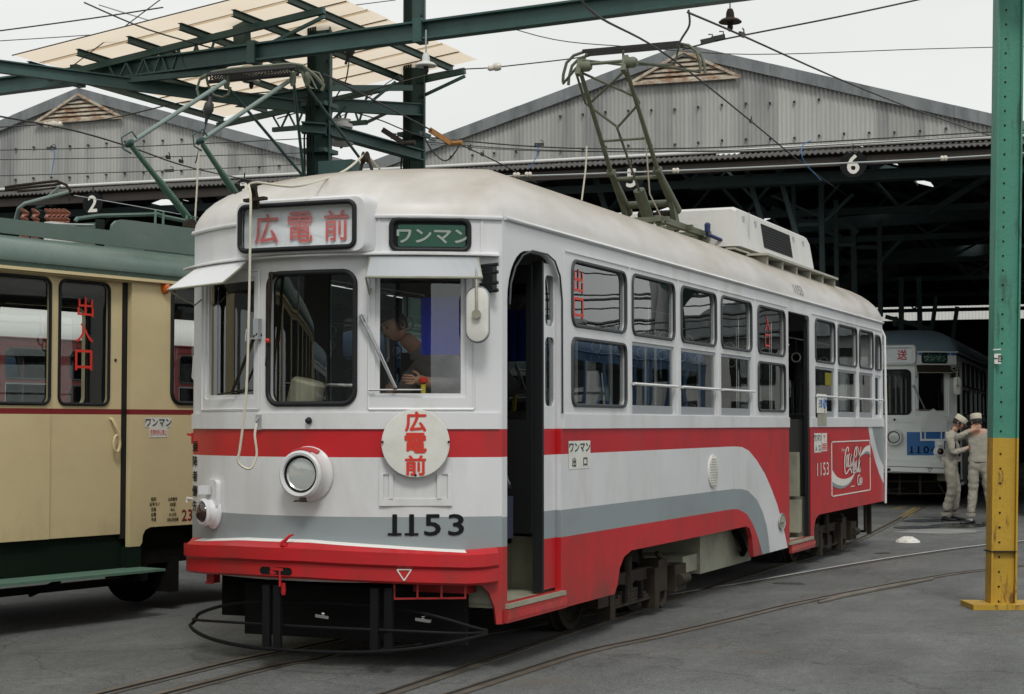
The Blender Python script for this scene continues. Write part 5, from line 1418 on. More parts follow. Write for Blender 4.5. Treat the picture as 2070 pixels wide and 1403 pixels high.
    m.bar((-.15, .8, .42), (-.15, 2.6, .42), .05, .12); m.box(-.4, -.12, .8, .95, .22, .5); m.box(-.3, -.1, 1.2, 1.3, .1, .4)
    m.build('truck_frame', 'under', gt)
    for s in (-7.5, -5.6, 1.5):
        m = MB(); m.lathe([(.08, -.06), (.33, -.05), (.33, .05), (.26, .05), (.1, .03)], 28, Matrix.Translation((-.85, s, GZ + .34)) @ Matrix.Rotation(R_(90), 4, 'Y')); m.build('wheel', 'under', gt, smooth=30)
    m = MB()
    m.box(-2.1, -.12, -9.9, 2.9, .71, .75); m.build('floor', 'under', gt)
    m = MB(); m.box(-2.0, -1.5, -9, -1.5, 1.1, 1.5); m.box(-1.6, -.3, 1.0, 1.04, .8, 1.7); m.box(-1.0, -.5, 1.9, 2.2, .8, 1.5); m.build('bench_seat', 'seat', gt)
    m = MB()
    for s, x in ((-.6, -.4), (.9, -.3), (-1.2, -.4), (.25, -.5)): m.tube([(x, s, .75), (x, s, 2.9)], .016, 6)
    m.tube([(-.5, .7, 1.35), (-.5, 1.6, 1.35)], .014, 6)
    m.build('grab_pole', 'chrome', gt, smooth=60)
    m = MB(); m.box(-2.15, -.05, -9.9, 3.2, 2.84, 2.86); m.build('ceiling', 'inside', gt)
    # orange lamp, notices, lettering
    p = gpx(332, 582); m = MB(); mm = Matrix.Translation((0, p.y, p.z)) @ Matrix.Rotation(R_(90), 4, 'Y') @ Matrix.Diagonal((1.4, 1, 1, 1))
    m.lathe([(.040, 0), (.038, .03), (.02, .055), (.001, .06)], 16, mm); m.build('indicator_lamp', 'orange', gt, smooth=60)
    def note(x0, y0, x1, y1, base='signwhite'):
        a = gpx(x0, y0); b_ = gpx(x1, y1); m = MB(); m.add([GS(a.y, b_.z, .003), GS(b_.y, b_.z, .003), GS(b_.y, a.z, .003), GS(a.y, a.z, .003)], [(0, 1, 2, 3)]); return m.build('sticker', base, gt), a, b_
    o, a, b_ = note(293, 844, 346, 864)
    mb = MB(); text_mb('ワンマン', .062, (a.y + b_.y) / 2, (a.z + b_.z) / 2, GS, off=.005, bold=.03, xs=1.0, mb=mb); mb.build('lettering', 'textgreen', o)
    o, a, b_ = note(301, 864, 338, 884)
    mb = MB(); text_mb('危険物持込禁止', .05, (a.y + b_.y) / 2, (a.z + b_.z) / 2, GS, off=.005, bold=.0, xs=.52, mb=mb); mb.build('lettering', 'textred', o)
    mb = MB()
    for i, (l, r) in enumerate((('昭和', '25年製作'), ('記号モハ', '200型'), ('定員', '46人'), ('自重', '10.10屯'), ('平成', '2年6月全検'))):
        a = gpx(304, 1009 + i * 10.3); b_ = gpx(342, 1009 + i * 10.3)
        text_mb(l, .032, a.y + .035 + .015 * (len(l) > 2), a.z, GS, off=.003, bold=.02, xs=.9, mb=mb); text_mb(r, .032, b_.y + .04, b_.z, GS, off=.003, bold=.02, xs=.8, mb=mb)
    mb.build('data_lettering', 'textblack', gt)
    a = gpx(379, 1041); mb = MB(); text_mb('238', .095, a.y + .03, a.z, GS, off=.003, bold=.02, xs=1.05, mb=mb); mb.build('fleet_number', 'gstripe', gt)
    # pantograph: two long lower arms, two long upper arms and a wide head
    pg = empty('pantograph', (0, 0, 0), 0, gt)
    inv = GM.inverted()
    def Y_(px, py, D): return inv @ atD(px, py, D)
    m = MB()
    kA = Y_(262, 290, 15.9); kB = Y_(405, 285, 16.4); bA = Y_(382, 442, 16.9); bB = Y_(492, 415, 17.3)
    for a, b_ in ((kA, bA), (kB, bB)): m.tube([a, a.lerp(b_, .45), a.lerp(b_, .5), b_], [.024, .028, .036, .036], 10)
    m.build('lower_arm', 'gstep', pg, smooth=50)
    m = MB(); tA = Y_(455, 165, 17.0); tB = Y_(590, 160, 17.2)
    m.tube([kA, tA], .022, 8); m.tube([kB, tB], .022, 8); m.build('upper_arm', 'palegreen', pg, smooth=50)
    m = MB(); m.tube([Y_(462, 178, 17.1), Y_(618, 362, 18.4)], .016, 6); m.tube([Y_(594, 168, 17.2), Y_(615, 365, 18)], .016, 6); m.tube([Y_(620, 175, 17.2), Y_(735, 330, 18.6)], .016, 6)
    m.build('brace', 'sgreen', pg, smooth=50)
    for k in (kA, kB):
        m = MB()
        m.lathe([(.022, -.045), (.032, -.025), (.032, .025), (.022, .045)], 10, Matrix.Translation(k) @ Matrix.Rotation(R_(70), 4, 'Y')); m.tube([k + Vector((.05, .04, .05)), k + Vector((.06, -.03, .1)), k + Vector((0, -.1, .04)), k + Vector((0, -.08, -.06)), k + Vector((0, .02, -.09))], .008, 5)
        m.build('joint', 'sgreen', pg, smooth=50)
    m = MB()
    for d0, dy in ((17.0, 0), (17.5, 2)):
        m.tube([Y_(405, 158 + dy, d0), Y_(430, 146 + dy, d0), Y_(470, 139 + dy, d0), Y_(590, 129 + dy, d0), Y_(612, 132 + dy, d0), Y_(640, 155 + dy, d0), Y_(655, 172 + dy, d0), Y_(650, 182 + dy, d0)], .016, 6)
    m.tube([Y_(402, 195, 17.1), Y_(398, 180, 17.1), Y_(404, 160, 17.1), Y_(415, 150, 17.1), Y_(420, 170, 17.1), Y_(432, 192, 17.1), Y_(450, 197, 17.1), Y_(462, 190, 17.1), Y_(466, 176, 17.1)], .013, 6)
    m.tube([Y_(610, 145, 17.2), Y_(616, 165, 17.2), Y_(628, 178, 17.2), Y_(640, 180, 17.2), Y_(630, 160, 17.2), Y_(622, 142, 17.2), Y_(645, 148, 17.2), Y_(654, 165, 17.2)], .012, 6)
    for px, py in ((458, 165), (592, 160), (621, 160)): m.lathe([(.02, -.07), (.032, -.03), (.032, .04), (.02, .07)], 10, Matrix.Translation(Y_(px, py, 17.1)))
    m.build('head_frame', 'panto', pg, smooth=50)
    m = MB(); A = Y_(418, 150, 17.0); B = Y_(600, 134, 17.0); C_ = Y_(420, 166, 17.6); D_ = Y_(604, 150, 17.6)
    rr = random.Random(4)
    for k in range(30):
        t = k / 29; a = A.lerp(B, t); b_ = C_.lerp(D_, t); m.bar(a, b_, .012, .01); 
        if k < 26: m.bar(a, C_.lerp(D_, t + .12), .010, .008); m.bar(A.lerp(B, t + .12), b_, .010, .008)
    m.bar(A, B, .05, .03); m.bar(C_, D_, .05, .03)
    m.build('contact_strip', 'pantotop', pg)
    m = MB(); m.tube([kB + Vector((0, 0, -.02)), Y_(400, 330, 16.4), Y_(398, 380, 16.4), Y_(394, 448, 16.4)], .009, 5); m.build('pull_rope', 'rope', pg)
MT['palegreen'] = mat('pale_green_tube', (0.20, 0.26, 0.24), 0.5)
green()

# tram standing behind the cream one: only its pantograph shows over the roof
MT['maroon'] = mat('maroon_reflection', (0.16, 0.03, 0.03), 0.5)  # body colour stands in for a tram reflected in the cream tram's windows
P3 = dict(P1104); P3.update(white='maroon', roof='gutter', roofm='gutter', bright='maroon', red='maroon', loc=(-14.3, 6.5, 0), rz=-.18)
t3 = make_tram(P3)
tag(t3, 'tram hidden behind the cream tram, only its pantograph showing above the green roof', 'tram')
iv = Matrix.Translation(P3['loc']) @ Matrix.Rotation(P3['rz'], 4, 'Z'); iv = iv.inverted()
pg = empty('pantograph', (0, 0, 0), 0, t3); q3 = lambda x, y, D=22.5: iv @ atD(x, y, D)
m = MB(); m.tube([q3(10, 379), q3(35, 375), q3(60, 372), q3(95, 368), q3(115, 366), q3(134, 374), q3(142, 385), q3(140, 392)], .02, 6); m.tube([q3(10, 384), q3(60, 378), q3(110, 374), q3(125, 370)], .02, 6); m.tube([q3(35, 388), q3(80, 384), q3(118, 378)], .012, 6); m.tube([q3(140, 384), q3(140, 406)], .015, 6); m.build('contact_strip', 'iron', pg, smooth=50)
m = MB(); m.tube([q3(140, 388), q3(95, 400), q3(50, 412), q3(38, 422), q3(25, 470, 23)], .028, 8); m.tube([q3(122, 376), q3(97, 398)], .018, 6); m.build('upper_arm', 'palegreen', pg, smooth=50)
# ================================================================ tram shed
FD = Vector((0.99784394, 0.06563138, 0)); FN = Vector((-FD.y, FD.x, 0)); Q = Vector((0.82116495, 20.0427016, 0))
def S_(u, v, z): return Q + FD * u + FN * v + Vector((0, 0, z))
def fpx(px, py, v=0.0):
    p = onP(px, py, S_(0, v, 0), FN); d = p - Q; return d.dot(FD), p.z
def shed(name, label, u0, ua, u1, za, ze, front_rows, u_lo=None, seed=1):
    root = empty(name, S_((u0 + u1) / 2, 0, 0)); tag(root, label, 'shed'); iv = Matrix.Translation(-root.location)
    zt = lambda u: za - (za - ze) * (abs(u - ua) / (ua - u0) if u < ua else abs(u - ua) / (u1 - ua))
    L = 46.0
    # corrugated gable
    m = MB(); pitch = .078; n = int((u1 - u0) / pitch * 4); V = []
    for k in range(n + 1):
        u = u0 + (u1 - u0) * k / n; o = .016 * math.sin(2 * math.pi * k / 4 + .4); top = max(zt(u) - .10, 6.56)
        V += [S_(u, -o, 6.5), S_(u, -o, top)]
    m.add(V, [(2 * k, 2 * k + 2, 2 * k + 3, 2 * k + 1) for k in range(n)])
    m.build('gable_wall', 'corr', root, smooth=75, M=iv)
    m = MB(); rr = random.Random(seed)
    for zr in (6.70, 7.35, 7.95):
        k = 0
        u = u0 + .5
        while u < u1 - .4:
            if zr < zt(u) - .35: m.box(-.018, .018, -.04, 0, -.018, .018, 0, Matrix.Translation(S_(u, -.016, zr + .015 * math.sin(u * 3))))
            u += .44
    m.build('bolts', 'rustbeam', root, M=iv)
    m = MB()
    zz = ze + .0
    for a, b in ((u0, ua), (ua, u1)):
        N = 4
        for k in range(N):
            p = a + (b - a) * k / N; q = a + (b - a) * (k + 1) / N; dz = .014 * (k % 2)
            m.add([S_(p, -.10 - dz, zt(p) - .20), S_(q, -.10 - dz, zt(q) - .20), S_(q, -.10 - dz, zt(q) + .02), S_(p, -.10 - dz, zt(p) + .02), S_(p, .10, zt(p) - .20), S_(q, .10, zt(q) - .20), S_(q, .10, zt(q) + .02), S_(p, .10, zt(p) + .02)],
                  [(0, 1, 2, 3), (4, 7, 6, 5), (0, 4, 5, 1), (3, 2, 6, 7), (0, 3, 7, 4), (1, 5, 6, 2)])
    m.build('barge_board', 'barge', root, M=iv)
    # louvre
    lv = MB(); zb = zt(ua) - .62; w = .95
    for k in range(6):
        z = zb + .085 * k; hw = w * (1 - .085 * k / .56)
        if hw > .12: lv.add([S_(ua - hw, -.09, z), S_(ua + hw, -.09, z), S_(ua + hw, -.03, z + .06), S_(ua - hw, -.03, z + .06), S_(ua - hw, -.09, z - .022), S_(ua + hw, -.09, z - .022)], [(0, 1, 2, 3), (4, 5, 1, 0)])
    lo = lv.build('louvre', 'rust', root, M=iv)
    lv = MB()
    a, b, c = S_(ua - 1.05, -.10, zb - .04), S_(ua + 1.05, -.10, zb - .04), S_(ua, -.10, zb + .50)
    for p, q in ((a, c), (c, b), (a, b)): lv.bar(p, q, .05, .05)
    lv.build('louvre_frame', 'rust', lo, M=Matrix.Translation(-root.location))
    lv = MB(); lv.prism([S_(ua - .98, -.024, zb - .03), S_(ua + .98, -.024, zb - .03), S_(ua, -.024, zb + .48)], FN * .004); lv.build('louvre_back', 'shedin', lo, M=Matrix.Translation(-root.location))
    # gutter and corrugated awning
    m = MB(); m.tube([S_(u0, -.10, 6.50), S_(u1, -.10, 6.50)], .035, 8); m.build('gutter', 'gutter', root, smooth=60, M=iv)
    m = MB(); n = int((u1 - u0) / .1 * 4); V = []
    for k in range(n + 1):
        u = u0 + (u1 - u0) * k / n; o = .02 * math.sin(2 * math.pi * k / 4 + .4)
        V += [S_(u, -.05, 6.45 + o), S_(u, -.62, 6.30 + o), S_(u, -.62, 6.285 + o), S_(u, -.05, 6.435 + o)]
    m.add(V, [f for k in range(n) for f in ((4 * k, 4 * k + 4, 4 * k + 5, 4 * k + 1), (4 * k + 1, 4 * k + 5, 4 * k + 6, 4 * k + 2), (4 * k + 2, 4 * k + 6, 4 * k + 7, 4 * k + 3))])
    m.build('awning', 'corrdark', root, smooth=75, M=iv)
    m = MB(); m.bar(S_(u0, -.5, 6.15), S_(u1, -.5, 6.15), .08, .16); m.bar(S_(u0, .05, 6.30), S_(u1, .05, 6.30), .14, .22); m.build('lintel', 'rustbeam', root, M=iv)
    # roof: two slopes, with missing or clear sheets listed in gaps (fractions)
    m = MB()
    def slope(a, b, gaps):
        nu, nv = 12, 46
        for i in range(nu):
            for j in range(nv):
                if (i, j) in gaps: continue
                p = a + (b - a) * i / nu; q = a + (b - a) * (i + 1) / nu; v0 = .1 + (L - .1) * j / nv; v1 = .1 + (L - .1) * (j + 1) / nv
                m.add([S_(p, v0, zt(p)), S_(q, v0, zt(q)), S_(q, v1, zt(q)), S_(p, v1, zt(p))], [(0, 1, 2, 3)])
    slope(u0, ua, front_rows[0]); slope(ua, u1, front_rows[1])
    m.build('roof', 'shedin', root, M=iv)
    # frames: trusses every 5.5 m with posts
    for j, v in enumerate((.4, 5.5, 11, 17, 23, 30, 38)):
        m = MB(); w = .10
        m.bar(S_(u0, v, 6.0), S_(u1, v, 6.0), w, .14)
        m.bar(S_(u0, v, zt(u0) - .15), S_(ua, v, za - .15), w, .14); m.bar(S_(ua, v, za - .15), S_(u1, v, zt(u1) - .15), w, .14)
        N = 8
        for k in range(N):
            p = u0 + (u1 - u0) * k / N; q = u0 + (u1 - u0) * (k + 1) / N
            if k % 2: m.bar(S_(p, v, zt(p) - .2), S_(q, v, 6.05), .06, .06)
            else: m.bar(S_(p, v, 6.05), S_(q, v, zt(q) - .2), .06, .06)
        m.build('roof_truss', 'shedsteel', root, M=iv)
    m = MB()
    for k in range(1, 12):
        for a, b in ((u0, ua), (ua, u1)):
            p = a + (b - a) * k / 12; m.bar(S_(p, .3, zt(p) - .05), S_(p, L, zt(p) - .05), .05, .07)
    m.build('purlin', 'shedin', root, M=iv)
    # walls
    m = MB()
    m.box(u0 + .02, u0 + .1, 0.2, L, GZ, 6.3) if False else None
    for u in (u0 + .05, u1 - .05):
        for v in (.3, 5.5, 11, 17, 23, 30, 38): m.bar(S_(u, v, GZ), S_(u, v, 6.4), .14, .14, up=FN)
    m.build('wall_post', 'shedsteel', root, M=iv)
    m = MB()
    A = lambda ua_, ub_, z0, z1, v: m.add([S_(ua_, v, z0), S_(ub_, v, z0), S_(ub_, v, z1), S_(ua_, v, z1)], [(0, 1, 2, 3)])
    A(u0, u1, GZ, 6.08, L); m.add([S_(u0, L, 6.68), S_(u1, L, 6.68), S_(ua, L, za)], [(0, 1, 2)])
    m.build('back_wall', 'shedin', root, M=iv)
    return root
g1 = ({(i, j) for i, j in ((9, 9), (9, 10), (7, 20), (10, 3), (10, 4), (4, 14))}, {(1, 6), (2, 6), (3, 8), (5, 12), (5, 13), (7, 17), (8, 22), (9, 24), (10, 28), (4, 10), (6, 19)})
shR = shed('tram_shed', 'big grey corrugated shed with number 6 over its right-hand track', -10.9, -4.49, 1.92, 8.50, 6.60, g1, seed=1)
g2 = ({(3, 5), (5, 9)}, {(2, 5), (3, 5), (6, 9), (8, 13), (4, 7)})
shL = shed('tram_shed', 'grey corrugated shed with number 2 under its eave, behind the cream tram', -23.8, -17.35, -10.92, 8.52, 6.60, g2, seed=2)
for o in (shR, shL): o['group'] = 'sheds side by side'
m = MB(); 
for u in (-23.75, 1.98): m.add([S_(u, .2, GZ), S_(u, 46, GZ), S_(u, 46, 6.55), S_(u, .2, 6.55)], [(0, 1, 2, 3)])
# side wall of the right shed (its own wall, butted to the last post)
mv = m.v
for k_, sh_ in ((0, shL), (4, shR)):
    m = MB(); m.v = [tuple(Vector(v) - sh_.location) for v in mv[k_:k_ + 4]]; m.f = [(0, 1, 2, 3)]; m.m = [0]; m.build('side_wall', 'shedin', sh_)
# hanging frames and wire supports inside the right shed
def inb(a, b, v, w=.10, sh=None):
    sh = sh or shR; m = MB(); pa = fpx(a[0], a[1], v); pb = fpx(b[0], b[1], v); m.bar(S_(pa[0], v, pa[1]), S_(pb[0], v, pb[1]), w, w, up=FN); m.build('catenary_post', 'shedsteel', sh, M=Matrix.Translation(-sh.location))
for a, b, v, w in (((1604, 355), (1606, 510), 2.5, .08), ((1660, 350), (1663, 560), 2.5, .10), ((1606, 455), (1662, 453), 2.5, .07), ((1662, 453), (1725, 392), 2.5, .06), ((1662, 440), (1560, 395), 2.5, .05),
                   ((1510, 345), (1540, 445), 1.0, .09), ((1572, 340), (1612, 480), 1.0, .09), ((1725, 450), (1728, 600), 7, .12), ((1778, 445), (1780, 640), 7, .10), ((1728, 500), (1780, 500), 7, .08), ((1780, 530), (1830, 475), 7, .08),
                   ((1690, 405), (1692, 600), 5, .09), ((1692, 495), (1730, 495), 5, .07), ((1735, 470), (1690, 440), 5, .08), ((1200, 350), (1225, 425), 1.0, .09), ((1822, 560), (1822, 690), 12, .12), ((1858, 560), (1860, 690), 14, .12), ((1893, 600), (1880, 690), 14, .1), ((1935, 620), (1925, 690), 14, .1),
                   ((1400, 372), (2005, 345), 5, .25), ((1600, 460), (2000, 430), 11, .3), ((1790, 520), (2000, 505), 18, .3), ((1790, 640), (1880, 665), 12, .1), ((1700, 480), (1560, 420), 6, .1), ((1810, 640), (1810, 660), 10, .1), ((1880, 430), (2000, 355), 5, .12)):
    inb(a, b, v, w)
for a, b, v, w in (((75, 430), (115, 485), 1.5, .09), ((115, 425), (160, 480), 1.5, .09), ((395, 395), (425, 430), 1.5, .09), ((440, 395), (465, 425), 1.5, .09)): inb(a, b, v, w, shL)
# bright building beyond the far end of the sheds
m = MB(); n = 400; V = []
for k in range(n + 1):
    u = -26 + 34 * k / n; o = .03 * math.sin(math.pi * k); V += [S_(u, 62 + (.03 if k % 2 else 0), GZ), S_(u, 62 + (.03 if k % 2 else 0), 9.5)]
m.add(V, [(2 * k, 2 * k + 2, 2 * k + 3, 2 * k + 1) for k in range(n)])
tag(m.build('rear_building', 'gutter'), 'pale corrugated building seen through the far end of the shed', 'building')
# number signs
for ch, px, py in (('6', 1725, 332), ('5', 1277, 360), ('3', 494, 386), ('2', 188, 412)):
    u, z = fpx(px, py, -.60); r_ = .235
    m = MB(); mm = Matrix((FD, Vector((0, 0, 1)), -FN)).transposed().to_4x4(); mm.translation = S_(u, -.60, z)
    m.lathe([(r_, -.012), (r_, .012)], 28, mm); root = m.build('number_sign', 'signdark' if 'signdark' in MT else 'black', M=Matrix.Translation(-mm.translation)); root.location = mm.translation
    mb = MB(); text_mb(ch, .32, 0, 0, lambda s, zz, o: FD * s + Vector((0, 0, zz)) - FN * (.013 + o), off=.003, bold=.045, xs=1.0, mb=mb); mb.build('numeral', 'textwhite', root)
    m = MB(); m.bar((0, 0, r_ - .02), (0, 0, r_ + .12), .03, .01); m.build('hanger', 'black', root)
    tag(root, {'6': 'round dark sign with a white 6 on the right shed', '5': 'round dark sign with a number 5 behind the pantograph of the red tram', '3': 'small round sign with a 3 just over the front of the red tram', '2': 'dark sign with a white 2 above the cream tram'}[ch], 'number sign', 'track number signs under the eaves')

# ================================================================ green steelwork: canopy, columns, gantry beam
def hcol(root, name, px, D, w, z0, z1, d=.26):
    c = atD(px, 858, D); c.z = 0; m = MB()
    ux, uy = RT, FH
    for s in (-1, 1):
        m.bar(c + ux * (s * w / 2) + Vector((0, 0, z0)), c + ux * (s * w / 2) + Vector((0, 0, z1)), .014, d, up=uy)
    m.bar(c + Vector((0, 0, z0)), c + Vector((0, 0, z1)), w - .016, .02, up=uy)
    for k in range(int((z1 - 2) / .35)):
        for s in (-1, 1): m.box(-.012, .012, -.012, .012, -.012, .012, 0, Matrix.Translation(c + ux * (s * (w / 2 - .045)) - uy * .012 + Vector((0, 0, 2 + k * .35))))
    return c, m
CD = atD(452, 246, 24.0)                      # near lower corner of the canopy sheet
e1 = Vector((-math.sin(0), 1, 0)); e1 = (RT * 1565 + FH * 3500).normalized()
nrm = Vector((e1.y, -e1.x, 0))
CC_ = onP(950, 135, CD, e1)                   # far right upper corner, on the cross line through CD
e2 = (CC_ - CD); wid = e2.length; e2.normalize()
def cpl(px, py, dz=0.0):
    n = e1.cross(e2).normalized(); return onP(px, py, CD + Vector((0, 0, dz)), n)
can = empty('canopy', (CD.x, CD.y, 0)); tag(can, 'raised canopy of pale translucent sheets on green steelwork, top left', 'canopy'); civ = Matrix.Translation(-can.location)
MT['sheet'] = bpy.data.materials.new('translucent_sheet'); MT['sheet'].use_nodes = True
t_ = MT['sheet'].node_tree; t_.nodes.clear(); o_ = t_.nodes.new('ShaderNodeOutputMaterial'); df = t_.nodes.new('ShaderNodeBsdfDiffuse'); tl = t_.nodes.new('ShaderNodeBsdfTranslucent'); mi_ = t_.nodes.new('ShaderNodeMixShader')
df.inputs[0].default_value = (0.55, 0.48, 0.38, 1); tl.inputs[0].default_value = (0.92, 0.80, 0.64, 1); mi_.inputs[0].default_value = .72
tc_ = t_.nodes.new('ShaderNodeTexCoord'); nz = t_.nodes.new('ShaderNodeTexNoise'); nz.inputs['Scale'].default_value = 1.3; nz.inputs['Detail'].default_value = 6; cr = t_.nodes.new('ShaderNodeMix'); cr.data_type = 'RGBA'
cr.inputs[6].default_value = (0.88, 0.74, 0.58, 1); cr.inputs[7].default_value = (0.97, 0.88, 0.74, 1); t_.links.new(tc_.outputs['Object'], nz.inputs['Vector']); t_.links.new(nz.outputs['Fac'], cr.inputs[0]); t_.links.new(cr.outputs[2], tl.inputs[0])
t_.links.new(df.outputs[0], mi_.inputs[1]); t_.links.new(tl.outputs[0], mi_.inputs[2]); t_.links.new(mi_.outputs[0], o_.inputs[0])
def CP(a, b, dz=0.0): return CD + e1 * (-a) + e2 * b + Vector((0, 0, dz))      # a: towards the camera, b: up the slope
AL = -(cpl(35, 113, .1) - CD).dot(e1); #print('AL', AL, 'wid', wid, 'CD', CD, 'CC', CC_)
m = MB(); NS = 9
for k in range(NS):                            # sheets lapped across the slope
    a0 = -.1 + (AL + .1) * k / NS; a1 = -.1 + (AL + .1) * (k + 1) / NS + .08
    z = .012 * (k % 2)
    m.add([CP(a0, -.05, .1 + z), CP(a1, -.05, .1 + z), CP(a1, wid + .06, .1 + z), CP(a0, wid + .06, .1 + z)], [(0, 1, 2, 3)])
    m.bar(CP(a1, -.05, .092 + z), CP(a1, wid + .06, .092 + z), .012, .01, 1)
m.build('roof_sheet', ['sheet', 'wire'], can, M=civ)
for k in range(6):
    b = (wid - .25) * k / 5; m = MB(); m.ibeam(CP(.0, b, .02), CP(AL - .15, b, .02), .055, .08, .008); m.build('purlin', 'sgreen', can, M=civ)
for a in (.15, AL - .5):
    m = MB(); m.bar(CP(a, 0, -.08), CP(a, wid, -.08), .06, .075); 
    zb = CP(a, 0).z - .20; b1 = wid * .62
    def lo_(x, a=a, zb=zb):
        p = CP(a, x); return Vector((p.x, p.y, zb))
    m.bar(lo_(.9), lo_(b1), .055, .06); m.bar(lo_(b1), CP(a, wid, -.15), .035, .035)
    N = 12
    for k in range(N):
        p = .9 + (b1 - .9) * k / N; q = .9 + (b1 - .9) * (k + 1) / N
        if k % 2: m.bar(lo_(p), CP(a, q, -.12), .022, .022)
        else: m.bar(CP(a, p, -.12), lo_(q), .022, .022)
    m.build('lattice_girder', 'sgreen', can, M=civ)
def fb(p0, p1, D0, D1, w=.12, h=.22, ib=True, name='beam', mt='sgreen'):
    m = MB(); a = atD(*p0, D0); b = atD(*p1, D1)
    (m.ibeam if ib else m.bar)(a, b, w, h); return m.build(name, mt, can, M=civ)
fb((-20, 132), (625, 218), 19.8, 20.5, .10, .145); fb((480, 202), (850, 222), 20.4, 22.5, .10, .16); fb((530, 203), (660, 180), 20.6, 20.6, .09, .10)
fb((660, 262), (850, 315), 20.4, 22.3, .14, .14); fb((610, 258), (660, 262), 20.1, 20.1, .2, .12); fb((640, 178), (830, 178), 20.4, 22.3, .07, .07, False)
for a, b in (((683, 262), (690, 300)), ((745, 210), (800, 165)), ((700, 215), (652, 265))): fb(a, b, 21, 21, .03, .03, False, 'strut')
fb((487, 30), (490, 92), 19.9, 19.9, .24, .08, False, 'hanger_plate')
# beam boxes and drums on the first column
m = MB(); c = atD(690, 345, 20.1); m.box(-.25, .19, -.1, .1, -.13, .11, 0, Matrix.Translation(c)); m.build('switch_box', 'sgreen', can, M=civ)
m = MB()
for px, py in ((690, 252), (692, 285)): m.lathe([(.11, -.06), (.15, -.04), (.15, .0), (.10, .02), (.10, .04), (.13, .06)], 18, Matrix.Translation(atD(px - 2, py, 20.9)))
m.build('loudspeaker', 'gutter', can, smooth=40, M=civ)
for (px, D, w, lab) in ((643, 20.3, .258, 'green riveted steel column nearer the cream tram, under the canopy'), (836, 22.4, .268, 'green riveted steel column standing clear over the middle of the red tram roof')):
    c, m = hcol(None, '', px, D, w, GZ, 8.2 if px > 700 else 7.0)
    iv = Matrix.Translation(-c)
    o = m.build('column', 'sgreen', M=iv); o.location = c; tag(o, lab, 'column', 'green canopy columns')
    m = MB()
    for z in (4.4, 4.75, 5.3): m.box(-w / 2 - .03, w / 2 + .03, -.17, .17, z, z + .05)
    m.build('collar', 'sgreen', o)
    m = MB(); r = random.Random(px)
    for k in range(4): m.tube([Vector((-.05 + .03 * k, -.18, 8 if px > 700 else 7)), Vector((-.05 + .03 * k, -.19, 5.4)), Vector((-.08 + .04 * k, -.22, 4.9)), Vector((-.05 + .03 * k, -.19, 3.2))], .012, 5)
    m.build('conduit', 'gdark', o, smooth=60)
# overhead gantry beam across the whole yard
ga = onZ(35, 170, 5.7); gb = onZ(1014, 42, 5.7); ga, gb = ga + (ga - gb) * .15, gb + (gb - ga) * .8
m = MB(); m.ibeam(ga, gb, .14, .20, .02); o = m.build('gantry_beam', 'sgreen'); tag(o, 'long green steel beam crossing the sky from the left edge to the upper right', 'beam')
m = MB()
for px in (158, 515, 850): 
    a = onP(px, 100, ga, Vector((gb - ga).cross(Vector((0, 0, 1))).normalized())); a.z = 5.7; m.box(-.05, .05, -.09, .09, -.125, .125, 0, Matrix.Translation(a))
m.build('splice_plate', 'sgreen', o)

# enamel lamps
def lamp(px, py, D, label, hang):
    c = atD(px, py, D); root = empty('yard_lamp', c); root.scale = (.85,) * 3; tag(root, label, 'lamp', 'white enamel yard lamps')
    m = MB(); m.lathe([(.13, 0), (.135, .01), (.10, .04), (.05, .06), (.045, .12), (.03, .16)], 24); m.build('shade', 'gutter' if hang else 'iron', root, smooth=50)
    m = MB(); m.lathe([(.02, -.1), (.035, -.06), (.03, 0)], 12); m.build('bulb', 'rubber', root, smooth=50)
    m = MB(); m.tube([(0, 0, .15), (0, 0, hang if hang else .3)], .010, 6); m.build('stem', 'palewire', root)
lamp(861, 134, 18.0, 'white enamel lamp hanging below the long green beam near the second column', .45)
lamp(1476, 46, 17.0, 'dark round lamp among the wires high above the white roof box', 0)
lamp(508, 166, 22.0, 'white enamel lamp half hidden behind the left pantograph', .4)

# ================================================================ steel pole at the right edge
pc = onZ(2023, 1228, GZ); root = empty('steel_pole', (pc.x, pc.y, GZ)); tag(root, 'green and yellow steel pole at the right edge of the yard', 'pole')
lean = Vector((.0, 0, 0)); top = RT * .10; a_ = RT; b_ = FH; w = .212; d = .19
m = MB(); m2 = MB()
def seg(m, z0, z1):
    off = lambda z: RT * (.032 * z * .8)
    for s in (-1, 1): m.bar(off(z0) + a_ * (s * w / 2) + Vector((0, 0, z0)), off(z1) + a_ * (s * w / 2) + Vector((0, 0, z1)), .016, d, up=b_)
    m.bar(off(z0) + Vector((0, 0, z0)), off(z1) + Vector((0, 0, z1)), w - .018, .12, up=b_)
    n = int((z1 - z0) / .13)
    for k in range(n):
        z = z0 + .06 + k * .13
        m.lathe([(.009, 0), (.009, .006)], 8, Matrix.Translation(off(z) + a_ * (-w / 2 + .07) - b_ * .061 + Vector((0, 0, z))) @ Matrix.Rotation(R_(90), 4, 'X'), 1)
zs = 1.50
seg(m, 0, zs); m.build('yellow_section', ['poleyellow', 'black'], root)
seg(m2, zs, 5.6); m2.build('green_section', ['polegreen', 'black'], root)
m = MB(); m.box(-.30, .28, -.22, .22, -.0, .045, 0, YM := Matrix.Rotation(YAW, 4, 'Z')); m.build('base_plate', 'poleyellow', root)
m = MB()
o2 = lambda z: RT * (.0256 * z)
p = o2(2.18) - b_ * .125 + a_ * -.09; z = 2.20
m.add([p + a_ * (sx * .03) + Vector((0, 0, z + sz * .045)) for sx, sz in ((-1, -1), (1, -1), (1, 1), (-1, 1))], [(0, 1, 2, 3)]); m.bar(p + a_ * -.04 + Vector((0, 0, 2.28)), p + a_ * .03 + Vector((0, 0, 2.285)), .004, .01)
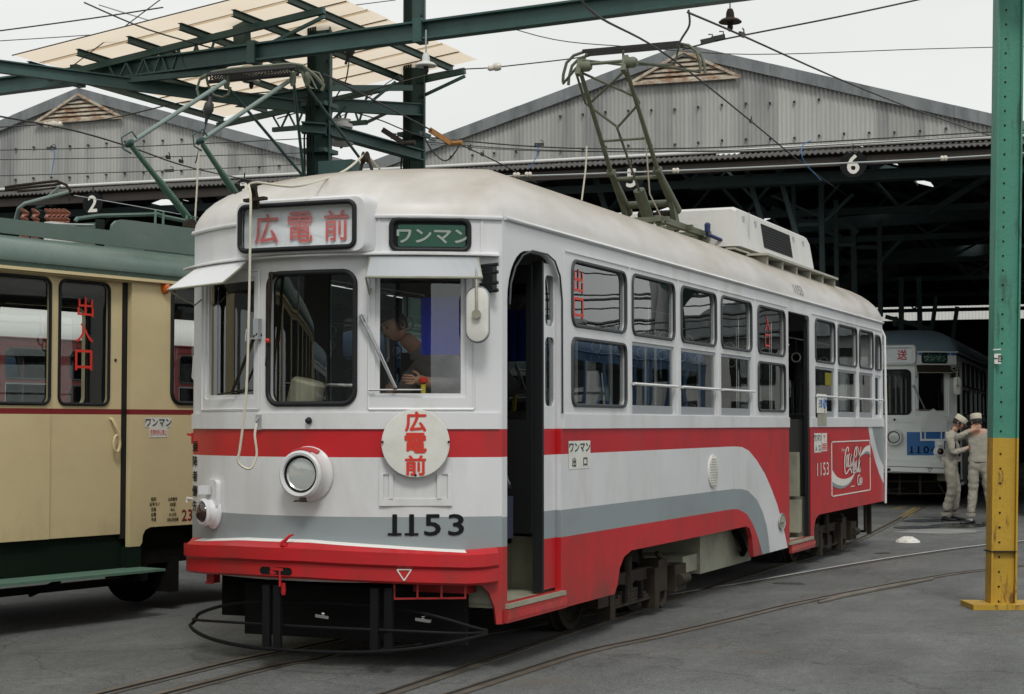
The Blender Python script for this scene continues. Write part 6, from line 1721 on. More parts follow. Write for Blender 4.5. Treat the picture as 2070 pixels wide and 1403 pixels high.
t_o = m.build('notice', 'signwhite', root)
mb = MB(); text_mb('一四', .06, 0, 0, lambda s, zz, o: p + a_ * s * .7 + Vector((0, 0, z + zz)) - b_ * (o), off=.003, bold=.02, xs=.7, mb=mb); mb.build('lettering', 'textblack', t_o)
m = MB(); m.box(-w / 2 - .012, w / 2 + .012, -d / 2 - .01, d / 2 + .01, .495, .505, 0, YM); m.build('band', 'iron', root)

# ================================================================ overhead wires
def wire(pts, r, label, mt='wire', sag=0.0, fit=()):
    """pts: (px, py, distance); gentle sag between supports; fit: fittings (index fraction, kind)"""
    P = [atD(*p) for p in pts]; out = []
    if len(P) > 2: P = [Vector(q) for q in smoothpts([tuple(q) for q in P], 5)]; sag = 0
    for a, b in zip(P, P[1:]):
        for k in range(8): t = k / 8; out.append(a.lerp(b, t) - Vector((0, 0, sag * 4 * t * (1 - t))))
    out.append(P[-1]); m = MB(); m.tube(out, r, 5); o = m.build('overhead_wire', mt, smooth=60)
    tag(o, label, 'wire', 'overhead wires')
    for (px, py, D, kind) in fit:
        c = atD(px, py, D); m = MB()
        dirv = (P[-1] - P[0]).normalized(); q = dirv.to_track_quat('Z', 'Y').to_matrix().to_4x4(); mm = Matrix.Translation(c) @ q
        if kind == 'ins': m.lathe([(.014, -.05), (.033, -.042), (.040, -.015), (.025, 0), (.040, .015), (.033, .042), (.014, .05)], 14, mm); m.build('insulator', 'porcelain', o, smooth=40)
        elif kind == 'big': m.lathe([(.012, -.09), (.035, -.07), (.035, -.015), (.048, .0), (.052, .04), (.046, .07), (.012, .085)], 16, mm); m.build('insulator', 'porcelain', o, smooth=40)
        elif kind == 'clamp': m.box(-.012, .012, -.022, .022, -.07, .07, 0, mm); m.tube([mm @ Vector((0, 0, .05)), mm @ Vector((.0, .05, .06)), mm @ Vector((0, .06, .02))], .007, 5); m.build('clamp', 'wire', o)
        elif kind == 'pear': m.lathe([(.01, -.15), (.02, -.10), (.05, -.07), (.06, 0), (.04, .05), (.02, .09), (.015, .16)], 14, mm); m.build('insulator', 'wire', o, smooth=40)
    return o
W_ = [
    ([(1170, -5, 12), (1215, 37, 13), (1312, 88, 16), (1400, 150, 18.5), (1518, 245, 21.5), (1640, 345, 27), (1720, 400, 33)], .010, 'contact wire running over the pantograph of the red tram into the shed', 'wire', .02, [(1518, 245, 21.5, 'clamp')]),
    ([(1390, 25, 14), (1500, 72, 16), (1720, 170, 20), (1900, 240, 25), (2080, 300, 31)], .010, 'contact wire descending to the right corner of the shed', 'wire', .02, [(1500, 70, 16, 'clamp')]),
    ([(-20, 232, 17), (140, 262, 18.5), (265, 298, 20), (390, 340, 23), (560, 375, 29)], .010, 'contact wire passing down behind the left pantograph', 'wire', .02, [(108, 252, 18.3, 'ins'), (340, 318, 21.7, 'clamp'), (366, 326, 22.3, 'clamp')]),
    ([(655, 150, 18), (780, 215, 20), (905, 280, 22), (1000, 325, 25), (1085, 370, 30)], .010, 'contact wire sloping behind the second green column', 'wire', .02, [(950, 300, 23.3, 'clamp'), (975, 312, 24, 'clamp')]),
    ([(560, 240, 21), (862, 152, 21), (1003, 136, 21), (1145, 120, 21), (1190, 112, 21)], .008, 'span wire with a white insulator left of the red tram pantograph', 'wire', .02, [(1000, 136, 21, 'big')]),
    ([(1380, 100, 17.5), (1470, 78, 17.5), (1690, 35, 17), (1900, -10, 17)], .009, 'span wire with spiral ties above the pantograph of the red tram', 'wire', .02, [(1430, 82, 17.5, 'clamp'), (1452, 76, 17.5, 'clamp')]),
    ([(-20, 65, 18), (180, 38, 18), (330, 15, 18)], .008, 'upper of the thin wires in the top left corner', 'wire', .0, []),
    ([(-20, 84, 22), (240, 66, 22), (520, 35, 22), (800, 0, 22)], .006, 'thin wire under the top left corner wire', 'wire', .02, []),
    ([(105, 165, 20), (290, 25, 20), (330, -5, 20)], .007, 'steep wire rising across the left end of the canopy', 'wire', 0, []),
    ([(170, 5, 19), (300, 60, 19), (455, 105, 20), (510, 128, 20.5)], .009, 'sloping wire in front of the canopy above the left pantograph', 'wire', .03, []),
    ([(200, 10, 21), (330, 50, 21.5), (500, 100, 22)], .008, 'pale wire close beside the sloping canopy wire', 'palewire', .03, []),
    ([(980, 40, 24), (1120, 80, 24), (1280, 95, 24), (1520, 110, 25), (1870, 99, 26), (2080, 94, 27)], .007, 'long sagging wire crossing the sky above the shed roof', 'wire', .0, []),
    ([(-20, 258, 20), (80, 252, 20), (220, 240, 20), (380, 205, 20), (600, 180, 20)], .008, 'wire with two white insulators in front of the left gable', 'wire', .02, [(98, 253, 20, 'ins'), (118, 252, 20, 'ins')]),
    ([(-20, 304, 26), (260, 297, 26), (620, 280, 26)], .008, 'highest level wire in front of the left gable', 'wire', .02, [(104, 300, 26, 'clamp')]),
    ([(-20, 323, 26), (300, 318, 26), (620, 309, 26)], .007, 'middle level wire in front of the left gable', 'wire', .02, []),
    ([(-20, 356, 26), (340, 345, 26), (620, 332, 26)], .007, 'lowest level wire in front of the left gable, with a small brown block', 'wire', .01, [(342, 345, 26, 'clamp')]),
    ([(150, 395, 24), (320, 425, 24), (400, 440, 24)], .006, 'pale thin wire beside the sign with a 2', 'palewire', .02, []),
    ([(790, 270, 25), (1090, 297, 25), (1380, 300, 25), (1640, 288, 25.5), (2080, 262, 26.5)], .011, 'upper feeder wire drawn across the foot of the right gable', 'wire', .02, [(1090, 292, 25, 'clamp')]),
    ([(790, 280, 25), (1060, 302, 25.2), (1400, 306, 25.2), (1700, 292, 25.7), (2080, 270, 26.5)], .008, 'lower feeder wire drawn across the foot of the right gable', 'wire', .02, []),
    ([(870, 292, 25.5), (1120, 306, 25.5), (1600, 304, 25.8), (2080, 283, 26.5)], .006, 'thin wire just above the white gutter of the right shed', 'wire', .02, []),
    ([(830, 355, 24), (1040, 356, 24), (1365, 345, 24), (1660, 332, 24), (1905, 320, 24), (2080, 309, 24)], .012, 'pale span wire with white insulators below the right awning', 'palewire', .0, [(1044, 354, 24, 'ins'), (1068, 353, 24, 'ins'), (1366, 345, 24, 'ins'), (1908, 320, 24, 'ins')]),
    ([(1186, 295, 17.2), (1184, 340, 17.2), (1176, 405, 17.2)], .009, 'cream rope hanging behind the roof of the red tram, left of its pantograph', 'rope', 0, []),
    ([(422, 180, 19), (420, 235, 19), (395, 330, 19)], .008, 'short drop wire with a black pear insulator by the left pantograph', 'wire', 0, [(421, 222, 19, 'pear')]),
    ([(708, 95, 21), (700, 160, 21), (680, 195, 21), (655, 250, 21)], .009, 'black cable dropping from the long beam beside the first column', 'wire', 0, [(707, 105, 21, 'pear')]),
    ([(1392, 20, 17.4), (1394, 50, 17.4), (1380, 75, 17.4), (1368, 95, 17.4)], .012, 'crooked black hanger reaching down to the pantograph of the red tram', 'wire', 0, []),
    ([(640, 250, 22.5), (700, 230, 22.5), (780, 170, 22), (812, 150, 22)], .006, 'thin stay wire between the two green columns', 'wire', .02, []),
    ([(855, 265, 21.5), (870, 300, 21.5), (900, 325, 21.5), (925, 300, 21.5), (930, 280, 21.5)], .010, 'looped black cable at the second green column', 'wire', 0, []),
    ([(655, 210, 22.5), (760, 240, 22), (815, 262, 21.7), (880, 285, 22)], .008, 'slack cable strung from the first green column to the second', 'wire', .1, []),
    ([(1085, 292, 24.5), (1087, 310, 24.5), (1080, 325, 24.5), (1070, 340, 24.5)], .006, 'short blue hose hanging by the gutter left of the pantograph', 'blue', 0, []),
    ([(1640, 284, 24.5), (1622, 295, 24.5), (1625, 325, 24.5), (1660, 365, 25)], .007, 'short blue hose hanging left of the sign with a 6', 'blue', 0, []),
    ([(105, 300, 24), (110, 312, 24), (104, 355, 24)], .006, 'short blue hose hanging above the far left pantograph', 'blue', 0, []),
]
for p, r, l, mt_, sg, ft in W_: wire(p, r, l, mt_, sg, ft)
for px, D, lab in ((795, 21.6, 'rusty bracket arm left of the second green column'), (890, 21.4, 'orange bracket arm right of the second green column')):
    m = MB(); a = atD(px - 22, 262, D); b = atD(px + 22, 290, D); m.bar(a, b, .07, .06); m.tube([b, b + Vector((.15, 0, 0))], .03, 8); tag(m.build('bracket_arm', 'rustbeam' if px < 800 else 'orange_old'), lab, 'bracket')
# ================================================================ people
def skin_mesh(J, B, sub=2):
    """J: name -> (pos, radius or (rx, ry)); B: bones. Returns one continuous mesh (verts, faces, nearest bone per face)"""
    names = list(J); idx = {n: i for i, n in enumerate(names)}
    me = bpy.data.meshes.new('tmp'); me.from_pydata([tuple(J[n][0]) for n in names], [(idx[a], idx[b]) for a, b in B], [])
    ob = bpy.data.objects.new('tmp', me); COL.objects.link(ob)
    md = ob.modifiers.new('s', 'SKIN'); md.use_smooth_shade = True
    for i, n in enumerate(names):
        r = J[n][1]; me.skin_vertices[0].data[i].radius = (r, r) if not isinstance(r, tuple) else r
        me.skin_vertices[0].data[i].use_root = (i == 0)
    s = ob.modifiers.new('u', 'SUBSURF'); s.levels = sub; s.render_levels = sub
    bpy.context.view_layer.update()
    r = bpy.data.meshes.new_from_object(ob.evaluated_get(bpy.context.evaluated_depsgraph_get()))
    bpy.data.objects.remove(ob); bpy.data.meshes.remove(me)
    return r
def seg_d(p, a, b):
    ab = b - a; t = max(0, min(1, (p - a).dot(ab) / max(ab.length_squared, 1e-9))); return (p - a - ab * t).length
def hand(J, B, wrist, fwd, side, palm_n, pre, curl=.5, k=1.0):
    """palm plus five separate fingers; fwd along the hand, side towards the thumb"""
    fwd = fwd.normalized(); side = side.normalized()
    J[pre + 'palm'] = (wrist + fwd * .045 * k, (.030 * k, .020 * k)); B.append((pre + 'wr', pre + 'palm'))
    for i, (o, l) in enumerate(((.027, .070), (.009, .080), (-.009, .075), (-.026, .058))):
        base = wrist + fwd * .085 * k + side * o * k; J[f'{pre}k{i}'] = (base, .0105 * k); B.append((pre + 'palm', f'{pre}k{i}'))
        m1 = base + (fwd * (1 - curl * .3) + palm_n * curl * .6).normalized() * l * .5 * k; J[f'{pre}m{i}'] = (m1, .0088 * k); B.append((f'{pre}k{i}', f'{pre}m{i}'))
        t1 = m1 + (fwd * (1 - curl) + palm_n * curl * 1.2).normalized() * l * .5 * k; J[f'{pre}t{i}'] = (t1, .0072 * k); B.append((f'{pre}m{i}', f'{pre}t{i}'))
    a = wrist + fwd * .03 * k + side * .034 * k; J[pre + 'th1'] = (a, .012 * k); B.append((pre + 'palm', pre + 'th1'))
    b = a + (fwd * .6 + side * .6 + palm_n * .3).normalized() * .035 * k; J[pre + 'th2'] = (b, .010 * k); B.append((pre + 'th1', pre + 'th2'))
    c = b + (fwd * .9 + side * .15 + palm_n * .3).normalized() * .028 * k; J[pre + 'th3'] = (c, .008 * k); B.append((pre + 'th2', pre + 'th3'))
def head_parts(root, hc, face, upv, hair='short', cap=None, s=1.0):
    """head with brow, nose, lips, ears; hc = centre of the skull, face = direction looked at"""
    f = (face - upv * face.dot(upv)).normalized(); r = f.cross(upv).normalized(); Mh = Matrix((r, f, upv)).transposed().to_4x4(); Mh.translation = hc
    V = []; F = []; nu, nv = 24, 16
    def hp(th, ph):
        x = math.sin(ph) * math.cos(th); y = math.sin(ph) * math.sin(th); z = math.cos(ph)
        X = x * .075; Y_ = y * .094; Z = z * .115
        if z < 0: X *= 1 - .38 * z * z; Y_ *= (1 - .18 * z * z) if y > 0 else (1 - .45 * z * z)
        if y > 0:
            g = math.exp(-((x / .16) ** 2))
            Y_ += .020 * g * math.exp(-((z + .12) / .13) ** 2) + .010 * g * math.exp(-((z + .52) / .08) ** 2) + .010 * g * math.exp(-((z + .82) / .14) ** 2)
            Y_ -= .010 * math.exp(-((abs(x) - .36) / .15) ** 2) * math.exp(-((z - .06) / .12) ** 2)
        return Vector((X, Y_, Z)) * s
    for j in range(nv + 1):
        for i in range(nu): V.append(hp(2 * math.pi * i / nu, math.pi * j / nv))
    for j in range(nv):
        for i in range(nu): F.append((j * nu + i, j * nu + (i + 1) % nu, (j + 1) * nu + (i + 1) % nu, (j + 1) * nu + i))
    return Mh, V, F, hp
def person(name, label, loc, rz, J, B, top_m, hc, face, up, cap=True, shoes=True, legs_m=None, collar=True):
    root = empty(name, loc, rz); tag(root, label, 'person')
    me = skin_mesh(J, B, 3)
    Mh, V, F, hp = head_parts(root, hc, face, up)
    m = MB()
    mats = ['skin', top_m, legs_m or top_m]
    joints = {n: J[n][0] for n in J}
    VV = [v.co.copy() for v in me.vertices]; rr = random.Random(5)
    FF = []; Mi = []
    for p in me.polygons:
        c = p.center; best = min(((seg_d(c, joints[a], joints[b]), a, b) for a, b in B), key=lambda t: t[0])
        nm = best[1] + ' ' + best[2]
        tt = 1.0
        if best[2].endswith('wr') and best[1].endswith(('fa', 'el')):
            a_, b_ = joints[best[1]], joints[best[2]]; tt = (c - a_).dot(b_ - a_) / (b_ - a_).length_squared
        is_skin = tt > .78 and 'neck' in nm and 'chest' not in best[1] or tt > .78 and any(k in nm for k in ('wr', 'palm', 'k0', 'k1', 'k2', 'k3', 'm0', 'm1', 'm2', 'm3', 'th')) or 'head' in nm
        leg = any(k in nm for k in ('hip', 'kn', 'an', 'pelvis')) and 'chest' not in nm and 'waist' not in nm
        FF.append(tuple(p.vertices)); Mi.append(0 if is_skin else (2 if leg else 1))
    # folds of the cloth
    from mathutils import noise as NZ
    cl = {i for f, q in zip(FF, Mi) if q for i in f}; sk = {i for f, q in zip(FF, Mi) if not q for i in f}; nr_ = [v.normal.copy() for v in me.vertices]
    for i in cl - sk:
        v = VV[i]; w = NZ.noise(Vector((v.x * 9, v.y * 9, v.z * 16 + 3))) * .012 + NZ.noise(Vector((v.x * 22 + v.z * 9, v.y * 22, v.z * 30))) * .006
        VV[i] = v + nr_[i] * w
    m.add(VV, FF, Mi)
    m.add([Mh @ v for v in V], F, 0)
    # ears
    for sx in (-1, 1):
        e = MB(); m.tube([Mh @ Vector((sx * .074, -.012 + .018 * math.cos(a), -.012 + .030 * math.sin(a))) for a in [2 * math.pi * k / 10 for k in range(10)]], .008, 6, 0, closed=True)
    body = m.build('body', mats, root, smooth=180)
    # hair: a shell over the back and top of the skull
    h = MB(); HV = []; nu, nv = 24, 16; keep = []
    for j in range(nv + 1):
        for i in range(nu):
            th = 2 * math.pi * i / nu; ph = math.pi * j / nv; v = hp(th, ph); n = v.normalized(); wob = .003 * math.sin(i * 3.1) * math.sin(j * 2.3)
            HV.append(Mh @ (v + n * (.010 + wob)))
    HF = []
    for j in range(nv):
        for i in range(nu):
            th = 2 * math.pi * (i + .5) / nu; ph = math.pi * (j + .5) / nv; y = math.sin(th) * math.sin(ph); z = math.cos(ph)
            if z > .45 or (y < .15 and z > -.45): HF.append((j * nu + i, j * nu + (i + 1) % nu, (j + 1) * nu + (i + 1) % nu, (j + 1) * nu + i))
    h.add(HV, HF); h.build('hair', 'hair', root, smooth=180)
    # eyes, brows and mouth
    e = MB()
    for sx in (-1, 1):
        e.lathe([(.001, -.004), (.008, -.003), (.010, 0), (.008, .003), (.001, .004)], 10, Mh @ Matrix.Translation((sx * .030, .083, .004)) @ Matrix.Rotation(R_(-90), 4, 'X'), 0)
        e.bar(Mh @ Vector((sx * .015, .090, .028)), Mh @ Vector((sx * .046, .080, .030)), .006, .005, 0)
    e.bar(Mh @ Vector((-.022, .092, -.058)), Mh @ Vector((.022, .092, -.058)), .005, .004, 1)
    e.build('face_features', ['hair', 'textred'], root, smooth=60)
    if cap is not False:
        c = MB(); Mc = Mh @ Matrix.Rotation(R_(cap if cap is not True else 4), 4, 'X') @ Matrix.Translation((0, -.006, .028))
        c.lathe([(.091, .0), (.093, .02), (.096, .065), (.090, .086), (.05, .094), (.001, .096)], 22, Mc @ Matrix.Diagonal((.92, 1.1, 1, 1)), 0, False)
        pts = [(.085 * math.sin(a), .095 + .045 * math.cos(a) * 1.0, .004 - .012 * math.cos(a)) for a in [R_(t) for t in range(-70, 71, 14)]]
        base = [(.085 * math.sin(a), .092 * math.cos(a), .008) for a in [R_(t) for t in range(-70, 71, 14)]]
        n = len(pts); vs = [Mc @ Vector(p) for p in base] + [Mc @ Vector(p) for p in pts] + [Mc @ (Vector(p) + Vector((0, 0, .006))) for p in base] + [Mc @ (Vector(p) + Vector((0, 0, .006))) for p in pts]
        fs = []
        for k in range(n - 1): fs += [(k, k + 1, n + k + 1, n + k), (2 * n + k, 3 * n + k, 3 * n + k + 1, 2 * n + k + 1), (n + k, n + k + 1, 3 * n + k + 1, 3 * n + k)]
        c.add(vs, fs); c.build('cap', 'cap', root, smooth=50)
    if collar:
        c = MB(); nk = J['neck'][0]; dirn = (J['neck'][0] - J['chest'][0]).normalized(); q = dirn.to_track_quat('Z', 'Y').to_matrix().to_4x4()
        c.lathe([(.072, -.035), (.066, -.005), (.070, .0), (.078, -.03)], 18, Matrix.Translation(nk - dirn * .012) @ q, 0, False, False); c.build('collar', top_m, root, smooth=60)
    return root
V3 = lambda *a: Vector(a)
def shoe(root, ank, direc, s=1.0):
    d = Vector((direc[0], direc[1], 0)).normalized(); r = Vector((d.y, -d.x, 0)); m = MB(); rings = []
    for t, w, h in ((-.075, .022, .035), (-.06, .036, .06), (-.02, .040, .075), (.05, .044, .055), (.12, .048, .042), (.165, .040, .034), (.19, .018, .026)):
        c = Vector((ank[0], ank[1], 0)) + d * t; rings.append([c + r * (w * math.cos(a)) + Vector((0, 0, max(0, h * .5 + h * .5 * math.sin(a) * 1.0))) for a in [2 * math.pi * k / 12 for k in range(12)]])
    V = [v for g in rings for v in g]; F = [(i * 12 + k, i * 12 + (k + 1) % 12, (i + 1) * 12 + (k + 1) % 12, (i + 1) * 12 + k) for i in range(6) for k in range(12)] + [tuple(range(12)), tuple(72 + k for k in reversed(range(12)))]
    m.add(V, F); m.build('shoe', 'shoe', root, smooth=60)
def sock(root, p):
    m = MB(); m.tube([V3(p[0], p[1], .05), V3(p[0], p[1], .13)], .038, 12); m.build('sock', 'sock', root, smooth=60)
def cuff(root, p, r, mt):
    m = MB(); m.lathe([(r, -.02), (r + .006, .0), (r + .004, .035), (r - .006, .036)], 18, Matrix.Translation(p), 0, False, False); m.build('trouser_cuff', mt, root, smooth=60)

# local frame of both men: x to the right of the picture, y away from the camera
rzp = YAW + math.atan((1950 - CX) / FPX) * -1 * -1
A1 = onZ(1925, 1052, GZ); A2 = onZ(1966, 1059, GZ)
rv = YAW - math.atan((1940 - CX) / FPX)
# man on the left, half facing right, bending his head, hand on his own arm
k = 222 * 26.7 / 3500
J = {'pelvis': (V3(-.02, 0, .90), (.155, .12)), 'waist': (V3(.0, 0, 1.04), (.15, .115)), 'chest': (V3(-.02, 0, 1.26), (.175, .125)), 'neck': (V3(.04, -.01, 1.44), .055), 'head': (V3(.09, -.01, 1.53), .06),
     'lsh': (V3(.00, .17, 1.37), .072), 'lel': (V3(.10, .20, 1.10), .055), 'lwr': (V3(.27, .10, 1.16), .034),
     'rsh': (V3(-.02, -.17, 1.37), .075), 'rel': (V3(.01, -.22, 1.09), .062), 'rfa': (V3(.12, -.17, 1.12), .05), 'rwr': (V3(.25, -.12, 1.17), .030),
     'lhip': (V3(.0, .09, .86), .10), 'lkn': (V3(.07, .10, .50), .078), 'lan': (V3(.03, .10, .13), .072),
     'rhip': (V3(-.03, -.09, .86), .105), 'rkn': (V3(.01, -.10, .50), .085), 'ran': (V3(-.10, -.12, .13), .080)}
B = [('pelvis', 'waist'), ('waist', 'chest'), ('chest', 'neck'), ('neck', 'head'), ('chest', 'lsh'), ('lsh', 'lel'), ('lel', 'lwr'), ('chest', 'rsh'), ('rsh', 'rel'), ('rel', 'rfa'), ('rfa', 'rwr'),
     ('pelvis', 'lhip'), ('lhip', 'lkn'), ('lkn', 'lan'), ('pelvis', 'rhip'), ('rhip', 'rkn'), ('rkn', 'ran')]
hand(J, B, J['rwr'][0], V3(.9, .1, .35), V3(-.3, -.2, .9), V3(.2, .8, 0), 'r', .4); hand(J, B, J['lwr'][0], V3(.9, -.1, -.1), V3(0, -.3, .9), V3(0, -.9, 0), 'l', .4)
p1 = person('person', 'man in pale work clothes on the left of the pair, bending his head', A1, rv, J, B, 'workwear', V3(.125, -.01, 1.575), V3(.85, .15, -.55), V3(.5, .05, .85).normalized(), cap=-6)
shoe(p1, J['lan'][0], (.9, -.2)); shoe(p1, J['ran'][0], (.9, -.35)); cuff(p1, J['lan'][0] + V3(0, 0, -.03), .080, 'workwear'); cuff(p1, J['ran'][0] + V3(0, 0, -.03), .088, 'workwear')
m = MB(); m.lathe([(.172, -.03), (.176, .0), (.168, .05)], 24, Matrix.Translation((-.01, 0, .98)) @ Matrix.Diagonal((.98, .80, 1, 1)), 0, False, False); m.build('jacket_hem', 'workwear', p1, smooth=60)
# man on the right, seen from behind, arm raised to the back of his head
J = {'pelvis': (V3(.02, 0, .93), (.165, .12)), 'waist': (V3(.02, 0, 1.06), (.155, .115)), 'chest': (V3(.02, 0, 1.30), (.20, .13)), 'neck': (V3(-.02, .02, 1.48), .055), 'head': (V3(-.04, .03, 1.56), .06),
     'lsh': (V3(-.17, 0, 1.41), .072), 'lel': (V3(-.33, -.06, 1.33), .058), 'lfa': (V3(-.22, -.10, 1.39), .047), 'lwr': (V3(-.11, -.13, 1.445), .030),
     'rsh': (V3(.20, 0, 1.40), .078), 'rel': (V3(.27, -.02, 1.13), .060), 'rfa': (V3(.27, .05, 1.0), .045), 'rwr': (V3(.26, .08, .92), .030),
     'lhip': (V3(-.07, 0, .88), .108), 'lkn': (V3(-.09, .02, .50), .078), 'lan': (V3(-.13, .0, .14), .066),
     'rhip': (V3(.11, 0, .88), .112), 'rkn': (V3(.15, .03, .50), .082), 'ran': (V3(.19, .02, .14), .068)}
B = [('pelvis', 'waist'), ('waist', 'chest'), ('chest', 'neck'), ('neck', 'head'), ('chest', 'lsh'), ('lsh', 'lel'), ('lel', 'lfa'), ('lfa', 'lwr'), ('chest', 'rsh'), ('rsh', 'rel'), ('rel', 'rfa'), ('rfa', 'rwr'),
     ('pelvis', 'lhip'), ('lhip', 'lkn'), ('lkn', 'lan'), ('pelvis', 'rhip'), ('rhip', 'rkn'), ('rkn', 'ran')]
hand(J, B, J['lwr'][0], V3(.9, -.02, .45), V3(-.3, -.1, .9), V3(.1, .9, 0), 'l', .15, 1.1); hand(J, B, J['rwr'][0], V3(0, .2, -.95), V3(-.3, .9, 0), V3(-.9, 0, 0), 'r', .5)
p2 = person('person', 'man in pale work clothes seen from behind, hand at his neck', A2 + RT * .11, rv, J, B, 'workwear', V3(-.03, .045, 1.60), V3(-.35, .95, -.25), V3(-.08, .18, .98).normalized(), cap=0)
shoe(p2, J['lan'][0], (-.75, -.5)); shoe(p2, J['ran'][0], (-.6, -.6)); sock(p2, J['lan'][0]); sock(p2, J['ran'][0]); cuff(p2, J['lan'][0] + V3(0, 0, -.01), .074, 'workwear'); cuff(p2, J['ran'][0] + V3(0, 0, -.01), .076, 'workwear')
m = MB(); m.lathe([(.178, -.03), (.182, .0), (.172, .05)], 24, Matrix.Translation((.02, 0, 1.0)) @ Matrix.Diagonal((1, .76, 1, 1)), 0, False, False); m.build('jacket_hem', 'workwear', p2, smooth=60)
for o in (p1, p2): o.scale = (1.045,) * 3; o['group'] = 'two workmen at the shed mouth'
# driver leaning over in the cab of the red tram
J = {'pelvis': (V3(.72, .72, 1.28), (.17, .14)), 'waist': (V3(.68, .64, 1.42), (.17, .14)), 'chest': (V3(.58, .48, 1.75), (.21, .15)), 'neck': (V3(.44, .36, 1.96), .058), 'head': (V3(.36, .31, 2.05), .06),
     'lsh': (V3(.40, .56, 1.86), .08), 'lel': (V3(.30, .36, 1.62), .062), 'lwr': (V3(.36, .12, 1.68), .034),
     'rsh': (V3(.70, .36, 1.87), .088), 'rel': (V3(.84, .16, 1.68), .068), 'rwr': (V3(.66, .02, 1.72), .036),
     'lhip': (V3(.60, .66, 1.27), .11), 'lkn': (V3(.52, .30, 1.28), .08), 'lan': (V3(.50, .30, .86), .06),
     'rhip': (V3(.80, .66, 1.27), .11), 'rkn': (V3(.80, .30, 1.28), .08), 'ran': (V3(.78, .30, .86), .06)}
B = [('pelvis', 'waist'), ('waist', 'chest'), ('chest', 'neck'), ('neck', 'head'), ('chest', 'lsh'), ('lsh', 'lel'), ('lel', 'lwr'), ('chest', 'rsh'), ('rsh', 'rel'), ('rel', 'rwr'),
     ('pelvis', 'lhip'), ('lhip', 'lkn'), ('lkn', 'lan'), ('pelvis', 'rhip'), ('rhip', 'rkn'), ('rkn', 'ran')]
hand(J, B, J['rwr'][0], V3(-.5, -.8, .1), V3(0, 0, 1), V3(-.7, .5, 0), 'r', .7); hand(J, B, J['lwr'][0], V3(.3, -.9, -.1), V3(.3, 0, 1), V3(.6, .2, -.3), 'l', .7)
p3 = person('person', 'driver in a grey jacket leaning sideways behind the windscreen of the red tram', (-.06, .02, .13), 0, J, B, 'uniform', V3(.31, .28, 2.12), V3(-.45, -.85, -.35), V3(-.35, -.2, .9).normalized(), cap=False)
for a, dr in ((J['lan'][0], (0, -1)), (J['ran'][0], (.1, -1))):
    pass

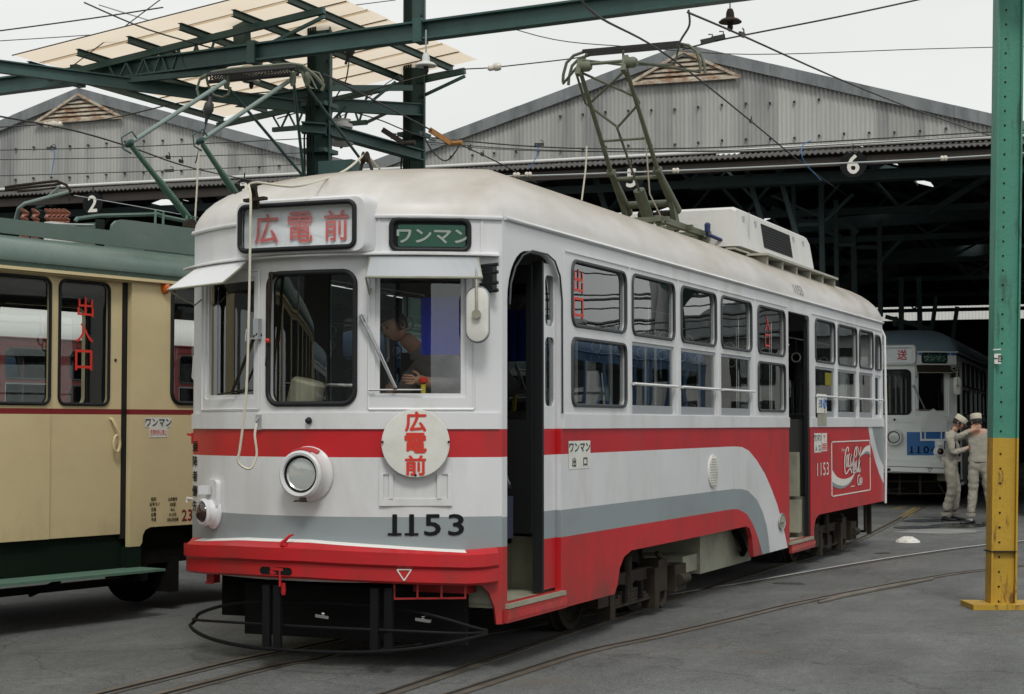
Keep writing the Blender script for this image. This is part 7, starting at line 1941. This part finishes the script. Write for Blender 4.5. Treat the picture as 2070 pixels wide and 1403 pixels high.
# ================================================================ things beside and behind the camera that the glass mirrors
def offstage():
    P5 = dict(P1104); P5.update(loc=(-11.5, -34, 0), rz=.12, roof='bluegrey', roofm='bluegrey')
    t5 = make_tram(P5); tag(t5, 'white tram out of frame behind the camera on the left', 'tram')
    for k in range(5):
        x0 = -48 + 17 * k; root = empty('workshop', (x0, -62, GZ)); tag(root, ('first', 'second', 'third', 'fourth', 'fifth')[k] + ' dark workshop added out of frame behind the camera, counted from the left', 'workshop', 'added workshops behind the camera')
        m = MB(); m.box(0, 15, 0, 9, 0, 11 + (k * 7 % 3)); m.build('wall', ['barge', 'rustbeam', 'conc_', 'barge', 'corrdark'][k] if k != 2 else 'barge', root)  # unseen walls, added and raised to keep bright sky out of the windscreen reflections
        m = MB(); m.prism([(-.4, -.4, 11 + (k * 7 % 3)), (15.4, -.4, 11 + (k * 7 % 3)), (7.5, -.4, 13 + (k * 7 % 3))], Vector((0, 10, 0))); m.build('roof', 'shedin', root)
    # blue tram on the next track
    P4 = dict(P1104); MT['bluebody'] = mat('blue_tram_paint', (0.06, 0.17, 0.36), 0.4, var=.1)
    P4.update(loc=(9.3, 15.0, 0), rz=0, white='bluebody', bright='bluebody', roof='bluebody', roofm='bluebody', blue='bluebody', red='bluebody')
    t4 = make_tram(P4); tag(t4, 'blue tram out of frame that the side windows of the red tram reflect', 'tram')
    m = MB(); m.tube([(0, 0, GZ), (0, 0, 10)], [.19, .13], 16); MT['conc'] = mat('concrete', (.3, .3, .29), .8, var=.1)
    for k, (x, y) in enumerate(((9.75, 30), (10.5, 31.5))):
        o = m.build('concrete_pole', 'conc', smooth=50); o.location = (x, y, 0); tag(o, ('nearer', 'farther')[k] + ' tall round concrete pole out of frame on the right of the yard', 'pole')
    rr = random.Random(3)
    for k in range(6):
        x0 = 7 + 9.6 * k; y0 = 44 + rr.random() * 4; w = 9; h = 3.6 + rr.random() * 1.6
        root = empty('house', (x0, y0, GZ)); tag(root, ['small shop house', 'narrow grey house', 'brown timber house', 'low white house', 'two storey plain house', 'tall beige house'][k] + ' out of frame beyond the right of the yard', 'house', 'houses beyond the yard')
        m = MB(); m.box(0, 9, 0, w, 0, h); m.build('wall', ['conc', 'corr', 'rustbeam', 'gutter', 'conc', 'cream'][k], root)
        m = MB(); m.prism([(-.3, -.3, h), (9.3, -.3, h), (4.5, -.3, h + 1.3)], Vector((0, w + .6, 0))); m.build('roof', 'barge', root)
        for j in range(3):
            for z in (1.2, 2.9):
                if z + 1.2 < h: m = MB(); m.box(1 + 2.8 * j, 2.6 + 2.8 * j, -.02, .02, z, z + 1.2); m.build('window', 'black', root)
    m = MB(); m.lathe([(.10, 0), (.10, 4.4), (.5, 5.0), (.5, 5.1), (.1, 5.1)], 12); o = m.build('signal_mast', 'sgreen', smooth=40); o.location = (9.1, 29.2, GZ); tag(o, 'green mast with a flared head out of frame to the right of the yard', 'mast')
    for k in range(9):
        y = 26 + 1.7 * k; m = MB(); a = V3(5.5, y, 3.6 + .33 * k); b = V3(19, y + 2 * math.sin(k * 2.1), 3.9 + .30 * k + .3 * math.sin(k * 1.7))
        m.tube([a.lerp(b, t / 12) - V3(0, 0, 1.6 * (t / 12) * (1 - t / 12)) for t in range(13)], .022 + .02 * (k % 3 == 0), 5)
        tag(m.build('overhead_wire', 'wire', smooth=60), ['lowest', 'second lowest', 'third', 'fourth', 'middle', 'sixth', 'seventh', 'second highest', 'highest'][k] + ' cross wire out of frame to the right of the red tram', 'wire', 'overhead wires')
offstage()
